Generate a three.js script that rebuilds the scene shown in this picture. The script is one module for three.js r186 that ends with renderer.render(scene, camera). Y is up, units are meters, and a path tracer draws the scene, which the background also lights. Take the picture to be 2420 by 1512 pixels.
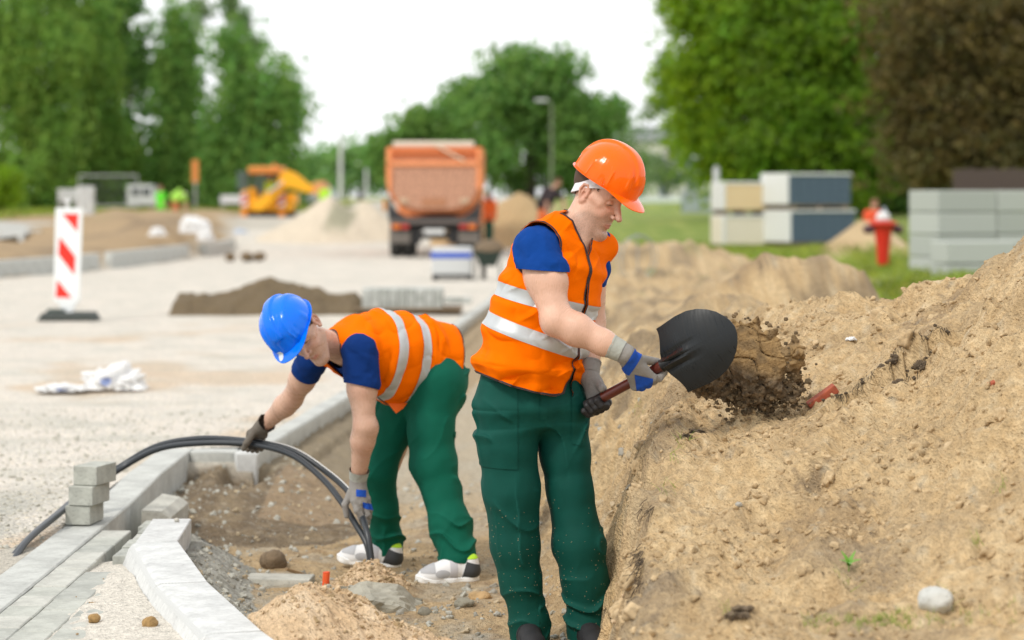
import * as THREE from 'three';
import { mergeGeometries, mergeVertices, toCreasedNormals } from 'three/addons/utils/BufferGeometryUtils.js';
import { RoundedBoxGeometry } from 'three/addons/geometries/RoundedBoxGeometry.js';

// ---------------------------------------------------------------- camera, sky, sun, exposure
const scene = new THREE.Scene();
const W = 1024, H = 640, FPX = 2350, EYE = 1.4, HORIZON = 198;
const camera = new THREE.PerspectiveCamera(2 * Math.atan(320 / FPX) * 180 / Math.PI, W / H, 0.1, 4000);
camera.position.set(0, EYE, 0);
camera.lookAt(0, EYE, -10);
camera.setViewOffset(W, H, 0, 320 - HORIZON, W, H);
camera.focus = 8.5; camera.userData.fStop = 2.2;
const renderer = new THREE.WebGLRenderer({ antialias: true });
renderer.setSize(W, H);
renderer.toneMapping = THREE.LinearToneMapping;
renderer.toneMappingExposure = 1.34;
renderer.shadowMap.enabled = true;
{
  // bright overcast sky: white with soft, faint cloud structure, brighter overhead
  const w = 512, h = 256, d = new Float32Array(w * h * 4);
  for (let j = 0; j < h; j++) for (let i = 0; i < w; i++) {
    const el = (j + .5) / h * Math.PI - Math.PI / 2, az = i / w * Math.PI * 2;
    const up = Math.max(0, Math.sin(el));
    const c = Math.sin(az * 3 + Math.sin(el * 9) * 1.3) * Math.sin(el * 11 + Math.cos(az * 2)) * .05;
    const l = (.98 - .16 * up) * (1 + c * Math.min(1, up * 3));
    const k = (j * w + i) * 4, g = el < -.02 ? .35 : 1;
    d[k] = l * .985 * g; d[k + 1] = l * .995 * g; d[k + 2] = l * 1.015 * g; d[k + 3] = 1;
  }
  const sky = new THREE.DataTexture(d, w, h, THREE.RGBAFormat, THREE.FloatType);
  sky.mapping = THREE.EquirectangularReflectionMapping; sky.magFilter = THREE.LinearFilter; sky.minFilter = THREE.LinearFilter;
  sky.wrapS = THREE.RepeatWrapping; sky.needsUpdate = true;
  scene.background = sky; scene.environment = sky;
  scene.backgroundIntensity = 1; scene.environmentIntensity = 1;
}
const sun = new THREE.DirectionalLight(new THREE.Color(1, .95, .87), 1.5);
sun.position.set(-14, 22, 6); sun.target.position.set(0, 0, -9);
sun.castShadow = true; sun.shadow.radius = 21; sun.shadow.mapSize.set(2048, 2048);
Object.assign(sun.shadow.camera, { left: -60, right: 60, top: 60, bottom: -60, near: 1, far: 200 });
scene.add(sun, sun.target);

// ---------------------------------------------------------------- helpers
const V = (x, y, z) => new THREE.Vector3(x, y, z);
const D = 5551;                                            // picture units per metre at one metre
const at = (dx, dy, Z) => V((dx - 1209.5) / D * Z, EYE - (dy - 467.7) / D * Z, -Z);
const lerp = (a, b, t) => a + (b - a) * t, clamp = (x, a, b) => x < a ? a : x > b ? b : x;
const ss = (a, b, x) => { const t = clamp((x - a) / (b - a), 0, 1); return t * t * (3 - 2 * t); };
function rng(s) { return () => { s |= 0; s = s + 0x6D2B79F5 | 0; let t = Math.imul(s ^ s >>> 15, 1 | s); t = t + Math.imul(t ^ t >>> 7, 61 | t) ^ t; return ((t ^ t >>> 14) >>> 0) / 4294967296; }; }
const PERM = new Uint8Array(520); { const r = rng(77); const p = [...Array(256).keys()]; for (let i = 255; i > 0; i--) { const j = Math.floor(r() * (i + 1)); [p[i], p[j]] = [p[j], p[i]]; } for (let i = 0; i < 520; i++) PERM[i] = p[i & 255]; }
const GX = new Float32Array(256), GY = new Float32Array(256), GZ = new Float32Array(256);
{ const r = rng(5); for (let i = 0; i < 256; i++) { const u = r() * 2 - 1, a = r() * 6.2832, s = Math.sqrt(1 - u * u); GX[i] = s * Math.cos(a); GY[i] = s * Math.sin(a); GZ[i] = u; } }
const fade = t => t * t * t * (t * (t * 6 - 15) + 10);
function n3(x, y, z) {
  const xi = Math.floor(x), yi = Math.floor(y), zi = Math.floor(z), X = xi & 255, Y = yi & 255, Q = zi & 255; x -= xi; y -= yi; z -= zi;
  const u = x * x * x * (x * (x * 6 - 15) + 10), v = y * y * y * (y * (y * 6 - 15) + 10), w = z * z * z * (z * (z * 6 - 15) + 10), A = PERM[X], B = PERM[X + 1], AA = PERM[A + Y], AB = PERM[A + Y + 1], BA = PERM[B + Y], BB = PERM[B + Y + 1], x1 = x - 1, y1 = y - 1, z1 = z - 1;
  let h = PERM[AA + Q]; const a = GX[h] * x + GY[h] * y + GZ[h] * z; h = PERM[BA + Q]; const b = GX[h] * x1 + GY[h] * y + GZ[h] * z; h = PERM[AB + Q]; const c = GX[h] * x + GY[h] * y1 + GZ[h] * z; h = PERM[BB + Q]; const d = GX[h] * x1 + GY[h] * y1 + GZ[h] * z;
  h = PERM[AA + Q + 1]; const e = GX[h] * x + GY[h] * y + GZ[h] * z1; h = PERM[BA + Q + 1]; const f = GX[h] * x1 + GY[h] * y + GZ[h] * z1; h = PERM[AB + Q + 1]; const g = GX[h] * x + GY[h] * y1 + GZ[h] * z1; h = PERM[BB + Q + 1]; const i = GX[h] * x1 + GY[h] * y1 + GZ[h] * z1;
  const ab = a + u * (b - a), cd = c + u * (d - c), ef = e + u * (f - e), gi = g + u * (i - g), p = ab + v * (cd - ab), q = ef + v * (gi - ef);
  return 1.6 * (p + w * (q - p));
}
// crumbly lumps: rounded cells that meet in sharp creases (0..1)
function lumps(x, y) {
  const xi = Math.floor(x), yi = Math.floor(y); let m = 9;
  for (let b = -1; b < 2; b++) for (let a = -1; a < 2; a++) { const h = PERM[PERM[xi + a & 255] + (yi + b & 255)], k = PERM[h + 1], dx = x - xi - a - h / 256, dy = y - yi - b - k / 256, d = dx * dx + dy * dy; if (d < m) m = d; }
  return Math.sqrt(Math.max(0, 1 - m * 1.15));
}
const n2 = (x, y) => n3(x, y, 3.7);
function fbm(x, y, z, o = 4) { let s = 0, a = .5; for (let i = 0; i < o; i++) { s += a * n3(x, y, z); x = x * 2.03 + 11.3; y = y * 2.03 - 7.1; z = z * 2.03 + 3.9; a *= .5; } return s; }
// periodic noise for tiling textures
const CA = new Float32Array(256), SA = new Float32Array(256); for (let i = 0; i < 256; i++) { CA[i] = Math.cos(i / 256 * 6.2832); SA[i] = Math.sin(i / 256 * 6.2832); }
function pn(x, y, P, seed = 0) {
  const xi = Math.floor(x), yi = Math.floor(y); x -= xi; y -= yi; const u = fade(x), v = fade(y), X0 = xi % P + seed & 255, X1 = (xi + 1) % P + seed & 255, Y0 = yi % P & 255, Y1 = (yi + 1) % P & 255;
  let h = PERM[PERM[X0] + Y0]; const a = CA[h] * x + SA[h] * y; h = PERM[PERM[X1] + Y0]; const b = CA[h] * (x - 1) + SA[h] * y; h = PERM[PERM[X0] + Y1]; const c = CA[h] * x + SA[h] * (y - 1); h = PERM[PERM[X1] + Y1]; const d = CA[h] * (x - 1) + SA[h] * (y - 1);
  return 1.5 * lerp(lerp(a, b, u), lerp(c, d, u), v);
}
const names = {};
const numbered = n => { const k = names[n] = (names[n] ?? -1) + 1; return k ? n + '_' + String(k).padStart(3, '0') : n; };
function tag(o, label, category, group, kind) { if (label) o.userData.label = label; if (category) o.userData.category = category; if (group) o.userData.group = group; if (kind) o.userData.kind = kind; return o; }
function thing(name, label, category, pos, group, turn = 0) {
  const o = new THREE.Group(); o.name = numbered(name); o.position.copy(pos); o.rotation.y = turn; scene.add(o);
  return tag(o, label, category, group);
}
function add(parent, name, geo, mat, label) {
  const m = new THREE.Mesh(geo, mat); m.name = parent === scene ? numbered(name) : name; m.castShadow = m.receiveShadow = true; parent.add(m);
  if (label) m.userData.label = label; return m;
}
// a part given in world coordinates, put under a thing that stands at its base
function addW(parent, name, geo, mat, label) { geo = geo.clone(); geo.translate(-parent.position.x, -parent.position.y, -parent.position.z); return add(parent, name, geo, mat, label); }
function copyOf(o, pos, turn, label) { const c = o.clone(); c.name = numbered(o.name.replace(/_\d{3}$/, '')); c.position.copy(pos); c.rotation.y = turn; if (label) c.userData = { ...c.userData, label }; scene.add(c); return c; }
const C = (r, g, b) => new THREE.Color().setRGB(r, g, b);
const std = (color, roughness = .8, extra = {}) => new THREE.MeshStandardMaterial({ color, roughness, ...extra });
const phys = (color, roughness = .8, extra = {}) => new THREE.MeshPhysicalMaterial({ color, roughness, ...extra });
const WHITE = C(1, 1, 1);
function merge(list) { return mergeGeometries(list.map(g => { const k = g.index ? g.toNonIndexed() : g; for (const a of Object.keys(k.attributes)) if (!['position', 'normal', 'uv', 'color'].includes(a)) k.deleteAttribute(a); if (!k.attributes.uv) k.setAttribute('uv', new THREE.BufferAttribute(new Float32Array(k.attributes.position.count * 2), 2)); return k; })); }
const mv = (g, x, y, z, rx = 0, ry = 0, rz = 0) => { if (rx) g.rotateX(rx); if (rz) g.rotateZ(rz); if (ry) g.rotateY(ry); return g.translate(x, y, z); };
const bx = (w, h, d, x = 0, y = 0, z = 0, rx, ry, rz) => mv(new THREE.BoxGeometry(w, h, d), x, y, z, rx, ry, rz);
const rb = (w, h, d, r, x = 0, y = 0, z = 0, rx, ry, rz) => mv(new RoundedBoxGeometry(w, h, d, 2, r), x, y, z, rx, ry, rz);
function rod(a, b, r, r2 = r, n = 10) { const g = new THREE.CylinderGeometry(r2, r, a.distanceTo(b), n); g.translate(0, a.distanceTo(b) / 2, 0); g.applyQuaternion(new THREE.Quaternion().setFromUnitVectors(V(0, 1, 0), b.clone().sub(a).normalize())); return g.translate(a.x, a.y, a.z); }
function tube(pts, r, n = 8, seg) { return new THREE.TubeGeometry(new THREE.CatmullRomCurve3(pts), seg || pts.length * 8, r, n); }
// box-projected uv in metres, from the way each face points
function boxUV(g, s = 1) {
  const k = g.index ? g.toNonIndexed() : g; const p = k.attributes.position, n = k.attributes.normal, uv = new Float32Array(p.count * 2);
  for (let i = 0; i < p.count; i++) { const ax = Math.abs(n.getX(i)), ay = Math.abs(n.getY(i)), az = Math.abs(n.getZ(i)); let u, v; if (ay >= ax && ay >= az) { u = p.getX(i); v = p.getZ(i); } else if (ax > az) { u = p.getZ(i); v = p.getY(i); } else { u = p.getX(i); v = p.getY(i); } uv[2 * i] = u * s; uv[2 * i + 1] = v * s; }
  k.setAttribute('uv', new THREE.BufferAttribute(uv, 2)); return k;
}
// uv for soft bodies, in metres
function softUV(g, s = 1) { const p = g.attributes.position, uv = new Float32Array(p.count * 2); for (let i = 0; i < p.count; i++) { uv[2 * i] = (p.getX(i) + .71 * p.getZ(i)) * s; uv[2 * i + 1] = (p.getY(i) + .33 * p.getZ(i)) * s; } g.setAttribute('uv', new THREE.BufferAttribute(uv, 2)); return g; }
function paint(g, fn) { const p = g.attributes.position, c = new Float32Array(p.count * 3); for (let i = 0; i < p.count; i++) { const q = fn(p.getX(i), p.getY(i), p.getZ(i), i); c[3 * i] = q[0]; c[3 * i + 1] = q[1]; c[3 * i + 2] = q[2]; } g.setAttribute('color', new THREE.BufferAttribute(c, 3)); return g; }
const mix3 = (a, b, t) => [lerp(a[0], b[0], t), lerp(a[1], b[1], t), lerp(a[2], b[2], t)];
// jittered surface: rough stones
function rock(r, seed, amp = .3, det = 2, sy = .75) {
  const g = mergeVertices((() => { const q = new THREE.IcosahedronGeometry(r, det); q.deleteAttribute('normal'); q.deleteAttribute('uv'); return q; })()); const p = g.attributes.position;
  for (let i = 0; i < p.count; i++) { const x = p.getX(i) / r, y = p.getY(i) / r, z = p.getZ(i) / r; const k = 1 + amp * fbm(x * 1.3 + seed * 7.7, y * 1.3 + seed, z * 1.3, 3) * 1.6; p.setXYZ(i, p.getX(i) * k, p.getY(i) * k * sy, p.getZ(i) * k); }
  g.computeVertexNormals(); return softUV(g);
}
function displace(g, fn) { const p = g.attributes.position; for (let i = 0; i < p.count; i++) { const q = fn(p.getX(i), p.getY(i), p.getZ(i)); p.setXYZ(i, q[0], q[1], q[2]); } g.computeVertexNormals(); return g; }

// ---------------------------------------------------------------- textures (grain, stones, weave)
function tex(n, fn, srgb) {
  const d = new Uint8Array(n * n * 4); for (let j = 0; j < n; j++) for (let i = 0; i < n; i++) { const q = fn(i / n, j / n, i, j), k = (j * n + i) * 4; d[k] = clamp(q[0], 0, 1) * 255; d[k + 1] = clamp(q[1], 0, 1) * 255; d[k + 2] = clamp(q[2], 0, 1) * 255; d[k + 3] = 255; }
  const t = new THREE.DataTexture(d, n, n, THREE.RGBAFormat, THREE.UnsignedByteType); t.wrapS = t.wrapT = THREE.RepeatWrapping; t.magFilter = THREE.LinearFilter; t.minFilter = THREE.LinearMipmapLinearFilter; t.generateMipmaps = true;
  if (srgb) t.colorSpace = THREE.SRGBColorSpace; t.needsUpdate = true; return t;
}
const R0 = rng(99), WN = new Float32Array(512 * 512); for (let i = 0; i < WN.length; i++) WN[i] = R0();
const wn = (i, j) => WN[(j & 511) * 512 + (i & 511)];
const sandH = (u, v, i, j) => .5 + .22 * pn(u * 24, v * 24, 24, 3) + .2 * pn(u * 64, v * 64, 64, 9) + .16 * pn(u * 140, v * 140, 140, 5) + .14 * (wn(i, j) - .5);
const T = {};
T.sand = tex(512, (u, v, i, j) => { const h = sandH(u, v, i, j), k = wn(i * 7 + 3, j * 5 + 1), t = clamp(.84 + (h - .5) * .8, 0, 1) * (k > .985 ? .62 : 1); return [t, t * .99, t * .97]; });
T.sandBump = tex(512, (u, v, i, j) => { const h = sandH(u, v, i, j); return [h, h, h]; });
// round stones from a jittered lattice
function stoneField(N, seed) {
  const r = rng(seed), px = new Float32Array(N * N), py = new Float32Array(N * N), tn = new Float32Array(N * N), rd = new Float32Array(N * N);
  for (let i = 0; i < N * N; i++) { px[i] = r(); py[i] = r(); tn[i] = r(); rd[i] = .3 + .35 * r(); }
  return (u, v) => { const x = u * N, y = v * N, xi = Math.floor(x), yi = Math.floor(y); let best = -9, tone = .5, id = 0; for (let b = -1; b < 2; b++) for (let a = -1; a < 2; a++) { const X = (xi + a + N) % N, Y = (yi + b + N) % N, k = Y * N + X, q = rd[k] - Math.hypot(x - xi - a - px[k], y - yi - b - py[k]); if (q > best) { best = q; tone = tn[k]; id = k; } } return [best, tone, id]; };
}
const sf1 = stoneField(44, 4), sf2 = stoneField(90, 8);
T.gravel = tex(1024, (u, v, i, j) => { const [a, ta, ia] = sf1(u, v), [b, tb] = sf2(u, v); let t, w = 0; if (a > .12) { t = .72 + .3 * ta; w = (ia % 5 === 0) ? .12 : 0; } else if (b > .05) { t = .66 + .28 * tb; } else t = .62; t += .08 * (wn(i, j) - .5); return [t + w * .2, t - w * .15, t - w]; });
T.gravelBump = tex(1024, (u, v) => { const a = sf1(u, v)[0], b = sf2(u, v)[0]; const h = Math.max(clamp(a * 2, 0, 1), clamp(b * 1.4, 0, 1) * .5); return [h, h, h]; });
T.concrete = tex(512, (u, v, i, j) => { const h = .88 + .15 * pn(u * 5, v * 5, 5, 1) + .09 * pn(u * 17, v * 17, 17, 12) + .07 * pn(u * 40, v * 40, 40, 2) + .07 * (wn(i, j) - .5), pit = sf2(u, v); const q = pit[0] > .38 && pit[1] > .55 ? .72 : 1; return [h * q, h * q, h * q * .99]; });
T.concreteBump = tex(512, (u, v, i, j) => { const pit = sf2(u, v), h = .6 + .2 * pn(u * 26, v * 26, 26, 2) + .2 * (wn(i, j) - .5) - (pit[0] > .38 && pit[1] > .55 ? .45 : 0); return [h, h, h]; });
T.weave = tex(256, (u, v, i, j) => { const h = .5 + .2 * Math.sin(i * Math.PI / 2) * Math.sin(j * Math.PI / 2) + .25 * (wn(i, j) - .5) + .15 * pn(u * 12, v * 12, 12, 6); return [h, h, h]; });
T.cloth = tex(256, (u, v, i, j) => { const t = .93 + .06 * pn(u * 8, v * 8, 8, 2) + .05 * (wn(i, j) - .5); return [t, t, t]; });
T.scuff = tex(512, (u, v, i, j) => { let t = .5 + .3 * pn(u * 9, v * 9, 9, 4) + .2 * pn(u * 60, v * 6, 60, 7); return [t, t, t]; });
const rep = (t, s) => { const c = t.clone(); c.repeat.set(s, s); c.needsUpdate = true; return c; };
const rSand = rep(T.sand, 1.4), rSandB = rep(T.sandBump, 1.4), rGrav = rep(T.gravel, .8), rGravB = rep(T.gravelBump, .8), rConc = rep(T.concrete, 1.7), rConcB = rep(T.concreteBump, 1.7), rWeave = rep(T.weave, 9), rCloth = rep(T.cloth, 3), rScuff = rep(T.scuff, 2);
const M = {
  ground: std(WHITE, .95, { vertexColors: true, map: rSand, bumpMap: rSandB, bumpScale: .016 }),
  gravel: std(WHITE, .95, { vertexColors: true, map: rGrav, bumpMap: rGravB, bumpScale: .012 }),
  soil: std(WHITE, .97, { vertexColors: true, map: rSand, bumpMap: rSandB, bumpScale: .008 }),
  concrete: std(C(.55, .56, .53), .85, { map: rConc, bumpMap: rConcB, bumpScale: .0025 }),
  concreteV: std(WHITE, .9, { vertexColors: true, map: rConc, bumpMap: rConcB, bumpScale: .004 }),
  kerbNear: std(C(.66, .67, .66), .8, { map: rConc, bumpMap: rConcB, bumpScale: .001 }),
  blockGrey: std(C(.47, .48, .43), .9, { map: rConc, bumpMap: rConcB, bumpScale: .004 }),
};
// ---------------------------------------------------------------- distance fields, meshed by surface nets
const smin = (a, b, k) => { const h = k - Math.abs(a - b); return h > 0 ? Math.min(a, b) - h * h / (4 * k) : Math.min(a, b); };
const smax = (a, b, k) => -smin(-a, -b, k);
function cap(a, b, ra, rbb = ra) { const ax = a.x, ay = a.y, az = a.z, dx = b.x - ax, dy = b.y - ay, dz = b.z - az, l2 = dx * dx + dy * dy + dz * dz || 1e-9; return (x, y, z) => { x -= ax; y -= ay; z -= az; let t = (x * dx + y * dy + z * dz) / l2; t = t < 0 ? 0 : t > 1 ? 1 : t; x -= dx * t; y -= dy * t; z -= dz * t; return Math.sqrt(x * x + y * y + z * z) - ra - (rbb - ra) * t; }; }
const ball = (c, r) => cap(c, c, r);
function ellDist(u, v, w, a, b, c) { const k0 = Math.sqrt(u * u / (a * a) + v * v / (b * b) + w * w / (c * c)), k1 = Math.sqrt(u * u / (a ** 4) + v * v / (b ** 4) + w * w / (c ** 4)); return k1 < 1e-9 ? -Math.min(a, b, c) : k0 * (k0 - 1) / k1; }
function ell(c, r, X = V(1, 0, 0), Y = V(0, 1, 0), Zv = V(0, 0, 1)) { return (x, y, z) => { x -= c.x; y -= c.y; z -= c.z; return ellDist(x * X.x + y * X.y + z * X.z, x * Y.x + y * Y.y + z * Y.z, x * Zv.x + y * Zv.y + z * Zv.z, r.x, r.y, r.z); }; }
// elliptical sections strung on a spine: {c, L (hint for the left axis), a (half width along L), b (half depth)}
function loft(secs, k = .03, capr = .05) {
  const S = secs.map((s, i) => { const p = secs[Math.max(0, i - 1)].c, q = secs[Math.min(secs.length - 1, i + 1)].c, t = q.clone().sub(p).normalize(); const L = s.L.clone().addScaledVector(t, -s.L.dot(t)).normalize(); return { ...s, L, F: L.clone().cross(t) }; });
  const f = (x, y, z) => {
    let d = 1e9;
    for (let i = 0; i < S.length - 1; i++) {
      const A = S[i], B = S[i + 1], ax = A.c.x, ay = A.c.y, az = A.c.z, ex = B.c.x - ax, ey = B.c.y - ay, ez = B.c.z - az, l2 = ex * ex + ey * ey + ez * ez; let t0 = ((x - ax) * ex + (y - ay) * ey + (z - az) * ez) / l2; const t = t0 < 0 ? 0 : t0 > 1 ? 1 : t0;
      const qx = x - ax - ex * t, qy = y - ay - ey * t, qz = z - az - ez * t, m = 1 - t;
      const u = qx * (A.L.x * m + B.L.x * t) + qy * (A.L.y * m + B.L.y * t) + qz * (A.L.z * m + B.L.z * t), v = qx * (A.F.x * m + B.F.x * t) + qy * (A.F.y * m + B.F.y * t) + qz * (A.F.z * m + B.F.z * t);
      const w2 = qx * qx + qy * qy + qz * qz - u * u - v * v, w = w2 > 0 ? Math.sqrt(w2) : 0;
      d = smin(d, ellDist(u, v, w, A.a * m + B.a * t, A.b * m + B.b * t, capr), k);
    }
    return d;
  };
  f.S = S; return f;
}
const blend = (list, k) => (x, y, z) => { let d = list[0](x, y, z); for (let i = 1; i < list.length; i++) d = smin(d, list[i](x, y, z), k); return d; };
function mesh(f, lo, hi, cell, iters = 2) {
  const nx = Math.ceil((hi.x - lo.x) / cell) + 2, ny = Math.ceil((hi.y - lo.y) / cell) + 2, nz = Math.ceil((hi.z - lo.z) / cell) + 2, val = new Float32Array(nx * ny * nz).fill(1), B = 4;
  for (let k = 0; k < nz; k += B) for (let j = 0; j < ny; j += B) for (let i = 0; i < nx; i += B) {
    const c = f(lo.x + (i + B / 2) * cell, lo.y + (j + B / 2) * cell, lo.z + (k + B / 2) * cell), on = Math.abs(c) < cell * B * 1.35;
    for (let kk = k; kk < Math.min(nz, k + B); kk++) for (let jj = j; jj < Math.min(ny, j + B); jj++) for (let ii = i; ii < Math.min(nx, i + B); ii++) val[(kk * ny + jj) * nx + ii] = on ? f(lo.x + ii * cell, lo.y + jj * cell, lo.z + kk * cell) : c;
  }
  const idx = new Int32Array(nx * ny * nz).fill(-1), pos = [], sx = 1, sy = nx, sz = nx * ny;
  const E = [[0, 1], [2, 3], [4, 5], [6, 7], [0, 2], [1, 3], [4, 6], [5, 7], [0, 4], [1, 5], [2, 6], [3, 7]];
  for (let k = 0; k < nz - 1; k++) for (let j = 0; j < ny - 1; j++) for (let i = 0; i < nx - 1; i++) {
    const o = k * sz + j * sy + i, v = [val[o], val[o + 1], val[o + sy], val[o + sy + 1], val[o + sz], val[o + sz + 1], val[o + sz + sy], val[o + sz + sy + 1]];
    let m = 0; for (let q = 0; q < 8; q++) if (v[q] < 0) m++; if (!m || m === 8) continue;
    let x = 0, y = 0, z = 0, n = 0;
    for (const [a, b] of E) if (v[a] < 0 !== v[b] < 0) { const t = v[a] / (v[a] - v[b]); x += lerp(a & 1, b & 1, t); y += lerp(a >> 1 & 1, b >> 1 & 1, t); z += lerp(a >> 2, b >> 2, t); n++; }
    idx[o] = pos.length / 3; pos.push(lo.x + (i + x / n) * cell, lo.y + (j + y / n) * cell, lo.z + (k + z / n) * cell);
  }
  const tri = [], quad = (a, b, c, d, flip) => { if (a < 0 || b < 0 || c < 0 || d < 0) return; flip ? tri.push(a, c, b, a, d, c) : tri.push(a, b, c, a, c, d); };
  for (let k = 1; k < nz - 1; k++) for (let j = 1; j < ny - 1; j++) for (let i = 1; i < nx - 1; i++) {
    const o = k * sz + j * sy + i, s = val[o] < 0;
    if (s !== val[o + 1] < 0) quad(idx[o - sy - sz], idx[o - sz], idx[o], idx[o - sy], !s);
    if (s !== val[o + sy] < 0) quad(idx[o - sx - sz], idx[o - sx], idx[o], idx[o - sz], !s);
    if (s !== val[o + sz] < 0) quad(idx[o - sx - sy], idx[o - sy], idx[o], idx[o - sx], !s);
  }
  const P = new Float32Array(pos), N = new Float32Array(pos.length), e = cell * .35;
  for (let i = 0; i < P.length; i += 3) {
    let x = P[i], y = P[i + 1], z = P[i + 2], gx, gy, gz;
    for (let q = 0; q < 2; q++) {
      const a = f(x + e, y - e, z - e), b = f(x - e, y - e, z + e), c = f(x - e, y + e, z - e), d = f(x + e, y + e, z + e); gx = (a - b - c + d) / (4 * e); gy = (-a - b + c + d) / (4 * e); gz = (-a + b - c + d) / (4 * e);
      if (!q) { const g2 = gx * gx + gy * gy + gz * gz || 1, st = clamp((a + b + c + d) / 4 / g2, -cell * .5, cell * .5); x -= gx * st; y -= gy * st; z -= gz * st; }
    }
    const l = Math.hypot(gx, gy, gz) || 1; P[i] = x; P[i + 1] = y; P[i + 2] = z; N[i] = gx / l; N[i + 1] = gy / l; N[i + 2] = gz / l;
  }
  const g = new THREE.BufferGeometry(); g.setAttribute('position', new THREE.BufferAttribute(P, 3)); g.setAttribute('normal', new THREE.BufferAttribute(N, 3)); g.setIndex(tri);
  return softUV(g);
}
// keeps the part of a surface where fn > 0, cut cleanly through its triangles
function clip(g, fn) {
  const P = g.attributes.position, N = g.attributes.normal, U = g.attributes.uv, K = g.attributes.color, I = g.index ? g.index.array : [...Array(P.count).keys()], f = new Float32Array(P.count);
  for (let i = 0; i < P.count; i++) f[i] = fn(P.getX(i), P.getY(i), P.getZ(i));
  const p = [], n = [], u = [], c = [], map = new Map(), out = [];
  const put = (a, b, t) => { const key = a < b ? a * 4194304 + b : b * 4194304 + a; let k = map.get(key); if (k !== undefined) return k; k = p.length / 3; const L = (q, i) => lerp(q.array[a * q.itemSize + i], q.array[b * q.itemSize + i], t); p.push(L(P, 0), L(P, 1), L(P, 2)); n.push(L(N, 0), L(N, 1), L(N, 2)); u.push(L(U, 0), L(U, 1)); if (K) c.push(L(K, 0), L(K, 1), L(K, 2)); map.set(key, k); return k; };
  for (let i = 0; i < I.length; i += 3) {
    const v = [I[i], I[i + 1], I[i + 2]], poly = [];
    for (let q = 0; q < 3; q++) { const a = v[q], b = v[(q + 1) % 3]; if (f[a] > 0) poly.push(put(a, a, 0)); if (f[a] > 0 !== f[b] > 0) poly.push(put(a, b, f[a] / (f[a] - f[b]))); }
    for (let q = 2; q < poly.length; q++) out.push(poly[0], poly[q - 1], poly[q]);
  }
  const r = new THREE.BufferGeometry(); r.setAttribute('position', new THREE.Float32BufferAttribute(p, 3)); r.setAttribute('normal', new THREE.Float32BufferAttribute(n, 3)); r.setAttribute('uv', new THREE.Float32BufferAttribute(u, 2)); if (K) r.setAttribute('color', new THREE.Float32BufferAttribute(c, 3)); r.setIndex(out); return r;
}
function push(g, d) { const r = g.clone(), P = r.attributes.position, N = r.attributes.normal; for (let i = 0; i < P.count; i++) P.setXYZ(i, P.getX(i) + N.getX(i) * d, P.getY(i) + N.getY(i) * d, P.getZ(i) + N.getZ(i) * d); return r; }
function bounds(pts, m) { const b = new THREE.Box3().setFromPoints(pts).expandByScalar(m); return [b.min, b.max]; }
// ---------------------------------------------------------------- lie of the land (Z is the distance from the camera's foot, positive)
const lin = (pts, z) => { if (z <= pts[0][0]) return pts[0][1]; for (let i = 1; i < pts.length; i++) if (z <= pts[i][0]) return lerp(pts[i - 1][1], pts[i][1], (z - pts[i - 1][0]) / (pts[i][0] - pts[i - 1][0])); return pts[pts.length - 1][1]; };
const KB = [[12.9, -1.40], [14, -1.33], [16.8, -1.13], [23, -.72], [30.8, -.3], [45, .3], [60, .9]];      // inner edge of the long kerb
const KC = [[6, -.34], [7.44, -.79], [8.39, -1.086], [9.39, -1.334], [10.08, -1.383], [10.3, -1.42]];          // inner edge of the near kerb
const kB = z => lin(KB, z), kC = z => lin(KC, z);
const LK = [[30, -11], [42.6, -9.3], [47.3, -8.6], [61, -7.7], [66, -7.9], [90, -11]];                        // kerb across the road
const kL = z => lin(LK, z);
const lipX = z => lin([[5, .26], [6, .31], [7, .36], [7.6, .40], [8.2, .44], [8.8, .52], [10, .6], [12, .5], [16, .45], [22, .5], [30, .7], [45, 1.4]], z);
const lipW = z => lin([[5, .16], [7.4, .18], [8.2, .22], [8.8, .55], [10.5, .8], [13, .9], [20, 1.4], [40, 2]], z);
const leftX = z => z < 10.25 ? kC(z) + .01 : z < 12.9 ? -1.79 : kB(z);
const BX = [.3, .8, 1.2, 1.6, 2.0, 2.6, 4, 8, 14], BZ = [5, 6, 7, 8, 9, 10, 11, 12.5, 15, 20, 28, 40, 60];
const BH = [
  [0, .02, .08, .2, .38, .6, .7, .7, .7], [.0, .06, .15, .35, .58, .85, .9, .9, .9], [.18, .22, .31, .5, .84, 1.1, 1.1, 1, 1], [.4, .46, .54, .8, 1.1, 1.32, 1.3, 1, .9],
  [.5, .6, .75, .93, 1.17, 1.33, 1.2, .8, .6], [.52, .66, .84, .80, .84, .95, .8, .5, .4], [.5, .66, .74, .64, .6, .6, .5, .3, .3], [.48, .64, .66, .56, .48, .42, .3, .25, .25],
  [.36, .6, .66, .62, .52, .4, .22, .12, .12], [.16, .44, .5, .5, .46, .4, .25, .12, .12], [.05, .3, .42, .45, .44, .4, .26, .12, .12], [.0, .1, .2, .25, .25, .22, .18, .12, .15], [0, .02, .05, .08, .1, .12, .16, .2, .3]];
const cub = (a, b, c, d, t) => b + .5 * t * (c - a + t * (2 * a - 5 * b + 4 * c - d + t * (3 * (b - c) + d - a)));
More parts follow.
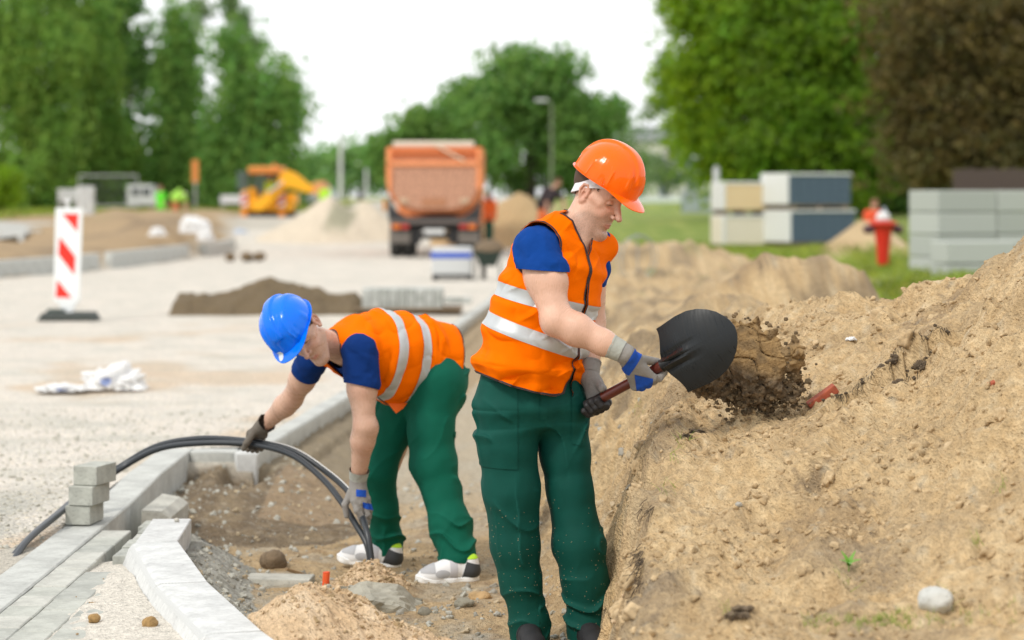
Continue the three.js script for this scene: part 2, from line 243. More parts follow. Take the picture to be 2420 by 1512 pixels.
function bankH(X, Z) {
  let i = 0; while (i < BX.length - 2 && X > BX[i + 1]) i++; let j = 0; while (j < BZ.length - 2 && Z > BZ[j + 1]) j++;
  const tx = clamp((X - BX[i]) / (BX[i + 1] - BX[i]), 0, 1), tz = clamp((Z - BZ[j]) / (BZ[j + 1] - BZ[j]), 0, 1), g = (a, b) => BH[clamp(b, 0, BZ.length - 1)][clamp(a, 0, BX.length - 1)];
  const row = b => cub(g(i - 1, b), g(i, b), g(i + 1, b), g(i + 2, b), tx);
  return cub(row(j - 1), row(j), row(j + 1), row(j + 2), tz);
}
const bump = (X, Z, x, z, rx, rz, h) => { const a = (X - x) / rx, b = (Z - z) / rz, q = a * a + b * b; return q > 4 ? 0 : h * Math.exp(-q * 1.6); };
const heap = (X, Z, x, z, rx, rz, h) => { const q = Math.hypot((X - x) / rx, (Z - z) / rz); return q > 1 ? 0 : h * (1 - q) * (1 - q * q * .0) * (1.15 - .15 * q); };
const billow = (x, y, z) => 1 - Math.abs(n3(x, y, z)) * 2;
function farH(X, Z) { return .55 * ss(62, 84, Z) + .5 * ss(84, 125, Z) + .4 * ss(130, 300, Z) - .06 * ss(35, 50, Z) * (1 - ss(56, 70, Z)); }
// returns [height, kind] - kind: 0 road bed, 1 trench floor, 2 bank, 3 far side, 4 soil slope, 5 mortar
function land(X, Z) {
  const far = farH(X, Z), lx = leftX(Z);
  if (Z > 29 && X < kL(Z)) {                                       // ground beyond the kerb on the far left
    const d = kL(Z) - X, e = ss(0, .5, d) * (1 - ss(72, 90, Z)); const h = far + e * (.2 + .12 * ss(.6, 3.5, d) + .12 * n2(X * .9, Z * .5) + .1 * n2(X * 2.2, Z * 1.3)) + heap(X, Z, kL(Z) - 1.3, 60, 1.6, 7, .5) + heap(X, Z, kL(Z) - 3, 68, 2.4, 7, .45) + ss(.3, 1, d) * (1 - ss(76, 96, Z)) * (.1 * billow(X * 1.4, 2, Z * .5) + .07 * n2(X * 3.4, Z * 1.6)) + heap(X, Z, -9.2, 84, 5, 8, .5) + heap(X, Z, -13.5, 80, 3, 7, .2) + .12 * n2(X * 1.3, Z * .6) * ss(.5, 2, d) * (1 - ss(90, 100, Z));
    return [h, 3];
  }
  if (X < lx - .02 && Z < 75) return [far - .06 - (Z < 10.6 ? .12 : 0) * ss(-1.97, -1.9, X), 0];
  if (X < lx && Z >= 75) return [far - .02 + .05 * n2(X * .2, Z * .1), 0];
  const lip = lipX(Z), w = lipW(Z), fade2 = 1 - ss(26, 44, Z);
  let floor = -.225 * fade2 + .018 * n2(X * 3, Z * 3) + .012 * n2(X * 9, Z * 9) + .006 * n2(X * 25, Z * 25);
  floor += .10 * ss(.25, 0, lip - X) * ss(8.8, 10, Z) * fade2;
  let kind = 1;
  // left side of the trench
  let side = 0;
  if (Z < 10.4) { const t = 1 - ss(.0, .34, X - lx); side = t * .15; if (t > .08) kind = 5; }
  else if (Z < 13) { const t = ss(10.6, 12.8, Z + .2 * n2(X * 2, Z * 2)) * (1 - ss(-1.35, -.55, X)) * (.45 + .55 * ss(-1.79, -1.55, X + .06 * n2(Z * 3, 8))) * (1 - .75 * ss(12.1, 12.7, Z) * ss(-1.58, -1.53, X) * (1 - ss(-1.39, -1.25, X))); side = t * .15; if (t > .03) kind = 4; }
  else { const u = X - lx, t = 1 - ss(.17, .22, u), t2 = 1 - ss(.2, .55, u); side = Math.max(t * .11, t2 * .07) * fade2; if (u < .6) kind = 4; }
  if (side > 0) side += .014 * n2(X * 14, Z * 14) + .008 * billow(X * 30, 0, Z * 30) * ss(.02, .1, side);
  let h = floor + side + far;
  // sand tipped in the trench, and the small mound round the cable ends
  const m1 = bump(X, Z, -.60, 7.72, .30, .5, .27) + bump(X, Z, -.22, 7.6, .36, .4, .15) + bump(X, Z, -.62, 8.05, .2, .3, .05), m2 = bump(X, Z, -.57, 9.72, .15, .2, .10) + bump(X, Z, -.67, 9.55, .2, .2, .05);
  const ms = clamp((m1 + m2) * 6, 0, 1);
  h += m1 + m2 + ms * (.022 * billow(X * 9, 1, Z * 9) + .012 * billow(X * 22, 5, Z * 22) + .007 * n2(X * 60, Z * 60));
  if (m1 + m2 > (kind === 5 ? .055 : .035)) kind = 6;
  h += bump(X, Z, -.2, 11.6, .5, .8, .06) + bump(X, Z, .1, 10.6, .3, .6, .07);
  // the spoil bank
  const wob = .09 * n2(Z * 2.2, X * 3 + 3) + (Z < 11 ? .085 * (lumps(Z * 5.5, X * 6 + 2 * n2(Z * 2, X)) - .7) : 0) + .03 * n3(Z * 13, X * 16, 9) * (Z < 11 ? 1 : 2) + .014 * n3(Z * 40, X * 40, 2), s = ss(lip - w * .75 + wob, lip + w * .25 + wob, X);
  if (s > 0) {
    let b = bankH(Math.max(X, .3), Z) + far;
    const nearK = 1 - ss(11, 15, Z), rough = 1 - .6 * ss(30, 60, Z), wx = X + .12 * n2(X * 2.1, Z * 2.1), wz = Z + .12 * n2(X * 2.1 + 9, Z * 2.1);
    b += (.05 * n2(wx * 1.7, wz * 1.3) + .045 * billow(wx * 3.1, 2, wz * 2.3) * (.5 + .5 * n2(X, Z)) + .02 * n2(wx * 8, wz * 6)) * rough;
    b += nearK * (.020 * billow(wx * 13, 4, wz * 10) * (.6 + .4 * n2(X * 4, Z * 3 + 7)) + .011 * n2(X * 30 + Z * 6, Z * 24) + .011 * billow(X * 44, 6, Z * 38) + .006 * n2(X * 80, Z * 70)) + nearK * .03 * ss(.1, .5, n2(wx * 4.5 - wz * 2, wz * 3.2 + wx * 2)) ;
    // ledges and a dark hollow across the slope
    { const dz = Z - (8.37 - .11 * (X - 1.13) + .05 * n2(X * 5, 2) + .03 * n2(X * 16, 5)), m = ss(1.04, 1.14, X) * (1 - ss(1.5, 1.62, X)); b += m * (dz > 0 ? .06 * Math.exp(-dz / .16) : -.05 * Math.exp(dz / .13)); }
    { const sl = n2(wx * 1.1 - wz * .5, wz * 2.6 + wx * 1.9), rg = 1 - Math.abs(sl) * 2.2; b += nearK * .10 * Math.max(0, rg) ** 2 * (.5 + .7 * n2(X * 1.3, Z * 1.1 + 4)); const lm = ss(-.25, .3, n2(X * 2.3 + 7, Z * 1.9)); b += nearK * (.075 * (lumps(wx * 6.5, wz * 5.2) - .6) * lm + .026 * (lumps(X * 19 + 3, Z * 16) - .6) * (.35 + .65 * lm) + .009 * (lumps(X * 47, Z * 40) - .6)); }
    b += ss(10.5, 13, Z) * (1 - ss(32, 45, Z)) * (.13 * n2(X * 1.5 + 3, Z * .8) + .11 * billow(X * 2.6, 3, Z * 1.3) * ss(-.2, .3, n2(X * .8, Z * .5 + 4)) + .06 * n2(X * 5, Z * 3) + .035 * n2(X * 12, Z * 8)) - .05 * ss(10.5, 13, Z);
    b += bump(X, Z, 2.05, 30, 1.0, 3, .42) + bump(X, Z, 1.55, 33, 1.2, 3, .3) + bump(X, Z, 1.72, 16.2, .42, .8, .34) + bump(X, Z, 2.2, 16.4, .5, .8, .42) + bump(X, Z, 1.3, 13.4, .5, .7, .12) + bump(X, Z, 3.0, 29, 1.2, 2, .12) + bump(X, Z, 2.9, 22, .8, 1.6, .32) + bump(X, Z, 3.6, 27, .9, 2, .3) + bump(X, Z, 2.2, 24, .8, 2, .2);
    b += bump(X, Z, 7.25, 48, 1.1, 2, .95);
    h = lerp(h, b, s); if (s > .35) kind = 2; if (s > .12 && s <= .35) kind = 7;
  }
  return [h, kind];
}
const heightAt = (x, z) => land(x, -z)[0];

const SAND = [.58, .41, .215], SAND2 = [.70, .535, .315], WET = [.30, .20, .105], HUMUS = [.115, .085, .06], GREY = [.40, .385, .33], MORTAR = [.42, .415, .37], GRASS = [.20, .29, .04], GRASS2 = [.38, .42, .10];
function landColour(X, Z, h, kind) {
  const a = fbm(X * 1.6, Z * 1.6, 1, 3), b = fbm(X * 6, Z * 5, 7, 3), c = fbm(X * 21, Z * 19, 3, 2);
  let q;
  if (kind === 0) q = [.6, .56, .48];
  else if (kind === 3) { q = mix3([.47, .335, .19], GRASS2, ss(-.1, .25, a * .8 + .6 * ss(101, 112, Z) + .4 * ss(7, 12, kL(Z) - X) - .3)); q = mix3(q, HUMUS, ss(.0, .3, b + .3 * n2(X * 2, Z * .8)) * .7 * ss(5, .4, kL(Z) - X)); }
  else {
    const g4 = n3(X * 52, Z * 47, 2), g5 = n3(X * 110, Z * 96, 5), gr = c + .55 * g4 + .35 * g5; q = mix3(SAND, SAND2, ss(-.35, .45, .35 * b + .8 * gr));
    if (kind === 1) { q = mix3(q, [.47, .34, .19], .75); q = mix3(q, GREY, ss(-.05, .25, a + .1 * c) * (Z < 9.6 ? .75 : .5)); q = mix3(q, WET, ss(.12, .35, b) * .6); if (Z > 11) q = mix3(q, [.52, .47, .37], ss(11, 14, Z) * .7); }
    if (kind === 4) { q = mix3([.19, .14, .085], [.27, .205, .125], ss(-.2, .3, b)); q = mix3(q, [.46, .42, .34], ss(.2, .36, c) * .4); if (Z > 13) q = mix3(q, [.36, .30, .2], .55); q = mix3(q, [.48, .36, .22], ss(-.75, -.4, X) * .8); if (Z < 13 && X > -1.25 && Z > 11.5) q = mix3(q, [.46, .33, .2], .5); }
    if (kind === 5) q = mix3(MORTAR, [.33, .32, .27], ss(-.2, .3, c));
    if (kind === 6) { q = mix3([.72, .52, .32], [.80, .62, .42], ss(-.2, .3, b)); q = mix3(q, [.50, .33, .165], ss(.15, .4, a + .4 * c) * .5); }
    if (kind === 2 || kind === 7) {
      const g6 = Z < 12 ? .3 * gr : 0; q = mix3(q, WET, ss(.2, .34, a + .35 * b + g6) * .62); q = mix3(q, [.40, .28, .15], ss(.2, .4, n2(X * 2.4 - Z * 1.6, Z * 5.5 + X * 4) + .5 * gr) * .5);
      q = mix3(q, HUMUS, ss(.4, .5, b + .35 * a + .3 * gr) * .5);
      q = mix3(q, [.5, .5, .42], ss(.2, .35, c) * .25);
      if (Z < 10) { // dark root-filled layer along the lip
        const t = ss(.14, .02, Math.abs(X - lipX(Z) - .05 - .06 * n2(Z * 3, 1))) * ss(.05, .3, n2(Z * 2.2, X * 4 + 5) + .15); q = mix3(q, [.25, .19, .125], t * .5);
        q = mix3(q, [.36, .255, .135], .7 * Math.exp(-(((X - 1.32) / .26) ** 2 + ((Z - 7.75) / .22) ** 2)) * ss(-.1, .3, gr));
      }
      if (Z > 17) { const g = ss(.42, .2, h - farH(X, Z)) * ss(19, 26, Z) * ss(1.6, 2.8, X + .5 * a) + ss(.22, .4, a) * ss(15, 20, Z) * .5; q = mix3(q, mix3(GRASS, GRASS2, ss(-.2, .3, b)), clamp(g, 0, 1)); }
      if (Z > 10.5) q = mix3(q, [.27, .2, .12], ss(-.02, .32, fbm(X * 2.2, Z * 1.3, 4, 3) + .3 * b + .1 * ss(24, 15, Z)) * .85 * (1 - ss(32, 40, Z)));
      if (Z < 7.2) q = mix3(q, [.32, .26, .18], ss(.0, .3, a) * .35);
    }
    if (Z > 60) q = mix3(q, GRASS, ss(-.2, .2, a) * .8);
  }
  const t = 1 + .05 * b + .12 * c; return [q[0] * t, q[1] * t, q[2] * t];
}
{
  const line = (a, b, st, grow, lo, hi) => { const r = []; for (let v = a; v <= b; v += st) r.push(v); let s = st, v = b; while (v < hi) { s *= grow; v += s; r.push(v); } s = st; v = a; const l = []; while (v > lo) { s *= grow; v -= s; l.push(v); } return [...l.reverse(), ...r]; };
  const xs = line(-1.85, 2.6, .0145, 1.09, -1200, 1200), zs = line(5.9, 11.4, .0165, 1.028, -40, 1800), nx = xs.length, nz = zs.length;
  const P = new Float32Array(nx * nz * 3), K = new Float32Array(nx * nz * 3), U = new Float32Array(nx * nz * 2), kinds = new Uint8Array(nx * nz);
  for (let j = 0; j < nz; j++) for (let i = 0; i < nx; i++) {
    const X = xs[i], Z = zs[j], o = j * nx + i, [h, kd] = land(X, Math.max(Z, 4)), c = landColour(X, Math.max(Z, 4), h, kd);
    // the bank face bulges and is undercut a little sideways, so that it is not a plain step
    const jx = kd === 7 && Z < 11 ? .018 * n3(X * 20, h * 24, Z * 18) + .03 * n3(h * 7, Z * 5, 2) : 0;
    P.set([X + jx, h, -Z], o * 3); K.set(c, o * 3); U.set([X + .8 * h, Z + .35 * h], o * 2); kinds[o] = kd;
  }
  const tg = [], tb = [];
  for (let j = 0; j < nz - 1; j++) for (let i = 0; i < nx - 1; i++) {
    const a = j * nx + i, b = a + 1, c = a + nx, d = c + 1, kd = kinds[a], t = (kd === 2 || kd === 7) && zs[j] < 17 && xs[i] < 4.2 ? tb : tg; t.push(a, b, c, b, d, c);
  }
  const full = new THREE.BufferGeometry(); full.setAttribute('position', new THREE.BufferAttribute(P, 3)); full.setAttribute('color', new THREE.BufferAttribute(K, 3)); full.setAttribute('uv', new THREE.BufferAttribute(U, 2)); full.setIndex([...tg].concat(tb)); full.computeVertexNormals();
  const cut = idx => { const map = new Map(), p = [], n = [], c = [], u = [], out = []; const NN = full.attributes.normal.array; for (const i of idx) { let k = map.get(i); if (k === undefined) { k = p.length / 3; map.set(i, k); for (let q = 0; q < 3; q++) { p.push(P[3 * i + q]); n.push(NN[3 * i + q]); c.push(K[3 * i + q]); } u.push(U[2 * i], U[2 * i + 1]); } out.push(k); } const g = new THREE.BufferGeometry(); g.setAttribute('position', new THREE.Float32BufferAttribute(p, 3)); g.setAttribute('normal', new THREE.Float32BufferAttribute(n, 3)); g.setAttribute('color', new THREE.Float32BufferAttribute(c, 3)); g.setAttribute('uv', new THREE.Float32BufferAttribute(u, 2)); g.setIndex(out); return g; };
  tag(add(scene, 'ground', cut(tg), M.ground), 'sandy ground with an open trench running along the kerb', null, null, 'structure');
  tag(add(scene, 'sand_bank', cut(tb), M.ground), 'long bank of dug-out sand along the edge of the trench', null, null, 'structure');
}
// a sheet over a region given in rows of Z, following fn(X, Z)
function sheet(z0, z1, nz, xa, xb, nx, fn, col, grow = 1) {
  const P = [], K = [], U = [], I = [];
  for (let j = 0; j <= nz; j++) { const t = Math.pow(j / nz, grow), Z = lerp(z0, z1, t), a = xa(Z), b = xb(Z); for (let i = 0; i <= nx; i++) { const s = i / nx, X = lerp(a, b, s); P.push(X, fn(X, Z), -Z); K.push(...col(X, Z)); U.push(X, Z); } }
  for (let j = 0; j < nz; j++) for (let i = 0; i < nx; i++) { const a = j * (nx + 1) + i, c = a + nx + 1; I.push(a, a + 1, c, a + 1, c + 1, c); }
  const g = new THREE.BufferGeometry(); g.setAttribute('position', new THREE.Float32BufferAttribute(P, 3)); g.setAttribute('color', new THREE.Float32BufferAttribute(K, 3)); g.setAttribute('uv', new THREE.Float32BufferAttribute(U, 2)); g.setIndex(I); g.computeVertexNormals(); return g;
}
const roadY = (X, Z) => farH(X, Z) - .012 + .02 * n2(X * .9, Z * .7) + .008 * n2(X * 3, Z * 3) - .09 * (1 - ss(9.0, 10.6, Z)) * ss(-2.6, -2.0, X);
const roadCol = (X, Z) => {
  const a = fbm(X * .5, Z * .35, 2, 3), b = fbm(X * 2.2, Z * 1.4, 5, 3), c = n2(X * 9, Z * 7);
  let q = mix3([.87, .80, .70], [.79, .745, .655], ss(-.2, .3, b)); q = mix3(q, [.76, .58, .40], ss(.06, .26, a + .3 * b) * .75 * (1 - ss(22, 30, Z))); q = mix3(q, [.60, .585, .5], ss(.16, .36, n2(X * .8 + 4, Z * 2.2) + .3 * b) * .55 * (1 - ss(9.4, 10.6, Z) * .3)); if (Z < 11.8) q = mix3(q, [.46, .46, .40], ss(-.25, .2, b + .25) * ss(-2.05, -2.3, X) * (1 - ss(10.6, 11.8, Z)) * .75);
  const t = 1 + .07 * c; return [q[0] * t, q[1] * t, q[2] * t];
};
const roadIn = z => z < 13.16 ? -1.955 : kB(z) - .12;
tag(add(scene, 'gravel_road', sheet(6.5, 76, 420, z => z > 40 ? kL(z) + .1 : -12, roadIn, 170, roadY, roadCol, 2), M.gravel), null, null, null, 'structure');
tag(add(scene, 'path', sheet(58, 71, 20, z => -26, z => -12.2 - (z - 58) * .12, 12, (X, Z) => land(X, Z)[0] + .07, () => [.62, .62, .58]), M.gravel), null, null, null, 'structure');
// ---------------------------------------------------------------- kerbs, pavers, blocks
// turns the faces of a closed shape outwards
function outward(g) { const p = g.attributes.position, I = g.index.array; let v = 0; const a = V(), b = V(), c = V(); for (let i = 0; i < I.length; i += 3) { a.fromBufferAttribute(p, I[i]); b.fromBufferAttribute(p, I[i + 1]); c.fromBufferAttribute(p, I[i + 2]); v += a.dot(b.cross(c)); } if (v < 0) for (let i = 0; i < I.length; i += 3) { const t = I[i]; I[i] = I[i + 1]; I[i + 1] = t; } return g; }
// a kerb stone from a cross-section (points [x, y], x across, y up) between two places; ends cut square with a small chamfer
function kerbStone(profile, a, b, c = .006) {
  const L = a.distanceTo(b), n = profile.length, cx = profile.reduce((s, p) => s + p[0], 0) / n, cy = profile.reduce((s, p) => s + p[1], 0) / n;
  const ring = (z, k) => profile.map(p => [cx + (p[0] - cx) * k, cy + (p[1] - cy) * k, z]);
  const rings = [ring(0, 1 - c * 9), ring(c, 1), ring(L - c, 1), ring(L, 1 - c * 9)], P = [], I = [];
  for (const r of rings) for (const p of r) P.push(...p);
  for (let j = 0; j < 3; j++) for (let i = 0; i < n; i++) { const q = (i + 1) % n, A = j * n + i, B = j * n + q; I.push(A, B, A + n, B, B + n, A + n); }
  for (const j of [0, 3]) for (let i = 1; i < n - 1; i++) j ? I.push(j * n, j * n + i, j * n + i + 1) : I.push(0, i + 1, i);
  const g = new THREE.BufferGeometry(); g.setAttribute('position', new THREE.Float32BufferAttribute(P, 3)); g.setIndex(I);
  const dir = b.clone().sub(a).normalize(), X = V(0, 1, 0).cross(dir).normalize().negate(), Y = X.clone().cross(dir).negate();
  if (Y.y < 0) Y.negate();
  g.applyMatrix4(new THREE.Matrix4().makeBasis(X, Y, dir)); g.translate(a.x, a.y, a.z); return boxUV(toCreasedNormals(outward(g), .7));
}
const across = (dx, dz) => V(-dz, 0, dx).normalize();
// near kerb: chunky stones with a rounded inner shoulder facing the paving (x to the trench side is positive)
{
  const prof = [[0, -.3], [.0, -.004], [-.004, 0], [-.165, 0], [-.182, -.006], [-.196, -.022], [-.235, -.12], [-.24, -.3]];
  const near = thing('near_kerb', 'pale concrete kerb of long stones with rounded shoulder beside the grey pavers', 'kerb', V(-1.1, -.2, -8.4));
  const pts = [[-.1, 5.5], [-.43, 6.45], [-.79, 7.44], [-1.086, 8.39], [-1.334, 9.39]];
  for (let i = 0; i < pts.length - 1; i++) { const a = V(pts[i][0], .03, -pts[i][1]), b = V(pts[i + 1][0], .03, -pts[i + 1][1]), d = b.clone().sub(a).normalize(); addW(near, 'kerb_stone', kerbStone(prof, a.addScaledVector(d, .004), b.addScaledVector(d, -.004)), M.kerbNear); }
  addW(near, 'kerb_stone', kerbStone([[0, -.3], [0, -.004], [-.004, 0], [-.162, 0], [-.166, -.004], [-.17, -.3]], V(-1.338, .028, -9.40), V(-1.372, .028, -10.06)), M.kerbNear);
  const pebble = add(scene, 'pebble', rock(.012, 3, .4, 1), std(C(.5, .48, .42), .9)); pebble.position.set(-1.42, .036, -9.95); tag(pebble, 'tiny pebble on the far end of the pale near kerb', 'pebble');
  // kerb on the paved side, sinking to the paving towards the camera
  const side = thing('sunken_kerb', 'grey flat-topped kerb that dips down to the paving under the stack of blocks', 'kerb', V(-1.87, -.2, -10.6));
  const pr = [[0, -.3], [0, -.006], [-.006, 0], [-.169, 0], [-.175, -.006], [-.175, -.3]];
  for (const [za, zb, ya, yb] of [[6.2, 7.2, -.04, -.04], [7.2, 8.2, -.04, -.04], [8.2, 9.2, -.04, -.04], [9.2, 10.2, -.04, -.034], [10.2, 11.0, -.034, -.03], [11.0, 12.0, -.03, 0], [12.0, 13.17, 0, 0]]) addW(side, 'kerb_stone', kerbStone(pr, V(-1.785, ya, -za - .004), V(-1.785, yb, -zb + .004)), M.concrete);
  addW(side, 'kerb_stone', kerbStone(pr.map(p => [p[0], p[1]]), V(-1.782, -.002, -12.99), V(-1.53, -.002, -12.99)), M.concrete);
  // long kerb running into the distance, cut end towards the camera
  const long = thing('long_kerb', 'long line of concrete kerb stones running along the trench towards the truck', 'kerb', V(-1.2, -.2, -16));
  const pl = [[0, -.02], [-.004, -.006], [-.012, 0], [-.118, 0], [-.125, -.006], [-.125, -.27], [-.04, -.27], [-.012, -.12]];
  let z = 12.98; while (z < 44) { const z2 = z + 1.0; addW(long, 'kerb_stone', kerbStone(pl, V(kB(z), farH(0, z) + .002, -z - .005), V(kB(z2), farH(0, z2) + .002, -z2 + .005)), M.concrete); z = z2; }
  addW(long, 'kerb_end', kerbStone([[-.004, -.235], [.0, -.12], [.006, -.004], [.0, .002], [-.125, .002], [-.129, -.004], [-.122, -.235]], V(kB(12.9), .003, -12.93), V(kB(12.9), .003, -12.982), .02), M.kerbNear);
  // smooth haunch of lean concrete along the foot of that kerb
  const hz = [[.03, -.12], [.13, -.125], [.15, -.13], [.17, -.26], [.0, -.26]];
  const hb = thing('kerb_haunch', 'brown moulded bedding strip along the foot of the long kerb', 'bedding', V(-1.2, -.3, -15));
  addW(hb, 'bedding', displace(kerbStone(hz, V(kB(13.9) + .02, 0, -13.9), V(kB(15.2) + .02, 0, -15.2)), (a, b, c) => [a, b, c]), std(C(.25, .195, .12), .95, { map: rSand, bumpMap: rSandB, bumpScale: .004 }));
  addW(hb, 'bedding', kerbStone(hz, V(kB(15.21) + .02, 0, -15.21), V(kB(18.4) + .02, 0, -18.4)), std(C(.26, .2, .125), .95, { map: rSand, bumpMap: rSandB, bumpScale: .004 }));
  // broken kerb piece leaning in the hole
  const lean = thing('broken_kerb', 'broken pale kerb piece leaning against the sunken kerb in the hole', 'kerb', V(-1.66, -.25, -11.0));
  addW(lean, 'kerb_stone', displace(kerbStone([[.03, -.24], [.04, -.03], [.0, 0], [-.09, .01], [-.1, -.24]], V(-1.62, -.05, -10.85), V(-1.60, -.04, -11.35)), (a, b, c) => { const n = .008 * n3(a * 30, b * 30, c * 30); return [a + n, b + n, c]; }), std(C(.55, .54, .48), .9, { map: rConc, bumpMap: rConcB, bumpScale: .008 }));
}
// pavers between the two kerbs, one by one
function chamferBox(w, h, d, c) {
  const P = [], I = [], lay = [[0, 0], [h - c, 0], [h, c]]; for (const [y, k] of lay) P.push(-w / 2 + k, y, -d / 2 + k, w / 2 - k, y, -d / 2 + k, w / 2 - k, y, d / 2 - k, -w / 2 + k, y, d / 2 - k);
  for (let j = 0; j < 2; j++) for (let i = 0; i < 4; i++) { const q = (i + 1) % 4, a = j * 4 + i, b = j * 4 + q; I.push(a, a + 4, b, b, a + 4, b + 4); } I.push(8, 11, 10, 8, 10, 9);
  const g = new THREE.BufferGeometry(); g.setAttribute('position', new THREE.Float32BufferAttribute(P, 3)); g.setIndex(I); return boxUV(toCreasedNormals(outward(g), .3));
}
{
  const path = thing('paved_path', 'grey concrete pavers laid between the sunken kerb and the pale near kerb', 'paving', V(-1.5, -.13, -9)); tag(path, null, null, null, 'structure'); delete path.userData.category;
  const r = rng(31), geo = [0, 1, 2].map(i => { const g = chamferBox(.126, .085, .205, .004); g.attributes.uv.array.forEach((v, k, a) => a[k] = v + i * .37); return g; });
  const mats = [C(.50, .51, .46), C(.44, .45, .41), C(.55, .55, .50)].map(c => std(c, .88, { map: rConc, bumpMap: rConcB, bumpScale: .002 }));
  for (let k = 0; k < 8; k++) for (let j = 0; j < 18; j++) {
    const Z = 10.3 - j * .21 - (k % 2) * .07, X = -1.785 + .069 + k * .1305, lim = kC(Z) - .245; if (X + .064 > lim || (k > 1 && Z > 9.55)) continue;
    const m = add(path, 'paver', geo[(j + k) % 3], mats[(r() * 3) | 0]); m.position.set(X + 1.5 + .003 * (r() - .5), (-.127 + .004 * (r() - .5)) + .13, -Z + 9); m.rotation.set(.012 * (r() - .5), .02 * (r() - .5), .012 * (r() - .5));
  }
  // short column of blocks standing loose against the near kerb
  for (let j = 0; j < 5; j++) { const m = add(path, 'paver', chamferBox(.15, .09, .19, .004), mats[j % 3]); const Z = 10.25 - j * .205; m.position.set(-1.4 - .008 * j - .115 - .0 + 1.5 - (j === 0 ? .02 : 0) + (kC(Z) - kC(10.2)) * .55, -.118 + .13 + .006 * (j % 2) + .008, -Z + 9); m.rotation.y = .05 * (r() - .5); }
  // sand swept over the nearest pavers
  const g = sheet(6.3, 9.5, 150, z => -1.75, z => kC(z) - .22, 70, (X, Z) => -.0445 + .009 * fbm(X * 2.4, Z * 1.6, 3, 3) + .0065 * n2(X * 9, Z * 4) + .005 * n2(X * 26, Z * 11) + .004 * ss(9.3, 8.2, Z) + .012 * ss(.28, 0, kC(Z) - .22 - X) * ss(9.4, 8.8, Z) - .012 * ss(8.9, 9.5, Z) - .014 * ss(-1.42, -1.7, X), (X, Z) => { const t = 1 + .05 * n2(X * 30, Z * 30); return [.78 * t, .735 * t, .65 * t]; });
  tag(add(scene, 'sand', g, M.ground), 'thin layer of pale jointing sand swept over the nearest pavers', null, null, 'stuff');
  // crumbs and two clay lumps on the sand
  const clay = std(C(.40, .25, .10), .95, { map: rSand, bumpMap: rSandB, bumpScale: .006 });
  const lump = (r2, seed, p, label) => { const m = add(scene, 'clay_lump', rock(r2, seed, .32, 3, .85), clay); m.position.copy(p); tag(m, label, 'clay lump'); };
  lump(.02, 5, at(222, 1453, 7.98).setY(-.028), 'small lump of brown clay lying alone on the pale paving sand');
  lump(.027, 9, at(354, 1461, 7.85).setY(-.022), 'bigger lump of brown clay at the foot of the pale near kerb');
  const crumbs = []; for (let i = 0; i < 46; i++) { const p = i < 12 ? at(225 + 34 * (r() - .5), 1405 + 14 * (r() - .5), 8.35) : V(-1.6 + .75 * r(), 0, -7 - 2.2 * r()); if (p.x > kC(-p.z) - .27) continue; crumbs.push(mv(rock(.002 + .004 * r() * r(), i, .3, 1, .6), p.x, -.037, p.z)); }
  tag(add(scene, 'clay_crumbs', merge(crumbs), clay), 'crumbs of brown clay scattered on the paving sand', null, null, 'stuff');
}
// three loose blocks stacked on the sunken kerb
{
  const g = () => { const b = rb(.112, .084, .205, .004); return boxUV(displace(b, (x, y, z) => [x + .0012 * n3(x * 90, y * 90, z * 90), y + .0012 * n3(x * 90, y * 90 + 7, z * 90), z + .0012 * n3(x * 90, y * 90, z * 90 + 4)])); };
  const base = [-1.884, -10.36];
  [['bottom concrete block of the leaning stack of three', 0, -.028, 0, .12], ['middle concrete block of the leaning stack of three', .022, .057, .01, .2], ['top concrete block of the leaning stack of three', .042, .142, -.02, .26]].forEach(([l, ox, y, oz, t]) => { const m = add(scene, 'concrete_block', g(), M.blockGrey); m.position.set(base[0] + ox, y + .042, base[1] + oz); m.rotation.y = -t; tag(m, l, 'block', 'loose blocks stacked on the kerb'); });
}
// ---------------------------------------------------------------- people
const MP = {
  skin: phys(WHITE, .62, { vertexColors: true, bumpMap: rep(T.weave, 14), bumpScale: .0009, roughnessMap: rep(T.scuff, 5) }),
  orange: phys(C(1.0, .175, .0), .75, { map: rCloth, bumpMap: rWeave, bumpScale: .0006, specularIntensity: .08 }),
  piping: std(C(.035, .022, .024), .75),
  stripe: phys(C(.56, .59, .60), .42, { metalness: .25, map: rCloth, bumpMap: rWeave, bumpScale: .0006 }),
  shirt: phys(C(.003, .052, .27), .9, { map: rCloth, bumpMap: rWeave, bumpScale: .0008, specularIntensity: .35 }),
  shirt2: phys(C(.003, .032, .17), .9, { map: rCloth, bumpMap: rWeave, bumpScale: .0008, specularIntensity: .35 }),
  green: phys(C(.0, .07, .052), .75, { map: rCloth, bumpMap: rWeave, bumpScale: .0006, specularIntensity: .5 }),
  green2: phys(C(.0, .112, .068), .8, { map: rCloth, bumpMap: rWeave, bumpScale: .0006, specularIntensity: .45 }),
  glove: std(C(.30, .285, .265), .92, { map: rCloth, bumpMap: rWeave, bumpScale: .0012 }),
  gloveDark: std(C(.16, .14, .115), .92, { map: rCloth, bumpMap: rWeave, bumpScale: .0012 }),
  cuff: std(C(.42, .43, .38), .9, { map: rCloth, bumpMap: rWeave, bumpScale: .0015 }),
  patch: std(C(.005, .085, .52), .85, { map: rCloth, bumpMap: rWeave, bumpScale: .001 }),
  rubber: std(C(.018, .017, .018), .6),
  hair: std(C(.075, .042, .024), .8, { bumpMap: rep(T.scuff, 6), bumpScale: .002 }),
  band: phys(C(.72, .72, .74), .45),
  black: std(C(.015, .015, .017), .7),
};
const plastic = c => phys(c, .36, { clearcoat: .22, clearcoatRoughness: .08, specularIntensity: .45, roughnessMap: rep(T.scuff, 3), bumpMap: rScuff, bumpScale: .0004 });

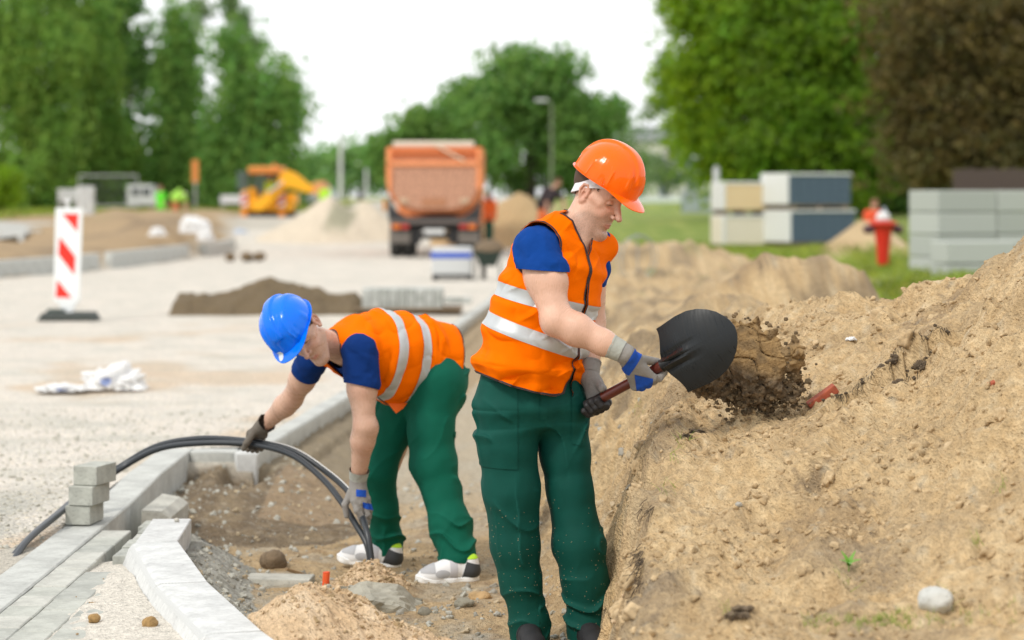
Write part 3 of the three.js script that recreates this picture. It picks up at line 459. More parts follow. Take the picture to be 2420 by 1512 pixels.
// separate patches of one cut-out become parts of their own
function addPieces(parent, name, g, mat) {
  const I = g.index.array, n = g.attributes.position.count, up = new Int32Array(n).map((_, i) => i), find = a => { while (up[a] !== a) a = up[a] = up[up[a]]; return a; };
  for (let i = 0; i < I.length; i += 3) { up[find(I[i])] = find(I[i + 1]); up[find(I[i + 1])] = find(I[i + 2]); }
  const sets = new Map(); for (let i = 0; i < I.length; i += 3) { const k = find(I[i]); if (!sets.has(k)) sets.set(k, []); sets.get(k).push(I[i], I[i + 1], I[i + 2]); }
  for (const idx of sets.values()) { if (idx.length < 36) continue; const q = g.clone(), map = new Map(), keep = []; for (const i of idx) if (!map.has(i)) { map.set(i, keep.length); keep.push(i); } for (const k of Object.keys(g.attributes)) { const a = g.attributes[k], s = a.itemSize, o = new Float32Array(keep.length * s); keep.forEach((v, j) => { for (let c = 0; c < s; c++) o[j * s + c] = a.array[v * s + c]; }); q.setAttribute(k, new THREE.BufferAttribute(o, s)); } q.setIndex(idx.map(i => map.get(i))); addW(parent, name, q, mat); }
}
// head in its own axes: x to the person's left, y up, z towards the face, ear canals on the x axis
function headField() {
  const f = [];
  const skull = ell(V(0, .055, -.006), V(.076, .098, .1)), face = ell(V(0, -.015, .042), V(.061, .088, .06)), forehead = ell(V(0, .05, .06), V(.058, .05, .04));
  const pair = (a, b, ra, rbb) => { const l = cap(a, b, ra, rbb); return (x, y, z) => l(Math.abs(x), y, z); };
  const jaw = pair(V(.05, -.058, .012), V(.021, -.113, .085), .0235, .019), chin = ell(V(0, -.118, .095), V(.025, .019, .018)), cheek = ell(V(0, -.03, .075), V(.048, .04, .03)), bone = pair(V(.052, -.006, .06), V(.064, .0, .03), .014, .01), muzzle = ell(V(0, -.068, .083), V(.03, .03, .022));
  const brow = pair(V(.012, .03, .092), V(.043, .032, .078), .012, .01), bridge = cap(V(0, .022, .098), V(0, -.012, .118), .0085, .0095), tip = cap(V(0, -.012, .118), V(0, -.03, .132), .0095, .0115), wing = pair(V(.012, -.035, .115), V(.013, -.034, .108), .008, .007);
  const lipU = pair(V(0, -.066, .107), V(.021, -.069, .097), .0062, .0035), lipL = pair(V(0, -.077, .105), V(.019, -.073, .097), .0072, .004), slit = pair(V(0, -.0715, .113), V(.025, -.0715, .102), .0022, .002), sock = pair(V(.031, .008, .106), V(.034, .008, .1), .0165, .0165), lid = pair(V(.031, .009, .0835), V(.033, .009, .083), .0125, .0125), lidcrease = pair(V(.018, .006, .096), V(.043, .004, .091), .0022, .0018), dip = cap(V(0, -.049, .116), V(0, -.059, .113), .003), nostril = pair(V(.006, -.043, .122), V(.007, -.039, .12), .004, .003);
  // ear
  const he = [[.074, -.002, .013], [.077, .02, .013], [.082, .034, .002], [.087, .03, -.013], [.087, .01, -.019], [.083, -.012, -.013], [.079, -.027, -.001]], ear = [];
  for (let i = 0; i < he.length - 1; i++) ear.push(cap(V(...he[i]), V(...he[i + 1]), .0048 - .0001 * i, .0048));
  const pinna = ell(V(.0785, .004, -.002), V(.0055, .03, .0155)), lobe = cap(V(.077, -.026, .003), V(.076, -.02, .008), .0072, .006), anti = cap(V(.083, .018, -.006), V(.081, -.01, -.006), .0035), concha = ell(V(.084, -.003, .002), V(.007, .011, .008)), tragus = cap(V(.077, .001, .011), V(.078, -.006, .011), .0045);
  const earF = (x, y, z) => { let d = ear[0](x, y, z); for (let i = 1; i < ear.length; i++) d = Math.min(d, ear[i](x, y, z)); d = smin(d, pinna(x, y, z), .005); d = smin(d, lobe(x, y, z), .005); d = smin(d, anti(x, y, z), .004); d = smax(d, -concha(x, y, z), .003); return smin(d, tragus(x, y, z), .003); };
  return (x, y, z) => {
    const ax = Math.abs(x);
    let d = skull(x, y, z); if (d > .14) return d - .03;
    d = smin(d, face(x, y, z), .03); d = smin(d, forehead(x, y, z), .03); d = smin(d, jaw(x, y, z), .024); d = smin(d, cheek(x, y, z), .02); d = smin(d, bone(x, y, z), .016); d = smin(d, chin(x, y, z), .016); d = smin(d, muzzle(x, y, z), .016); d = smin(d, brow(x, y, z), .012);
    d = smax(d, -sock(x, y, z), .014); d = smin(d, lid(x, y, z), .004); d = smax(d, -lidcrease(x, y, z), .002);
    d = smin(d, bridge(x, y, z), .012); d = smin(d, tip(x, y, z), .008); d = smin(d, wing(x, y, z), .006); d = smax(d, -nostril(x, y, z), .003); d = smax(d, -dip(x, y, z), .004);
    d = smin(d, lipU(x, y, z), .004); d = smin(d, lipL(x, y, z), .004); d = smax(d, -slit(x, y, z), .002);
    d = smin(d, earF(ax, y, z), .005);
    return d;
  };
}
const HEAD = headField();
// colour of the skin, by place on the head
function headTone(x, y, z, base, stubble) {
  const ax = Math.abs(x), red = [.62, .26, .19]; let q = base.slice();
  q = mix3(q, red, .35 * ss(.07, .078, ax) * ss(-.04, -.02, y) * ss(.045, .03, y));                                  // ears
  q = mix3(q, red, .3 * Math.exp(-(((ax - .04) / .025) ** 2 + ((y + .025) / .025) ** 2)) * ss(.04, .07, z));         // cheeks
  q = mix3(q, red, .3 * Math.exp(-((x / .014) ** 2 + ((y + .03) / .014) ** 2)) * ss(.11, .12, z));                   // nose tip
  const beard = ss(-.035, -.06, y + .03 * ss(.05, .0, z) - .02 * ss(.09, .1, z)) * ss(-.005, .02, z) * ss(-.145, -.12, y) * (1 - Math.exp(-((x / .02) ** 2 + ((y + .071) / .008) ** 2)) * .8);
  q = mix3(q, [.17, .12, .095], stubble * beard * (.36 + .3 * n3(x * 420, y * 420, z * 420)));
  const lip = Math.exp(-((x / .021) ** 4 + ((y + .0715) / .0085) ** 4)) * ss(.09, .098, z); q = mix3(q, [.46, .16, .125], .75 * lip);
  const bl = .031 + .006 * ss(.012, .03, ax) - .004 * ss(.035, .048, ax), eb = ss(.0075, .003, Math.abs(y - bl - .003)) * ss(.008, .014, ax) * ss(.052, .045, ax) * ss(.06, .07, z); q = mix3(q, [.07, .04, .025], .8 * eb * (.75 + .4 * n3(x * 500, y * 150, z * 300)));
  const lash = ss(.0026, .0012, Math.abs(y - .0045 + .35 * Math.max(0, ax - .034))) * ss(.017, .02, ax) * ss(.047, .043, ax) * ss(.07, .08, z); q = mix3(q, [.04, .022, .016], .85 * lash);
  return q;
}
function frame(o, U, F, s) { const f = F.clone().normalize(), u = U.clone().addScaledVector(f, -U.dot(f)).normalize(), l = u.clone().cross(f); const m = new THREE.Matrix4().makeBasis(l.clone().multiplyScalar(s), u.clone().multiplyScalar(s), f.clone().multiplyScalar(s)); m.setPosition(o); return m; }
function helmetGeo(o) {
  const NT = 128, NP = 26, prof = [];
  for (let j = 0; j <= NP; j++) { const ph = Math.PI / 2 * (1 - j / NP); prof.push([ph, 0]); }
  for (const f of [.35, 1]) prof.push([0, f]); prof.push([0, 1.0001]); prof.push([0, -.2]); for (let j = 0; j <= 8; j++) prof.push([Math.PI / 2 * j / 8, -1]);
  const P = [], I = [], n = NT, rows = prof.length;
  prof.forEach(([ph, fl], j) => {
    for (let i = 0; i < NT; i++) {
      const th = i / NT * 2 * Math.PI, sx = Math.sin(th), cz = Math.cos(th), e = 2.25, cp = Math.pow(Math.cos(ph), 2 / e), sp = Math.pow(Math.sin(ph), 2 / e);
      let x = o.a * sx * cp, z = o.c * cz * cp * (cz > 0 ? 1 : 1.02), y = o.h * sp; let bumpR = 0; const out = Math.hypot(x, z) || 1, ax = Math.abs(x), adeg = Math.abs(th > Math.PI ? th - 2 * Math.PI : th);
      if (fl >= 0 && ph > 0) bumpR = o.relief(ax, y, z, adeg, ph);
      const inner = fl === -1, peak = ss(1.15, .25, adeg), flw = .009 + o.peak * peak, rim = j > NP && !inner;
      if (inner) { const k = .965; x *= k; z *= k; y = y * .97 - .001; }
      if (fl > 0) { const w = flw * Math.min(fl, 1); x += x / out * w * (1 - .15 * peak); z += z / out * w; y -= (.002 + o.droop * peak) * Math.min(fl, 1) ** 1.4; y += .0035 * (1 - peak) * (fl >= 1 ? 1 : 0); if (fl > 1) y -= .003; }
      if (fl === -.2) { y -= .003; }
      if (!rim) { const nx = x / (o.a * o.a), ny = y / (o.h * o.h), nz = z / (o.c * o.c), l = Math.hypot(nx, ny, nz) || 1; x += nx / l * bumpR; y += ny / l * bumpR; z += nz / l * bumpR; }
      y -= .012 * cz * (1 - sp) * 0; P.push(x, y, z);
    }
  });
  for (let j = 0; j < rows - 1; j++) for (let i = 0; i < NT; i++) { const q = (i + 1) % NT, a = j * n + i, b = j * n + q; I.push(a, a + n, b, b, a + n, b + n); }
  const g = new THREE.BufferGeometry(); g.setAttribute('position', new THREE.Float32BufferAttribute(P, 3)); g.setIndex(I); return softUV(toCreasedNormals(outward(g), .65));
}
function headband(m, R, w) { // a strap round the head: R(th) gives [x, y, z] of its middle
  const P = [], I = [], n = 72; for (let i = 0; i < n; i++) { const [x, y, z] = R(i / n * 2 * Math.PI), l = Math.hypot(x, z); for (const [k, dy] of [[0, -w / 2], [.0022, -w / 2 + .001], [.0022, w / 2 - .001], [0, w / 2]]) P.push(x + x / l * k, y + dy, z + z / l * k); }
  for (let i = 0; i < n; i++) for (let j = 0; j < 3; j++) { const a = i * 4 + j, b = (i + 1) % n * 4 + j; I.push(a, a + 1, b, b, a + 1, b + 1); }
  const g = new THREE.BufferGeometry(); g.setAttribute('position', new THREE.Float32BufferAttribute(P, 3)); g.setIndex(I); g.computeVertexNormals(); g.applyMatrix4(m); return softUV(g);
}
// a hand that closes round a rod: c on its axis, a along the axis towards the index finger, n towards the back of the hand
function gripHand({ c, a, n, w, r, flip = 1, ang = [38, 95, 160, 215], slant = 0, thumbAng = [-55, -105], sp = .0205 }) {
  a = a.clone().normalize(); n = n.clone().addScaledVector(a, -n.dot(a)).normalize(); const q = a.clone().cross(n).multiplyScalar(flip), rad = d => d * Math.PI / 180;
  const pt = (s, deg, R) => c.clone().addScaledVector(a, s).addScaledVector(n, Math.cos(rad(deg)) * R).addScaledVector(q, Math.sin(rad(deg)) * R);
  const fingers = []; for (let i = 0; i < 4; i++) { const s = (1.4 - i) * sp, len = [1, 1.06, 1, .86][i]; fingers.push([pt(s, ang[0] * len, r + .021), pt(s + slant * .4, ang[1] * len, r + .0155), pt(s + slant, ang[2] * len, r + .0115), pt(s + slant * 1.5, ang[3] * len, r + .0105)]); }
  const t0 = w.clone().lerp(fingers[0][0], .42).addScaledVector(q, -.012).addScaledVector(a, .012), thumb = [t0, pt(sp * 2.1, thumbAng[0], r + .0145), pt(sp * 2.5, thumbAng[1], r + .0125)];
  return { w, fingers, thumb, n };
}
function handField({ w, fingers, thumb }, grow = 0) {
  const palm = fingers.map((f, i) => cap(w.clone().lerp(f[0], .1), f[0], .0225 + grow, .0135 + grow)), cross = cap(fingers[0][0], fingers[3][0], .0125 + grow), heel = cap(w, w.clone().lerp(thumb[0], .8), .023 + grow, .017 + grow);
  const web = cap(thumb[0], fingers[0][0], .012 + grow, .009 + grow);
  const fs = fingers.map(f => [cap(f[0], f[1], .0125 + grow, .0112 + grow), cap(f[1], f[2], .0112 + grow, .0102 + grow), cap(f[2], f[3], .0102 + grow, .0088 + grow)]);
  const th = [cap(thumb[0], thumb[1], .0155 + grow, .0125 + grow), cap(thumb[1], thumb[2], .0122 + grow, .0098 + grow)];
  return (x, y, z) => {
    let d = palm[0](x, y, z); if (d > .13) return d - .07;
    for (let i = 1; i < 4; i++) d = smin(d, palm[i](x, y, z), .014); d = smin(d, cross(x, y, z), .01); d = smin(d, heel(x, y, z), .016); d = smin(d, web(x, y, z), .012);
    let g = 9; for (const f of fs) { let e = smin(f[0](x, y, z), f[1](x, y, z), .005); e = smin(e, f[2](x, y, z), .004); g = smin(g, e, .0025); }
    d = smin(d, g, .006); const t = smin(th[0](x, y, z), th[1](x, y, z), .005); return smin(d, t, .007);
  };
}
const ridge = t => { const k = 1 - Math.abs(Math.sin(t)); return k * k * k; };
const wrinkle = (x, y, z, s, a) => a * (n3(x * s, y * s, z * s) * .6 + .4 * n3(x * s * 2.1 + 5, y * s * 2.1, z * s * 2.1));
// glove parts: the glove, its cuff and blue patches
function glove(person, hand, elbow, o) {
  const hf = handField(hand, .0022), dir = elbow.clone().sub(hand.w).normalize(), c0 = hand.w.clone().addScaledVector(dir, -.012), c1 = hand.w.clone().addScaledVector(dir, o.cuff ?? .055);
  const f = (x, y, z) => smin(hf(x, y, z), cap0(x, y, z), .014) + wrinkle(x, y, z, 70, .0014), cap0 = cap(c0, hand.w.clone().addScaledVector(dir, .014), .0325, .0355);
  const pts = [hand.w, ...hand.fingers.flat(), ...hand.thumb], g = mesh(f, ...bounds(pts, .045), .0026), cutAt = q => (x, y, z) => q - ((x - hand.w.x) * dir.x + (y - hand.w.y) * dir.y + (z - hand.w.z) * dir.z);
  addW(person, 'glove', clip(g, cutAt(.016)), o.mat || MP.glove, o.label);
  const cf = cap(hand.w.clone().addScaledVector(dir, -.01), c1, .037, .0425), cg = clip(clip(mesh((x, y, z) => cf(x, y, z) + wrinkle(x * 1, y, z, 40, .0018), ...bounds([hand.w, c1], .06), .004), cutAt(o.cuff ?? .05)), (x, y, z) => -cutAt(.004)(x, y, z));
  addW(person, 'glove_cuff', merge([cg, push(clip(cg, (x, y, z) => -cutAt((o.cuff ?? .05) - .006)(x, y, z)), .0015)]), o.cuffMat || MP.cuff);
  for (const fn of o.patches || []) { addPieces(person, 'glove_patch', push(clip(g, fn), .0016), o.patchMat || MP.patch); }
  return g;
}
function shoe(person, heel, toe, up, o) { // trainer with sole, upper, dark heel quarter
  const f = toe.clone().sub(heel), L = f.length(); f.normalize(); const s = up.clone().cross(f).normalize(), u = f.clone().cross(s).normalize(), loc = (x, y, z) => { const dx = x - heel.x, dy = y - heel.y, dz = z - heel.z; return [dx * f.x + dy * f.y + dz * f.z, dx * u.x + dy * u.y + dz * u.z, dx * s.x + dy * s.y + dz * s.z]; };
  const P = (a, b, c = 0) => heel.clone().addScaledVector(f, a * L).addScaledVector(u, b).addScaledVector(s, c);
  const upper = blend([cap(P(.14, .05), P(.14, .085), .036, .034), cap(P(.14, .045), P(.45, .05), .036, .036), cap(P(.45, .048), P(.72, .034), .038, .04), cap(P(.72, .034), P(.87, .028), .04, .033), cap(P(.3, .085), P(.55, .062), .026, .03)], .03);
  const body = (x, y, z) => { const q = loc(x, y, z); return smax(upper(x, y, z), .014 - q[1], .004); }, g = mesh(body, ...bounds([P(0, 0), P(1, .1)], .06), .0045);
  addW(person, 'shoe', g, o.upper, o.label);
  const so = (x, y, z) => { const q = loc(x, y, z); const t = clamp(q[0] / L, .13, .86), w = lerp(.036, .044, ss(.2, .75, t)), dx = q[0] - t * L, d = Math.hypot(dx, q[2]) - w + .003 * Math.sin(q[0] * 90) * ss(.03, .01, q[1]); return smax(smax(d, q[1] - .024 - .006 * ss(.3, .05, t) - .012 * ss(.82, .98, q[0] / L), .004), -q[1] + .012 * ss(.85, 1.05, q[0] / L), .006); };
  addW(person, 'sole', mesh(so, ...bounds([P(0, 0), P(1, .05)], .06), .0045), o.sole);
  const part = (name, fn, mat, d = .0016) => { addPieces(person, name, push(clip(g, (x, y, z) => fn(...loc(x, y, z))), d), mat); };
  part('shoe_panel', (a, b, c) => .032 - Math.hypot((a / L - .6) * L, (b - .043) * 1.9), o.mesh); part('shoe_panel', (a, b) => Math.min(.03 - Math.abs(a / L - .83) * L, b - .047) , o.mesh);
  part('heel_panel', (a, b) => Math.min(.26 - a / L - (b - .05) * 1.2, .072 - b + a * .3), o.heel); part('shoe_panel', (a, b) => Math.min(.48 - a / L, a / L - .36, .1), o.mesh2 || o.mesh, .0012);
  part('shoe_collar', (a, b) => Math.min(b - .098, .2 - a / L), o.collar, .002);
  if (o.laces) for (let i = 0; i < 5; i++) addW(person, 'lace', tube([P(.36 + i * .055, .096 - i * .006, -.024), P(.375 + i * .055, .103 - i * .006, 0), P(.36 + i * .055, .096 - i * .006, .024)], .0028, 6, 8), o.laces);
}

// something worn: a group under the person, placed by a world matrix
function wear(person, name, m) { const g = new THREE.Group(); g.name = name; m.decompose(g.position, g.quaternion, g.scale); g.position.sub(person.position); person.add(g); return g; }
// ---------------------------------------------------------------- the standing man with the shovel
{
  const p = (x, y, z = 0) => at(x, y, 8.5 + z);
  const man = thing('person', 'man in orange hard hat and orange vest, standing and swinging a black shovel', 'person', V(.1, -.24, -8.47));
  const L = V(.7, 0, -.714), LP = V(.9, 0, -.43);
  const head = frame(p(1406, 461, .03), V(.43, .88, .19), V(.73, -.46, .5), 1.0), inv = head.clone().invert().elements, hs = 1.0;
  const toHead = (x, y, z) => [inv[0] * x + inv[4] * y + inv[8] * z + inv[12], inv[1] * x + inv[5] * y + inv[9] * z + inv[13], inv[2] * x + inv[6] * y + inv[10] * z + inv[14]];
  const S = p(1266, 590, -.14), E = p(1317, 757, -.24), Wr = p(1472, 832, -.27), S2 = p(1402, 608, .1), E2 = p(1398, 765, .1), W2 = p(1391, 885, .0);
  const neck = cap(p(1352, 575, .0), p(1398, 478, .03), .068, .063), trap = blend([cap(p(1345, 545, .01), p(1285, 572, -.1), .045, .05), cap(p(1345, 545, .01), p(1412, 575, .1), .045, .05)], .03);
  const core = loft([{ c: p(1255, 960), L: LP, a: .15, b: .1 }, { c: p(1265, 820), L, a: .15, b: .105 }, { c: p(1300, 690), L, a: .175, b: .12 }, { c: p(1325, 610), L, a: .17, b: .1 }, { c: p(1345, 560), L, a: .1, b: .07 }]);
  const up = S.clone().lerp(E, .42), fo = E.clone().lerp(Wr, .28);
  const armR = blend([cap(S, up, .066, .068), cap(up, E, .068, .05), ball(S.clone().lerp(E, .5).add(V(.022, .012, .01)), .05), cap(E, fo, .05, .055), cap(fo, E.clone().lerp(Wr, .7), .055, .042), cap(E.clone().lerp(Wr, .7), Wr, .042, .032), ball(E.clone().add(V(-.012, -.004, 0)), .044)], .03);
  const armL = blend([cap(S2, E2, .052, .046), cap(E2, E2.clone().lerp(W2, .3), .046, .047), cap(E2.clone().lerp(W2, .3), W2, .047, .032)], .03);
  const legs = blend([cap(p(1200, 960, -.04), p(1207, 1195, -.03), .07, .05), cap(p(1207, 1195, -.03), p(1252, 1490, 0), .05, .04), cap(p(1330, 960, .03), p(1348, 1195, .02), .07, .05), cap(p(1348, 1195, .02), p(1388, 1490, .02), .05, .04)], .02);
  const sterno = blend([cap(p(1388, 535, -.03), p(1366, 598, -.075), .012, .01)], .01);
  const bodyF = (x, y, z) => { let d = smin(core(x, y, z), neck(x, y, z), .05); d = smin(d, trap(x, y, z), .04); d = smin(d, sterno(x, y, z), .02); d = smin(d, armR(x, y, z), .035); d = smin(d, armL(x, y, z), .035); return smin(d, legs(x, y, z), .03); };
  const full = (x, y, z) => { const q = toHead(x, y, z); const h = HEAD(q[0], q[1], q[2]) * hs; return smin(bodyF(x, y, z), h, .022); };
  const np = p(1358, 556), nn = V(.43, .9, 0).normalize(), side = (x, y, z) => (x - np.x) * nn.x + (y - np.y) * nn.y;
  const gb = clip(mesh(bodyF, ...bounds([p(1130, 470, -.35), p(1490, 1500, .3)], .05), .0085), (x, y, z) => -Math.max(side(x, y, z), -9));
  const gh = clip(mesh(full, ...bounds([p(1330, 330, -.16), p(1490, 600, .22)], .02), .0027), side);
  const base = [.68, .41, .29];
  const tone = (x, y, z) => { const q = toHead(x, y, z), n = 1 + .07 * n3(x * 25, y * 25, z * 25) + .06 * n3(x * 160, y * 160, z * 160), hot = .22 * ss(-.1, .5, n3(x * 11 + 4, y * 11, z * 11)); let b = mix3(base, [.66, .31, .21], hot); if (q[1] < -.05) b = mix3(base, [.66, .36, .26], .35 * ss(-.08, -.16, q[1]) * ss(.06, -.06, q[2]) * ss(-.3, -.2, q[1])); let c = q[1] > -.16 && q[1] < .2 && Math.abs(q[0]) < .12 && q[2] > -.14 ? headTone(q[0], q[1], q[2], b, 1) : b; return [c[0] * n, c[1] * n, c[2] * n]; };
  paint(gb, tone); paint(gh, tone);
  addW(man, 'body', merge([gb, gh]), MP.skin);
  // hair: a close shell over the back and sides of the skull
  const hairG = clip(gh, (x, y, z) => { const [a, b, c] = toHead(x, y, z); return Math.min(b - .0 - .03 * ss(-.02, .06, c) + .045 * ss(-.03, -.075, c) + .012 * n3(a * 90, b * 90, c * 90) - .02 * ss(.066, .075, Math.abs(a)) * ss(-.03, .0, c), (b < .03 ? .012 : .045) - c, .3 - Math.hypot(Math.max(0, Math.abs(a) - .071), 0) * 40); });
  addW(man, 'hair', push(hairG, .0028), MP.hair);
  // hard hat
  const hm = frame(V(0, .062, .018).applyMatrix4(head), V(.47, .86, .19), V(.71, -.5, .5), 1);
  const hat = wear(man, 'hard_hat', hm);
  add(hat, 'shell', helmetGeo({ a: .114, c: .132, h: .148, peak: .038, droop: .019, relief: (ax, y, z, th, ph) => { const k = y / .148; let r = .0085 * ss(.03, .022, ax) * ss(.1, .3, k) * (z > 0 ? ss(.30, .36, k) : 1); r += .006 * ss(.012, .006, Math.abs(ax - .05)) * ss(.08, .2, k) * ss(.72, .5, k) * (z > 0 ? 1 : .4); for (const t of [1.05, 1.75, 2.5]) r += .0045 * ss(.05, .012, Math.abs(th - t - .1 * k)) * ss(.03, .08, k) * ss(.62, .3, k); r -= .003 * ss(.1, .05, Math.abs(th - 1.3)) * ss(.25, .2, k); return r; } }), plastic(C(.95, .135, .0)));
  add(hat, 'slot_bracket', merge([rb(.004, .022, .003, .001, -.115, .018, .042, 0, .35), rb(.004, .003, .02, .001, -.117, .009, .052)]), plastic(C(.93, .12, .0)));
  const hb = t => { const s = Math.sin(t), c = Math.cos(t); return [.0815 * s, .022 + .052 * ss(-.5, .9, c) - .04 * Math.max(0, -c), (c > 0 ? .108 : .1 + .026 * c) * c - .004]; };
  add(hat, 'headband', headband(hm.clone().invert().multiply(head), hb, .036), MP.band);
  add(hat, 'band_clip', rb(.003, .022, .03, .001, -.098, -.004, .004), MP.band);
  // t-shirt
  const vSec = [{ c: p(1246, 955), L: V(.78, 0, -.63), a: .222, b: .183 }, { c: p(1250, 865), L, a: .226, b: .183 }, { c: p(1266, 800), L, a: .219, b: .176 }, { c: p(1283, 740), L, a: .214, b: .172 }, { c: p(1299, 690), L, a: .212, b: .168 }, { c: p(1322, 615), L, a: .205, b: .148 }, { c: p(1337, 572), L, a: .178, b: .108 }, { c: p(1347, 540), L, a: .105, b: .075 }];
  const vestCore = loft(vSec, .03, .035), inner = loft(vSec.map(s => ({ ...s, a: s.a - .03, b: s.b - .032 })), .03, .03);
  const hemDir = V(.07, .997, 0).normalize(), Sl = S.clone().lerp(E, .36), aDir = E.clone().sub(S).normalize();
  const sleeve = blend([cap(S, Sl, .076, .079), cap(Sl, S.clone().lerp(E, .5), .079, .08), cap(S.clone().add(V(.03, .0, -.06)), S, .07, .074)], .04);
  const folds = (x, y, z) => { const u = x * 38 + y * 62 + z * 10; return .0065 * Math.sin(u * .85 + 3 * n3(x * 9, y * 9, z * 9)) * ss(-.1, .4, n3(x * 12, y * 7, z * 12 + 3)) + wrinkle(x, y, z, 26, .003); };
  const sl2 = cap(S2, S2.clone().lerp(E2, .3), .058, .06);
  const shirtF = (x, y, z) => smin(smin(smin(inner(x, y, z), sleeve(x, y, z), .03), sl2(x, y, z), .03), trap(x, y, z) - .006, .03) + folds(x, y, z);
  let gs = mesh(shirtF, ...bounds([p(1180, 500, -.3), p(1470, 800, .3)], .03), .0055);
  const hemP = p(1270, 637, -.17), hem1 = (x, y, z) => (y - hemP.y) * hemDir.y + (x - hemP.x) * hemDir.x + .012 * Math.sin(x * 30) + (Math.abs(sleeve(x, y, z)) < .035 ? 0 : 1), nk = cap(p(1352, 590, -.0), p(1400, 470, .02), .082, .08), hem2y = p(0, 700).y;
  const keep = (x, y, z) => { let d = nk(x, y, z) - .004; const onArm = sleeve(x, y, z) < inner(x, y, z) + .0; if (onArm) d = Math.min(d, (y - hemP.y) + .07 * (x - hemP.x)); else d = Math.min(d, y - hem2y); return d; };
  gs = clip(gs, keep);
  addW(man, 'shirt', gs, MP.shirt);
  addW(man, 'sleeve_hem', push(clip(gs, (x, y, z) => sleeve(x, y, z) < inner(x, y, z) ? .028 - ((y - hemP.y) + .07 * (x - hemP.x)) : -1), .0018), MP.shirt);
  // vest
  const shoulderPad = blend([cap(p(1342, 540, .0), p(1268, 562, -.13), .052, .058), cap(p(1342, 540, .0), p(1425, 582, .11), .052, .055)], .03);
  const vf = (x, y, z) => {
    let d = smin(vestCore(x, y, z), shoulderPad(x, y, z), .05); if (d > .06) return d;
    const w = n3(x * 3.2 + y * 1.4, y * 2.4 - x * 1.2, z * 3.2) * .011 + n3(x * 8 + y * 5, y * 4.5 - x * 5, z * 8) * .006 + .0035 * n3(x * 22 + 14 * y, y * 13 - 10 * x, z * 22), crease = .005 * Math.pow(1 - Math.abs(n3(x * 6 - 5 * y, y * 7 + 3 * x, z * 6 + 4)), 6), low = ss(p(0, 780).y, p(0, 900).y, y);
    return d - ridge(y * 17 + x * 13 + 2.5 * n3(x * 3, y * 3, z * 3 + 2)) * .009 * ss(.0, .35, n3(x * 4.5, y * 4.5, z * 4.5 + 7)) - ridge(y * 30 - x * 22 + 2 * n3(x * 4, y * 4, z * 4)) * .005 * ss(-.05, .3, n3(x * 6 + 5, y * 6, z * 6)) + w * (.4 + .45 * low) + crease + .004 * low * Math.sin(Math.atan2(x - .065, z + 8.5) * 9 + 4 * y);
  };
  const gv0 = mesh(vf, ...bounds([p(1080, 470, -.3), p(1475, 985, .3)], .03), .0058);
  const c0 = p(1299, 690), yb = p(0, 602).y, yt = p(0, 488).y, y850 = p(0, 850).y, hole = ball(p(1262, 583, -.215), .108), hole2 = ball(p(1455, 625, .36), .13);
  const u0 = y => lerp(0, .037, clamp((yb - y) / (yb - y850), 0, 1.3)), spine = y => { const t = (y - vSec[1].c.y) / (vSec[6].c.y - vSec[1].c.y); return V(lerp(vSec[1].c.x, vSec[6].c.x, t), y, lerp(vSec[1].c.z, vSec[6].c.z, t)); };
  const hp = p(1250, 915), hn = V(.33, 1, 0).normalize(), slitTop = p(0, 820).y, slitTop2 = p(0, 695).y, slitMid = p(0, 728).y;
  const edge = (x, y, z) => {          // > 0 on the cloth, near 0 along its bound edges
    const s = spine(y), u = (x - s.x) * L.x + (z - s.z) * L.z, v = (x - s.x) * .714 + (z - s.z) * .7; let d = 1;
    d = Math.min(d, hole(x, y, z), hole2(x, y, z));
    if (v > 0) { // front opening: V neck, then a closed line, then the gap over the belly
      const vneck = Math.abs(u - u0(y)) - .088 * clamp((y - yb) / (yt - yb), 0, 1); const open = .022 * ss(slitTop, hp.y, y) + .005 * ss(slitTop2 + .05, slitTop2, y) * ss(slitMid - .06, slitMid, y) + (y < yb ? .0012 : 0); d = Math.min(d, y > yb ? vneck * .8 : Math.abs(u - u0(y)) - open);
    } else d = Math.min(d, nk(x, y, z) + .006);
    const du = Math.abs(u - u0(y)), round = v > 0 ? .035 * Math.exp(-Math.max(0, du - .02) / .022) : 0;
    d = Math.min(d, (x - hp.x) * hn.x + (y - hp.y) * hn.y - round - .012 * ss(.1, .2, u) * (v > 0 ? 1 : 0) + .004 * Math.sin(u * 30)); return d;
  };
  const gv = clip(gv0, edge);
  addW(man, 'vest', gv, MP.orange);
  addW(man, 'vest_piping', merge([push(clip(gv, (x, y, z) => .0068 - edge(x, y, z)), .0028)]), MP.piping);
  const band = (c, n, h) => (x, y, z) => h - Math.abs((x - c.x) * n.x + (y - c.y) * n.y + (z - c.z) * n.z) ;
  for (const [c, n] of [[p(1272, 703), V(.27, 1, .02).normalize()], [p(1250, 783), V(.37, 1, .03).normalize()]]) addW(man, 'reflective_stripe', push(clip(clip(gv, band(c, n, .0255)), (x, y, z) => edge(x, y, z) - .0075), .002), MP.stripe);
  // trousers
  const legR = [[1196, 955, -.03, .107], [1197, 1050, -.035, .104], [1207, 1157, -.03, .1], [1218, 1288, -.02, .086], [1231, 1375, -.01, .076], [1252, 1470, 0, .075], [1254, 1525, 0, .078]], legL = [[1322, 965, .03, .1], [1335, 1069, .03, .087], [1346, 1157, .025, .078], [1367, 1288, .02, .09], [1380, 1375, .02, .084], [1389, 1470, .02, .08], [1391, 1525, .02, .084]];
  const chain = a => a.slice(1).map((q, i) => cap(p(a[i][0], a[i][1], a[i][2]), p(q[0], q[1], q[2]), a[i][3], q[3]));
  const cr = blend(chain(legR), .03), cl = blend(chain(legL), .03), pel = loft([{ c: p(1257, 850), L: LP, a: .19, b: .125 }, { c: p(1257, 960), L: LP, a: .2, b: .135 }, { c: p(1260, 1000), L: LP, a: .17, b: .12 }], .03, .03);
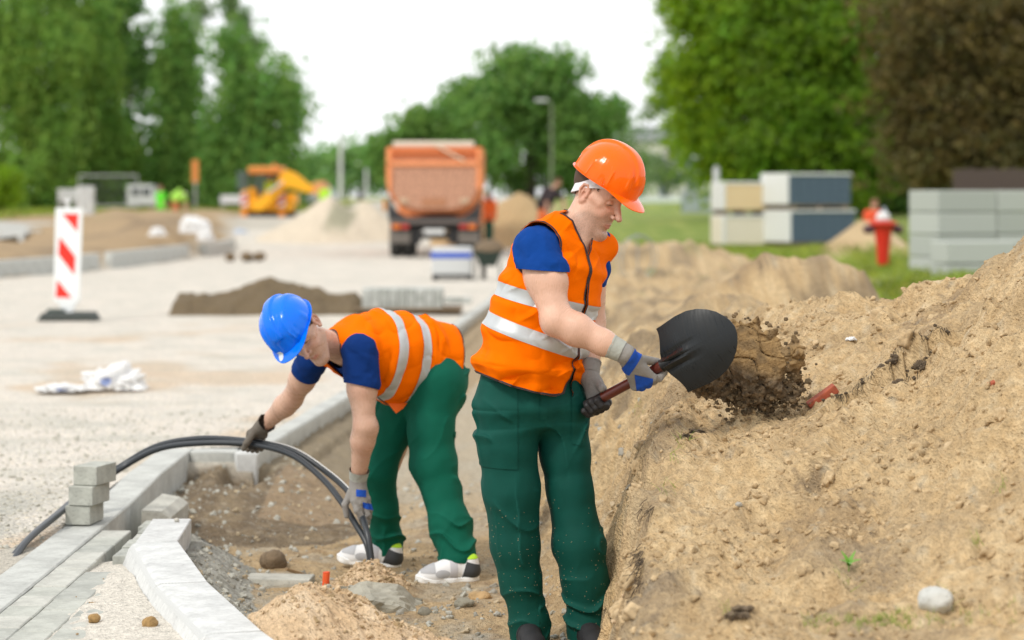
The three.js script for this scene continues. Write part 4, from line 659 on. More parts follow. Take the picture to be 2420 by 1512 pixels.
  const tf = (x, y, z) => {
    let a = smin(cr(x, y, z), cl(x, y, z), .012); let d = smin(a, pel(x, y, z), .05); if (d > .05) return d;
    const kn = Math.exp(-(((y - p(0, 1225).y) / .13) ** 2)), an = ss(p(0, 1330).y, p(0, 1430).y, y), cro = Math.exp(-(((y - p(0, 1010).y) / .1) ** 2));
    const lo = n3(x * 4, y * 2 + 2, z * 4), m1 = ss(-.1, .35, n3(x * 5 + 3, y * 2.6, z * 5)), m2 = ss(-.15, .3, n3(x * 6, y * 5 + 4, z * 6)), sg = x < .1 ? 1 : -1;
    const drape = ridge(x * 26 + z * 20 + y * 3 + 2.2 * n3(x * 2.5, y * 1.6, z * 2.5)) * .0075 * m1, diag = ridge(y * 21 + sg * x * 19 + 2.5 * n3(x * 4, y * 4, z * 4)) * .012 * (cro + .8 * kn) * m2, bunch = ridge(y * 27 + sg * x * 8 + 2.6 * n3(x * 6, y * 3.5, z * 6)) * .02 * an * (.35 + .65 * m2);
    return d + lo * .005 - drape - diag - bunch + n3(x * 22, y * 15, z * 22) * .002 + .006 * an;
  };
  const gt0 = mesh(tf, ...bounds([p(1100, 880, -.2), p(1460, 1540, .2)], .03), .0058), cuffY = p(0, 1510).y, gt = clip(gt0, (x, y, z) => Math.min(y - cuffY - .02 * n3(x * 6, 1, z * 6), p(0, 870).y - y));
  addW(man, 'trousers', gt, MP.green);
  addPieces(man, 'trouser_hem', push(clip(gt, (x, y, z) => .02 - Math.abs(y - cuffY - .02 * n3(x * 6, 1, z * 6) - .012)), .0016), MP.green);
  { const r = rng(71), P = gt.attributes.position, G = []; while (G.length < 240) { const i = (r() * P.count) | 0; if (P.getY(i) > .32 * (1 - r() * r()) || P.getZ(i) < -8.5) continue; G.push(new THREE.TetrahedronGeometry(.0011 + .0012 * r() * r()).translate(P.getX(i), P.getY(i), P.getZ(i) + .0006)); } const m = addW(man, 'sand_grains', merge(G), std(C(.55, .42, .24), .95)); m.userData.kind = 'stuff'; }
  // patch pockets, as raised panels with stitched edges
  const pk = (x0, x1, y0, y1, sk, mat = MP.green) => { const A = p(x0, y0), B = p(x1, y1); return push(clip(clip(gt, (x, y, z) => Math.min(x - A.x, B.x - x, A.y + sk * (x - A.x) - y, y - B.y - sk * (x - A.x), z + 8.47)), () => 1), .0032); };
  for (const a of [[1134, 1222, 895, 1094, -.06], [1348, 1392, 900, 1044, -.25]]) { addPieces(man, 'pocket', pk(...a), MP.green); }
  addW(man, 'fly', push(clip(gt, (x, y, z) => Math.min(.014 - Math.abs(x - p(1283, 0).x - .012 * 0), p(0, 925).y - y + .3, y - p(0, 985).y, z + 8.42)), .002), MP.green);
  const sole = std(C(.02, .02, .022), .7);
  shoe(man, p(1236, 1522, .06), p(1268, 1556, -.21), V(0, 1, 0), { upper: MP.black, sole, mesh: MP.black, heel: MP.black, collar: MP.black, label: 'black work shoe' });
  shoe(man, p(1372, 1520, .08), p(1418, 1553, -.19), V(0, 1, 0), { upper: MP.black, sole, mesh: MP.black, heel: MP.black, collar: MP.black, label: 'black work shoe' });
  // gloves
  const ax0 = p(1397, 953, -.07), ax1 = p(1580, 855, -.19), ad = ax1.clone().sub(ax0).normalize();
  const onAxis = x => { const t = (p(x, 0).x - p(1397, 0).x) / (p(1580, 0).x - p(1397, 0).x); return ax0.clone().lerp(ax1, t); };
  const hR = gripHand({ c: onAxis(1523), a: ad, n: V(.1, .28, .95), w: Wr, r: .0195, flip: 1, ang: [40, 88, 135, 172], slant: .03, thumbAng: [-70, -130], sp: .0235 });
  const q1 = p(1496, 858, -.33), q2 = p(1513, 900, -.33);
  glove(man, hR, E, { cuff: .05, patches: [(x, y, z) => { const a = (x - q1.x) * .55 - (y - q1.y) * -.83, b = (x - q1.x) * .83 - (y - q1.y) * .55; return Math.min(.048 - Math.abs(b * .0 + (x - q1.x) * .52 + (y - q1.y) * .85), .0175 - Math.abs((x - q1.x) * .85 - (y - q1.y) * .52), z + 8.32); }, (x, y, z) => Math.min((x - q2.x) * .9 - (y - q2.y) * -.15 + .012, -(y - q2.y) - (x - q2.x) * .25 + .012, .05 - (x - q2.x), z + 8.35)], label: 'grey work glove with blue patches' });
  const hL = gripHand({ c: ax0.clone().addScaledVector(ad, .014), a: ad, n: V(.55, .1, -.8), w: W2, r: .0185, flip: ad.clone().cross(V(.55, .1, -.8)).y < 0 ? 1 : -1, ang: [30, 70, 125, 175], slant: -.006, thumbAng: [-60, -115] });
  glove(man, hL, E2, { cuff: .05, mat: MP.glove, cuffMat: MP.glove, patches: [(x, y, z) => Math.min(z - (hL.fingers[1][1].z - .004), p(0, 932).y - y)], patchMat: MP.rubber });
  // shovel
  const sh = thing('shovel', 'black round-point shovel with dark red shaft held by the standing man', 'shovel', ax0.clone());
  const shaftM = phys(C(.13, .022, .012), .32, { metalness: .25, clearcoat: .5, clearcoatRoughness: .2, map: rCloth });
  const S0 = ax0.clone().addScaledVector(ad, -.012), S1 = ax1.clone().addScaledVector(ad, -.012);
  addW(sh, 'shaft', rod(S0, S1, .0185, .0185, 24), shaftM); addW(sh, 'end_cap', rod(ax0.clone().addScaledVector(ad, -.022), ax0.clone().addScaledVector(ad, .012), .021, .021, 24), MP.rubber);
  const gripEnd = rod(ax0.clone().addScaledVector(ad, .012), ax0.clone().addScaledVector(ad, .05), .0195, .0195, 24); addW(sh, 'grip_sleeve', gripEnd, MP.rubber);
  const hw = u => lin([[0, .126], [.03, .129], [.1, .134], [.15, .1315], [.19, .122], [.225, .102], [.25, .08], [.27, .052], [.281, .028], [.286, .0]], u), NU = 44, NV = 48, P = [], I = [];
  for (const sd of [0, 1]) for (let j = 0; j <= NU; j++) for (let i = 0; i <= NV; i++) {
    const s = i / NV * 2 - 1, as = Math.abs(s), u0b = .032 * ss(.12, .95, as) + .006 * Math.sin(as * Math.PI) - .012, t = j / NU, u = lerp(u0b, .286 - .0 * as, t), tt = .286 * t, w = lin([[0, .126], [.03, .127], [.1, .133], [.15, .131], [.19, .12], [.225, .1], [.25, .078], [.27, .05], [.281, .027], [.286, .0]], lerp(0, .286, Math.pow(t, .92))), v = s * w;
    let q = -1.55 * v * v + .02 * Math.sin(Math.PI * clamp(u / .3, 0, 1)) - .25 * u * u + .006; const gr = ss(.17, .02, u), tw = .011 + .012 * gr; q += .02 * gr * Math.exp(-((v / tw) ** 2)) - .015 * ss(.15, .04, u) * Math.exp(-((v / .006) ** 2)) - .009 * gr * (Math.exp(-(((Math.abs(v) - .026) / .009) ** 2)));
    P.push(u, v, q - sd * .0022);
  }
  const st = NV + 1, half = (NU + 1) * st; for (const sd of [0, 1]) for (let j = 0; j < NU; j++) for (let i = 0; i < NV; i++) { const a = sd * half + j * st + i; sd ? I.push(a, a + 1, a + st, a + 1, a + st + 1, a + st) : I.push(a, a + st, a + 1, a + 1, a + st, a + st + 1); }
  for (let i = 0; i < NV; i++) { I.push(i, i + 1, i + half, i + 1, i + half + 1, i + half); } for (let j = 0; j < NU; j++) for (const i of [0, NV]) { const a = j * st + i; I.push(a, a + st, a + half, a + st, a + st + half, a + half); }
  const bg = new THREE.BufferGeometry(); bg.setAttribute('position', new THREE.Float32BufferAttribute(P, 3)); bg.setIndex(I); const blade = softUV(toCreasedNormals(outward(bg), .6), 1);
  const bn = V(-.14, .12, .98).addScaledVector(ad, -V(-.14, .12, .98).dot(ad)).normalize(), bv = bn.clone().cross(ad);
  blade.applyMatrix4(new THREE.Matrix4().makeBasis(ad, bv, bn)); const bo = ax1.clone().addScaledVector(ad, -.012).addScaledVector(bn, .0); blade.translate(bo.x, bo.y, bo.z);
  addW(sh, 'blade', blade, phys(C(.012, .0145, .016), .75, { metalness: 0, specularIntensity: .7, roughnessMap: rScuff, bumpMap: rScuff, bumpScale: .0007 }));
  addW(sh, 'socket', rod(ax1.clone().addScaledVector(ad, -.03), ax1.clone().addScaledVector(ad, .05), .0235, .011, 24), phys(C(.01, .011, .012), .5, { metalness: .4 }));
  // the clod of earth leaving the blade, and the crumbs that fall from it
  const k0 = p(1765, 848, -.06), kX = V(.94, -.26, .2).normalize(), kY = V(.26, .95, .0).normalize(), cl0 = ell(k0, V(.165, .125, .04), kX, kY, V(-.2, .05, .97)), cl1 = ell(p(1712, 905, -.05), V(.105, .06, .04)), cl2 = ell(p(1868, 850, -.06), V(.045, .07, .04)), cl3 = ell(p(1812, 925, -.06), V(.1, .055, .04));
  const dirt = (x, y, z) => {
    let d = smin(cl0(x, y, z), cl1(x, y, z), .03); d = smin(d, cl2(x, y, z), .02); d = smin(d, cl3(x, y, z), .03); if (d > .06) return d; const low = ss(p(0, 865).y, p(0, 905).y, y), a = x - k0.x, b = y - k0.y, q = Math.hypot(a * kX.x + b * kX.y, (a * kY.x + b * kY.y) * 1.25) / .16, ed = ss(.55, 1, q);
    const cr = Math.abs(n3(x * 9 + 1, y * 9, z * 3)), c2 = Math.abs(n3(x * 15 + y * 6, y * 13 + 5, z * 4)); d += .016 * Math.exp(-cr * 34) + .010 * Math.exp(-c2 * 34);
    return d + (.002 + .03 * Math.max(low, ed * .7)) * n3(x * 16, y * 16, z * 16) + (.002 + .02 * Math.max(low, ed)) * n3(x * 38, y * 38, z * 38) + (.0015 + .008 * low) * n3(x * 90, y * 90, z * 90);
  };
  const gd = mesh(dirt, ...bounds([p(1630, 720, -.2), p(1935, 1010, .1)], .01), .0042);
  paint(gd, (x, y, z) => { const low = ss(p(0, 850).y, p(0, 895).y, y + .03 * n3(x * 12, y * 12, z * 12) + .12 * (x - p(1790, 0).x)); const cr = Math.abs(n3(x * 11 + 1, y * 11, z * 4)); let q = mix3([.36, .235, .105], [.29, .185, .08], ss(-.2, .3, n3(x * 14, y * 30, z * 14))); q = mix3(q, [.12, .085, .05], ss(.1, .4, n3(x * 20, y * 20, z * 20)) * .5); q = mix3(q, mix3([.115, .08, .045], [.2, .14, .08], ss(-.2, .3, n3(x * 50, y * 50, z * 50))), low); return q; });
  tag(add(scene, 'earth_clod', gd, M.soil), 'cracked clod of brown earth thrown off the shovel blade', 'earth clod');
  const r = rng(12), list = []; for (let i = 0; i < 170; i++) { const t = r(), x = 1715 + 180 * t + 20 * r(), y = 880 + 75 * r() + 20 * Math.sin(t * 3), q = p(x, y, -.04 + .07 * (r() - .5)), s = .004 + .014 * Math.pow(r(), 3), k = r(); list.push(paint(rock(s, i, .7, 1, .8), () => [.13 + .12 * k, .095 + .085 * k, .055 + .045 * k]).translate(q.x, q.y, q.z)); } for (let i = 0; i < 1600; i++) { const t = r(), sp2 = .1 + .5 * t; let x, y; if (i < 1250) { x = 1785 + (r() + r() - 1) * 150 * (1 - .5 * t) + 25 * t; y = 900 + t * 140 + 22 * r(); } else if (i < 1560) { x = 1870 + (r() - .3) * 110 * r() - 20 * t; y = 800 + 140 * r() + 40 * t; } else { x = 1700 + 200 * r(); y = 748 - 32 * r() * r() + (x - 1740) * (x > 1740 ? .3 : -.1); } const s = (i < 1560 ? .0018 : .0014) + .0095 * Math.pow(r(), 4.5); const q = p(x, y, -.06 + .1 * (r() - .5)); const g = new THREE.IcosahedronGeometry(s, 0); g.scale(1, .8, 1); list.push(paint(softUV(g), () => [.14 + .12 * (i % 3) * .5, .1 + .08 * (i % 3) * .5, .055 + .04 * (i % 3) * .5]).translate(q.x, q.y, q.z)); }
  tag(add(scene, 'falling_crumbs', merge(list), M.soil), 'spray of loose earth crumbs falling below the thrown clod', null, null, 'stuff');
}
// ---------------------------------------------------------------- the man bending over the cables
const cablePts = {};
{
  const p = (x, y, z = 0) => at(x, y, 10.2 + z);
  const man = thing('person', 'man in blue hard hat and orange vest, bending down over two black cables', 'person', V(-.4, -.25, -10.15));
  const U = V(-.68, .54, .5), F = V(.02, -.66, .75), L = V(.58, .1, .81), LP = V(.6, 0, .8);
  const hs = 1.0, head = frame(p(716, 781, -.38), U, F, hs), inv = head.clone().invert().elements;
  const toHead = (x, y, z) => [(inv[0] * x + inv[4] * y + inv[8] * z + inv[12]), (inv[1] * x + inv[5] * y + inv[9] * z + inv[13]), (inv[2] * x + inv[6] * y + inv[10] * z + inv[14])];
  const S = p(850, 828, -.28), E = p(861, 1008, -.32), Wr = p(846, 1132, -.22), S2 = p(738, 850, .0), E2 = p(690, 942, .18), W2 = p(622, 1006, .33);
  const neck = cap(p(800, 822, -.15), p(738, 800, -.34), .062, .058);
  const vSec = [{ c: p(1050, 858, .13), L, a: .18, b: .165 }, { c: p(985, 850, .07), L, a: .19, b: .188 }, { c: p(930, 841, 0), L, a: .195, b: .19 }, { c: p(880, 831, -.07), L, a: .195, b: .175 }, { c: p(830, 822, -.14), L, a: .18, b: .135 }, { c: p(795, 818, -.18), L, a: .12, b: .085 }];
  const vestCore = loft(vSec, .03, .05), core = loft(vSec.map(s => ({ ...s, a: s.a - .04, b: s.b - .06 })), .03, .03), inner = loft(vSec.map(s => ({ ...s, a: s.a - .02, b: s.b - .022 })), .03, .03);
  const up = S.clone().lerp(E, .5), fo = E.clone().lerp(Wr, .25), fo2 = E2.clone().lerp(W2, .25);
  const armR = blend([cap(S, up, .062, .06), cap(up, E, .06, .043), cap(E, fo, .043, .048), cap(fo, Wr, .048, .031), ball(E.clone().add(V(.016, -.006, -.01)), .04)], .03), armL = blend([cap(S2, S2.clone().lerp(E2, .5), .06, .055), cap(S2.clone().lerp(E2, .5), E2, .055, .044), cap(E2, fo2, .044, .046), cap(fo2, W2, .046, .031)], .03);
  const legs = blend([cap(p(1035, 905, 0), p(1035, 1140, -.05), .08, .055), cap(p(1035, 1140, -.05), p(1086, 1320, -.2), .05, .04), cap(p(975, 915, .12), p(903, 1130, .1), .08, .055), cap(p(903, 1130, .1), p(915, 1300, .2), .05, .04)], .02);
  const bodyF = (x, y, z) => { let d = smin(core(x, y, z), neck(x, y, z), .05); d = smin(d, armR(x, y, z), .035); d = smin(d, armL(x, y, z), .035); return smin(d, legs(x, y, z), .05); };
  const full = (x, y, z) => { const q = toHead(x, y, z); return smin(bodyF(x, y, z), HEAD(q[0], q[1], q[2]) * hs, .02); };
  const np = p(752, 806, -.3), nn = p(800, 822, -.15).sub(p(738, 800, -.34)).normalize().negate(), side = (x, y, z) => Math.min((x - np.x) * nn.x + (y - np.y) * nn.y + (z - np.z) * nn.z, .12 - Math.hypot(x - np.x, y - np.y, z - np.z) + .1);
  const gb = clip(mesh(bodyF, ...bounds([p(600, 720, -.55), p(1110, 1330, .5)], .05), .009), (x, y, z) => -side(x, y, z));
  const gh = clip(mesh(full, ...bounds([p(640, 690, -.6), p(800, 890, -.1)], .0), .0031), side);
  const base = [.62, .385, .275], tone = (x, y, z) => { const q = toHead(x, y, z), n = 1 + .07 * n3(x * 25, y * 25, z * 25) + .06 * n3(x * 160, y * 160, z * 160), hot = .22 * ss(-.1, .5, n3(x * 11 + 4, y * 11, z * 11)); let c = q[1] > -.15 && Math.abs(q[0]) < .12 && q[1] < .2 && q[2] > -.14 && q[2] < .18 ? headTone(q[0], q[1], q[2], base, .45) : mix3(base, [.60, .28, .19], hot); return [c[0] * n, c[1] * n, c[2] * n]; };
  paint(gb, tone); paint(gh, tone); addW(man, 'body', merge([gb, gh]), MP.skin);
  const hairG = clip(gh, (x, y, z) => { const [a, b, c] = toHead(x, y, z); return Math.min(b - .0 - .03 * ss(-.02, .06, c) + .045 * ss(-.03, -.075, c) + .012 * n3(a * 90, b * 90, c * 90), .045 - c, .3 - Math.max(0, Math.abs(a) - .071) * 40); });
  addW(man, 'hair', push(hairG, .0025), MP.hair);
  const hm = frame(V(0, .066, .03).applyMatrix4(head), U, F, 1), hat = wear(man, 'hard_hat', hm);
  const blue = plastic(C(.0, .165, .86));
  add(hat, 'shell', helmetGeo({ a: .112, c: .134, h: .138, peak: .034, droop: .01, relief: (ax, y, z, th, ph) => { const k = y / .138; let r = .0105 * ss(.026, .017, Math.abs(ax - .0)) * ss(.1, .35, k) * (z > 0 ? ss(.4, .48, k) : 1); r += .0065 * ss(.016, .007, Math.abs(ax - .062)) * ss(.05, .15, k) * ss(.95, .7, k); r += .004 * ss(.05, .015, Math.abs(th - .55)) * ss(.03, .08, k) * ss(.6, .3, k); r += .0045 * ss(.1, .06, Math.abs(th - 1.35)) * ss(.02, .06, k) * ss(.5, .3, k); r -= .004 * ss(.36, .3, th) * ss(.12, .16, k) * ss(.46, .4, k); return r; } }), blue);
  const hg = hat.children[0].geometry, stick = (fn, name) => { const idx = mergeVertices(hg.clone()), q = push(clip(idx, fn), .0012); if (q.index.count) add(hat, name, q, std(C(.66, .70, .74), .5)); };
  stick((x, y, z) => Math.min(.02 - Math.abs(x + .098), .016 - Math.abs(z - .052), .018 - Math.abs(y - .055)), 'sticker'); stick((x, y, z) => Math.min(.014 - Math.abs(x + .052), .012 - Math.abs(y - .004), z - .1), 'sticker');
  // t-shirt
  const Sl = S.clone().lerp(E, .3), Sl2 = S2.clone().lerp(E2, .22), sleeve = cap(S, Sl.clone().lerp(E, .2), .075, .078), sleeve2 = cap(S2, Sl2.clone().lerp(E2, .2), .07, .068), aD = E.clone().sub(S).normalize(), aD2 = E2.clone().sub(S2).normalize();
  const shF = (x, y, z) => smin(smin(inner(x, y, z), sleeve(x, y, z), .03), sleeve2(x, y, z), .03) + .0035 * Math.sin(x * 60 + y * 30 + 3 * n3(x * 9, y * 9, z * 9)) * ss(-.1, .3, n3(x * 10, y * 10, z * 10)) + wrinkle(x, y, z, 24, .003);
  const hp1 = p(853, 912, -.3), hp2 = p(716, 884, .04), nk = cap(p(815, 826, -.12), p(720, 800, -.36), .084, .084);
  const gs = clip(mesh(shFsafe, ...bounds([p(680, 770, -.5), p(1010, 950, .2)], .05), .0065), (x, y, z) => { let d = nk(x, y, z); const near = sleeve(x, y, z), far = sleeve2(x, y, z), c = inner(x, y, z); if (near < c && near < far) d = Math.min(d, -((x - hp1.x) * (aD.x - .28) + (y - hp1.y) * aD.y + (z - hp1.z) * aD.z)); else if (far < c) d = Math.min(d, -((x - hp2.x) * aD2.x + (y - hp2.y) * aD2.y + (z - hp2.z) * aD2.z)); return d; });
  function shFsafe(x, y, z) { return shF(x, y, z); }
  addW(man, 'shirt', gs, MP.shirt2);
  // vest
  const Tn = S5t();
  function S5t() { return vSec[4].c.clone().sub(vSec[0].c).normalize(); }
  const pad = blend([cap(p(805, 815, -.18), p(852, 815, -.27), .055, .058), cap(p(805, 815, -.16), p(748, 838, .0), .05, .052)], .03);
  const vf = (x, y, z) => { let d = smin(vestCore(x, y, z), pad(x, y, z), .04); if (d > .06) return d; const w = n3(x * 3.2, y * 2.6 - x, z * 3.2) * .01 + n3(x * 7 + 4 * y, y * 6 - x * 3, z * 7) * .0045 + .003 * n3(x * 20, y * 16, z * 20), belly = ss(p(0, 850).y, p(0, 940).y, y); d -= ridge(x * 20 + y * 12 + 2.4 * n3(x * 3, y * 3, z * 3)) * .008 * ss(.0, .35, n3(x * 5, y * 5, z * 5 + 3)); return d + w + .006 * Math.pow(1 - Math.abs(n3(x * 7 + y * 5, y * 5 - x * 6, z * 7 + 4)), 6) - .018 * belly * Math.exp(-(((x - p(930, 0).x) / .12) ** 2)); };
  const gv0 = mesh(vf, ...bounds([p(680, 690, -.6), p(1110, 990, .5)], .03), .0068);
  const hole = ball(p(850, 852, -.4), .112), hole2 = ball(p(716, 862, .1), .1), S0 = vSec[0].c, zc = p(838, 905, -.2);
  const Fd = L.clone().cross(Tn).normalize(), Lo = L.clone().addScaledVector(Tn, -L.dot(Tn)).normalize();
  const edge = (x, y, z) => {
    const dx = x - S0.x, dy = y - S0.y, dz = z - S0.z, s = dx * Tn.x + dy * Tn.y + dz * Tn.z, u = dx * Lo.x + dy * Lo.y + dz * Lo.z, v = dx * Fd.x + dy * Fd.y + dz * Fd.z; let d = Math.min(hole(x, y, z), hole2(x, y, z));
    d = Math.min(d, s + .01 - .015 * Math.sin(u * 9) - (v > 0 ? .06 * Math.exp(-Math.abs(u - .02) * 7) * 0 : 0));
    if (v > 0) { const vb = .40, vt = .58; d = Math.min(d, s > vb ? Math.abs(u - .0) - .085 * (s - vb) / (vt - vb) : Math.abs(u) - .0012); d = Math.min(d, s > .5 ? nk(x, y, z) + .012 : 1); } else d = Math.min(d, nk(x, y, z) + .02);
    return d;
  };
  const gv = clip(gv0, edge);
  addW(man, 'vest', gv, MP.orange);
  addW(man, 'vest_piping', push(clip(gv, (x, y, z) => .0065 - edge(x, y, z)), .0028), MP.piping);
  for (const c of [p(893, 836, -.05), p(952, 846, .03)]) addW(man, 'reflective_stripe', push(clip(clip(gv, (x, y, z) => .0255 - Math.abs((x - c.x) * Tn.x + (y - c.y) * (Tn.y - .06) + (z - c.z) * Tn.z)), (x, y, z) => edge(x, y, z) - .0075), .002), MP.stripe);
  // loose front corner of the vest hanging under the belly
  { const P = [], I = [], A = p(893, 945, -.02), B = p(1000, 925, .02), Cc = p(938, 975, -.03), n = 10; for (let j = 0; j <= n; j++) for (let i = 0; i <= n; i++) { const s = i / n, t = j / n, q = A.clone().lerp(B, s).lerp(Cc.clone().lerp(B, s * .25), t * .98); q.y += .045 * (1 - t); q.z += .03 * Math.sin(s * 3.1) * (1 - t) + .05; P.push(q.x, q.y, q.z); } for (let j = 0; j < n; j++) for (let i = 0; i < n; i++) { const a = j * (n + 1) + i; I.push(a, a + 1, a + n + 1, a + 1, a + n + 2, a + n + 1); } const g = new THREE.BufferGeometry(); g.setAttribute('position', new THREE.Float32BufferAttribute(P, 3)); g.setIndex(I); g.computeVertexNormals(); softUV(g); addW(man, 'vest_flap', g, new THREE.MeshPhysicalMaterial({ ...{ color: C(.95, .16, .003), roughness: .65, side: THREE.DoubleSide } })); }
  // trousers
  const legB = [[1030, 905, .0, .115], [1019, 1013, -.03, .098], [1026, 1100, -.06, .096], [1042, 1160, -.09, .077], [1063, 1240, -.14, .084], [1084, 1318, -.2, .077]], legA = [[970, 915, .1, .11], [925, 1010, .1, .095], [895, 1112, .09, .078], [905, 1198, .14, .066], [913, 1278, .2, .068], [916, 1318, .2, .068]];
  const chain = a => a.slice(1).map((q, i) => cap(p(a[i][0], a[i][1], a[i][2]), p(q[0], q[1], q[2]), a[i][3], q[3]));
  const cb = blend(chain(legB), .03), ca = blend(chain(legA), .03), seat = blend([cap(p(985, 885, .12), p(1010, 885, .06), .12, .15), ball(p(1020, 905, .06), .145), cap(p(1020, 900, .06), p(955, 935, .08), .14, .1)], .04);
  const tf = (x, y, z) => { let d = smin(smin(ca(x, y, z), cb(x, y, z), .012), seat(x, y, z), .06); if (d > .05) return d; const an = ss(p(0, 1170).y, p(0, 1250).y, y), hip = ss(p(0, 1010).y, p(0, 930).y, y); const m1 = ss(-.1, .35, n3(x * 5 + 3, y * 3, z * 5)), m2 = ss(-.15, .3, n3(x * 6, y * 5 + 4, z * 6)); return d + n3(x * 4.2, y * 3, z * 4.2) * .006 - ridge(x * 24 + z * 18 - y * 5 + 2.2 * n3(x * 3, y * 2, z * 3)) * .008 * m1 - ridge(y * 22 - x * 24 + 2.4 * n3(x * 4, y * 4, z * 4)) * .013 * (.25 + hip) * m2 - ridge(y * 27 + x * 6 + 2.6 * n3(x * 6, y * 4, z * 6)) * .019 * an * (.4 + .6 * m2) + n3(x * 20, y * 15, z * 20) * .002; };
  const cuffY = (x, z) => (x > p(985, 0).x ? p(0, 1326, -.2).y : p(0, 1308, .2).y) + .012 * n3(x * 8, 2, z * 8), gt = clip(mesh(tf, ...bounds([p(840, 770, -.4), p(1150, 1340, .4)], .05), .0075), (x, y, z) => y - cuffY(x, z));
  addW(man, 'trousers', gt, MP.green2); addPieces(man, 'trouser_hem', push(clip(gt, (x, y, z) => .018 - (y - cuffY(x, z))), .0015), MP.green2);
  { const A = p(1083, 1018), B = p(1104, 1040); addW(man, 'pocket_flap', push(clip(gt, (x, y, z) => Math.min(.026 - Math.abs(x - p(1085, 0).x + .25 * (y - A.y)), A.y - y, y - B.y + .012, z + 10.2)), .004), MP.green2); }
  // shoes
  const sm = { upper: std(C(.80, .81, .82), .6), sole: std(C(.86, .87, .86), .55), mesh: std(C(.45, .46, .48), .8), heel: std(C(.045, .05, .055), .6), collar: std(C(.45, .75, .02), .6), laces: std(C(.85, .85, .86), .7), mesh2: std(C(.55, .55, .58), .75) };
  shoe(man, p(1132, 1371, -.22), p(985, 1378, -.26), V(0, 1, .05), { ...sm, label: 'white trainer standing flat beside the mound' }); shoe(man, p(948, 1345, .16), p(796, 1326, .18), V(.12, 1, .05), { ...sm, label: 'white trainer partly behind the cables' });
  // cables
  const cz = (x, y, Z) => at(x, y, Z);
  cablePts.a = [V(-2.05, -.16, -8.7), V(-2.04, -.125, -9.35), cz(62, 1281, 9.75), cz(130, 1222, 10.15), cz(205, 1163, 10.62), cz(290, 1104, 10.8), cz(370, 1062, 10.75), cz(470, 1047, 10.65), cz(602, 1051, 10.53), cz(690, 1075, 10.4), cz(762, 1131, 10.25), cz(806, 1185, 10.1), cz(840, 1238, 9.98), cz(868, 1290, 9.9), cz(877, 1350, 9.86), cz(874, 1400, 9.85)];
  cablePts.b = [V(-2.08, -.16, -8.7), V(-2.075, -.125, -9.4), cz(66, 1274, 9.85), cz(134, 1215, 10.25), cz(205, 1156, 10.68), cz(290, 1098, 10.84), cz(370, 1054, 10.8), cz(470, 1036, 10.72), cz(602, 1044, 10.57), cz(696, 1066, 10.45), cz(775, 1118, 10.33), cz(826, 1165, 10.14), cz(852, 1212, 9.97), cz(868, 1262, 9.86), cz(878, 1330, 9.82), cz(880, 1400, 9.8)];
  const cm = phys(C(.022, .028, .034), .42, { clearcoat: .2, clearcoatRoughness: .3 }), stripeM = std(C(.75, .75, .72), .6);
  for (const [k, lab] of [['a', 'lower of two black cables arching from the gravel through the bending man\'s hands'], ['b', 'upper of two black cables arching from the gravel through the bending man\'s hands']]) {
    const t = thing('cable', lab, 'cable', cablePts[k][1].clone(), 'cables held by the bending man'), curve = new THREE.CatmullRomCurve3(cablePts[k]);
    addW(t, 'sheath', new THREE.TubeGeometry(curve, 220, .0135, 14), cm);
    if (k === 'b') addW(t, 'white_stripe', new THREE.TubeGeometry(new THREE.CatmullRomCurve3(cablePts[k].slice(7, 13).map(q => q.clone().add(V(.006, .0095, .003)))), 90, .0045, 8), stripeM);
  }
  // gloves
  const c2 = at(603, 1048, 10.55), h2 = gripHand({ c: c2, a: V(-.97, .12, .2), n: V(.1, .8, .6), w: W2, r: .022, flip: 1, ang: [35, 85, 150, 205], thumbAng: [-50, -100] });
  const qd = h2.fingers[1][2]; const h2b = qd.z > c2.z ? gripHand({ c: c2, a: V(-.97, .12, .2), n: V(.1, .8, .6), w: W2, r: .022, flip: -1, ang: [35, 85, 150, 205], thumbAng: [-50, -100] }) : h2;
  glove(man, h2b, E2, { cuff: .03, mat: MP.gloveDark, cuffMat: MP.gloveDark, patches: [] });
  const hp = (x, y, z) => at(x, y, 9.98 + z), h1 = { w: Wr, fingers: [[hp(836, 1188, -.035), hp(835, 1216, -.03), hp(846, 1232, .0), hp(853, 1232, .02)], [hp(848, 1189, -.03), hp(852, 1222, -.03), hp(858, 1238, .0), hp(860, 1236, .025)], [hp(859, 1186, -.015), hp(868, 1216, -.015), hp(868, 1234, .015), hp(862, 1234, .035)], [hp(866, 1178, .005), hp(873, 1204, .01), hp(871, 1222, .03), hp(864, 1224, .045)]].map((f, i) => i === 0 ? [hp(838, 1184, -.03), hp(843, 1206, -.045), hp(858, 1224, -.035), hp(866, 1234, -.01)] : f), thumb: [hp(828, 1168, -.005), hp(815, 1192, -.015), hp(819, 1218, -.01)] };
  glove(man, h1, E, { cuff: .045, patches: [(x, y, z) => Math.min(.020 - Math.abs(x - p(854, 0, -.22).x - .06 * 0), .0145 - Math.abs(y - p(0, 1163, -.22).y + .15 * (x - p(854, 0, -.22).x)), z + 10.0), (x, y, z) => Math.min(.012 - Math.abs(y - p(0, 1193, -.22).y + .4 * (x - p(866, 0, -.22).x)), x - p(858, 0, -.22).x, z + 10.02)] });
}
// ---------------------------------------------------------------- small things near the workers
const onGround = (dx, Z, sink = 0) => { const X = (dx - 1209.5) / D * Z; return V(X, land(X, Z)[0] - sink, -Z); };
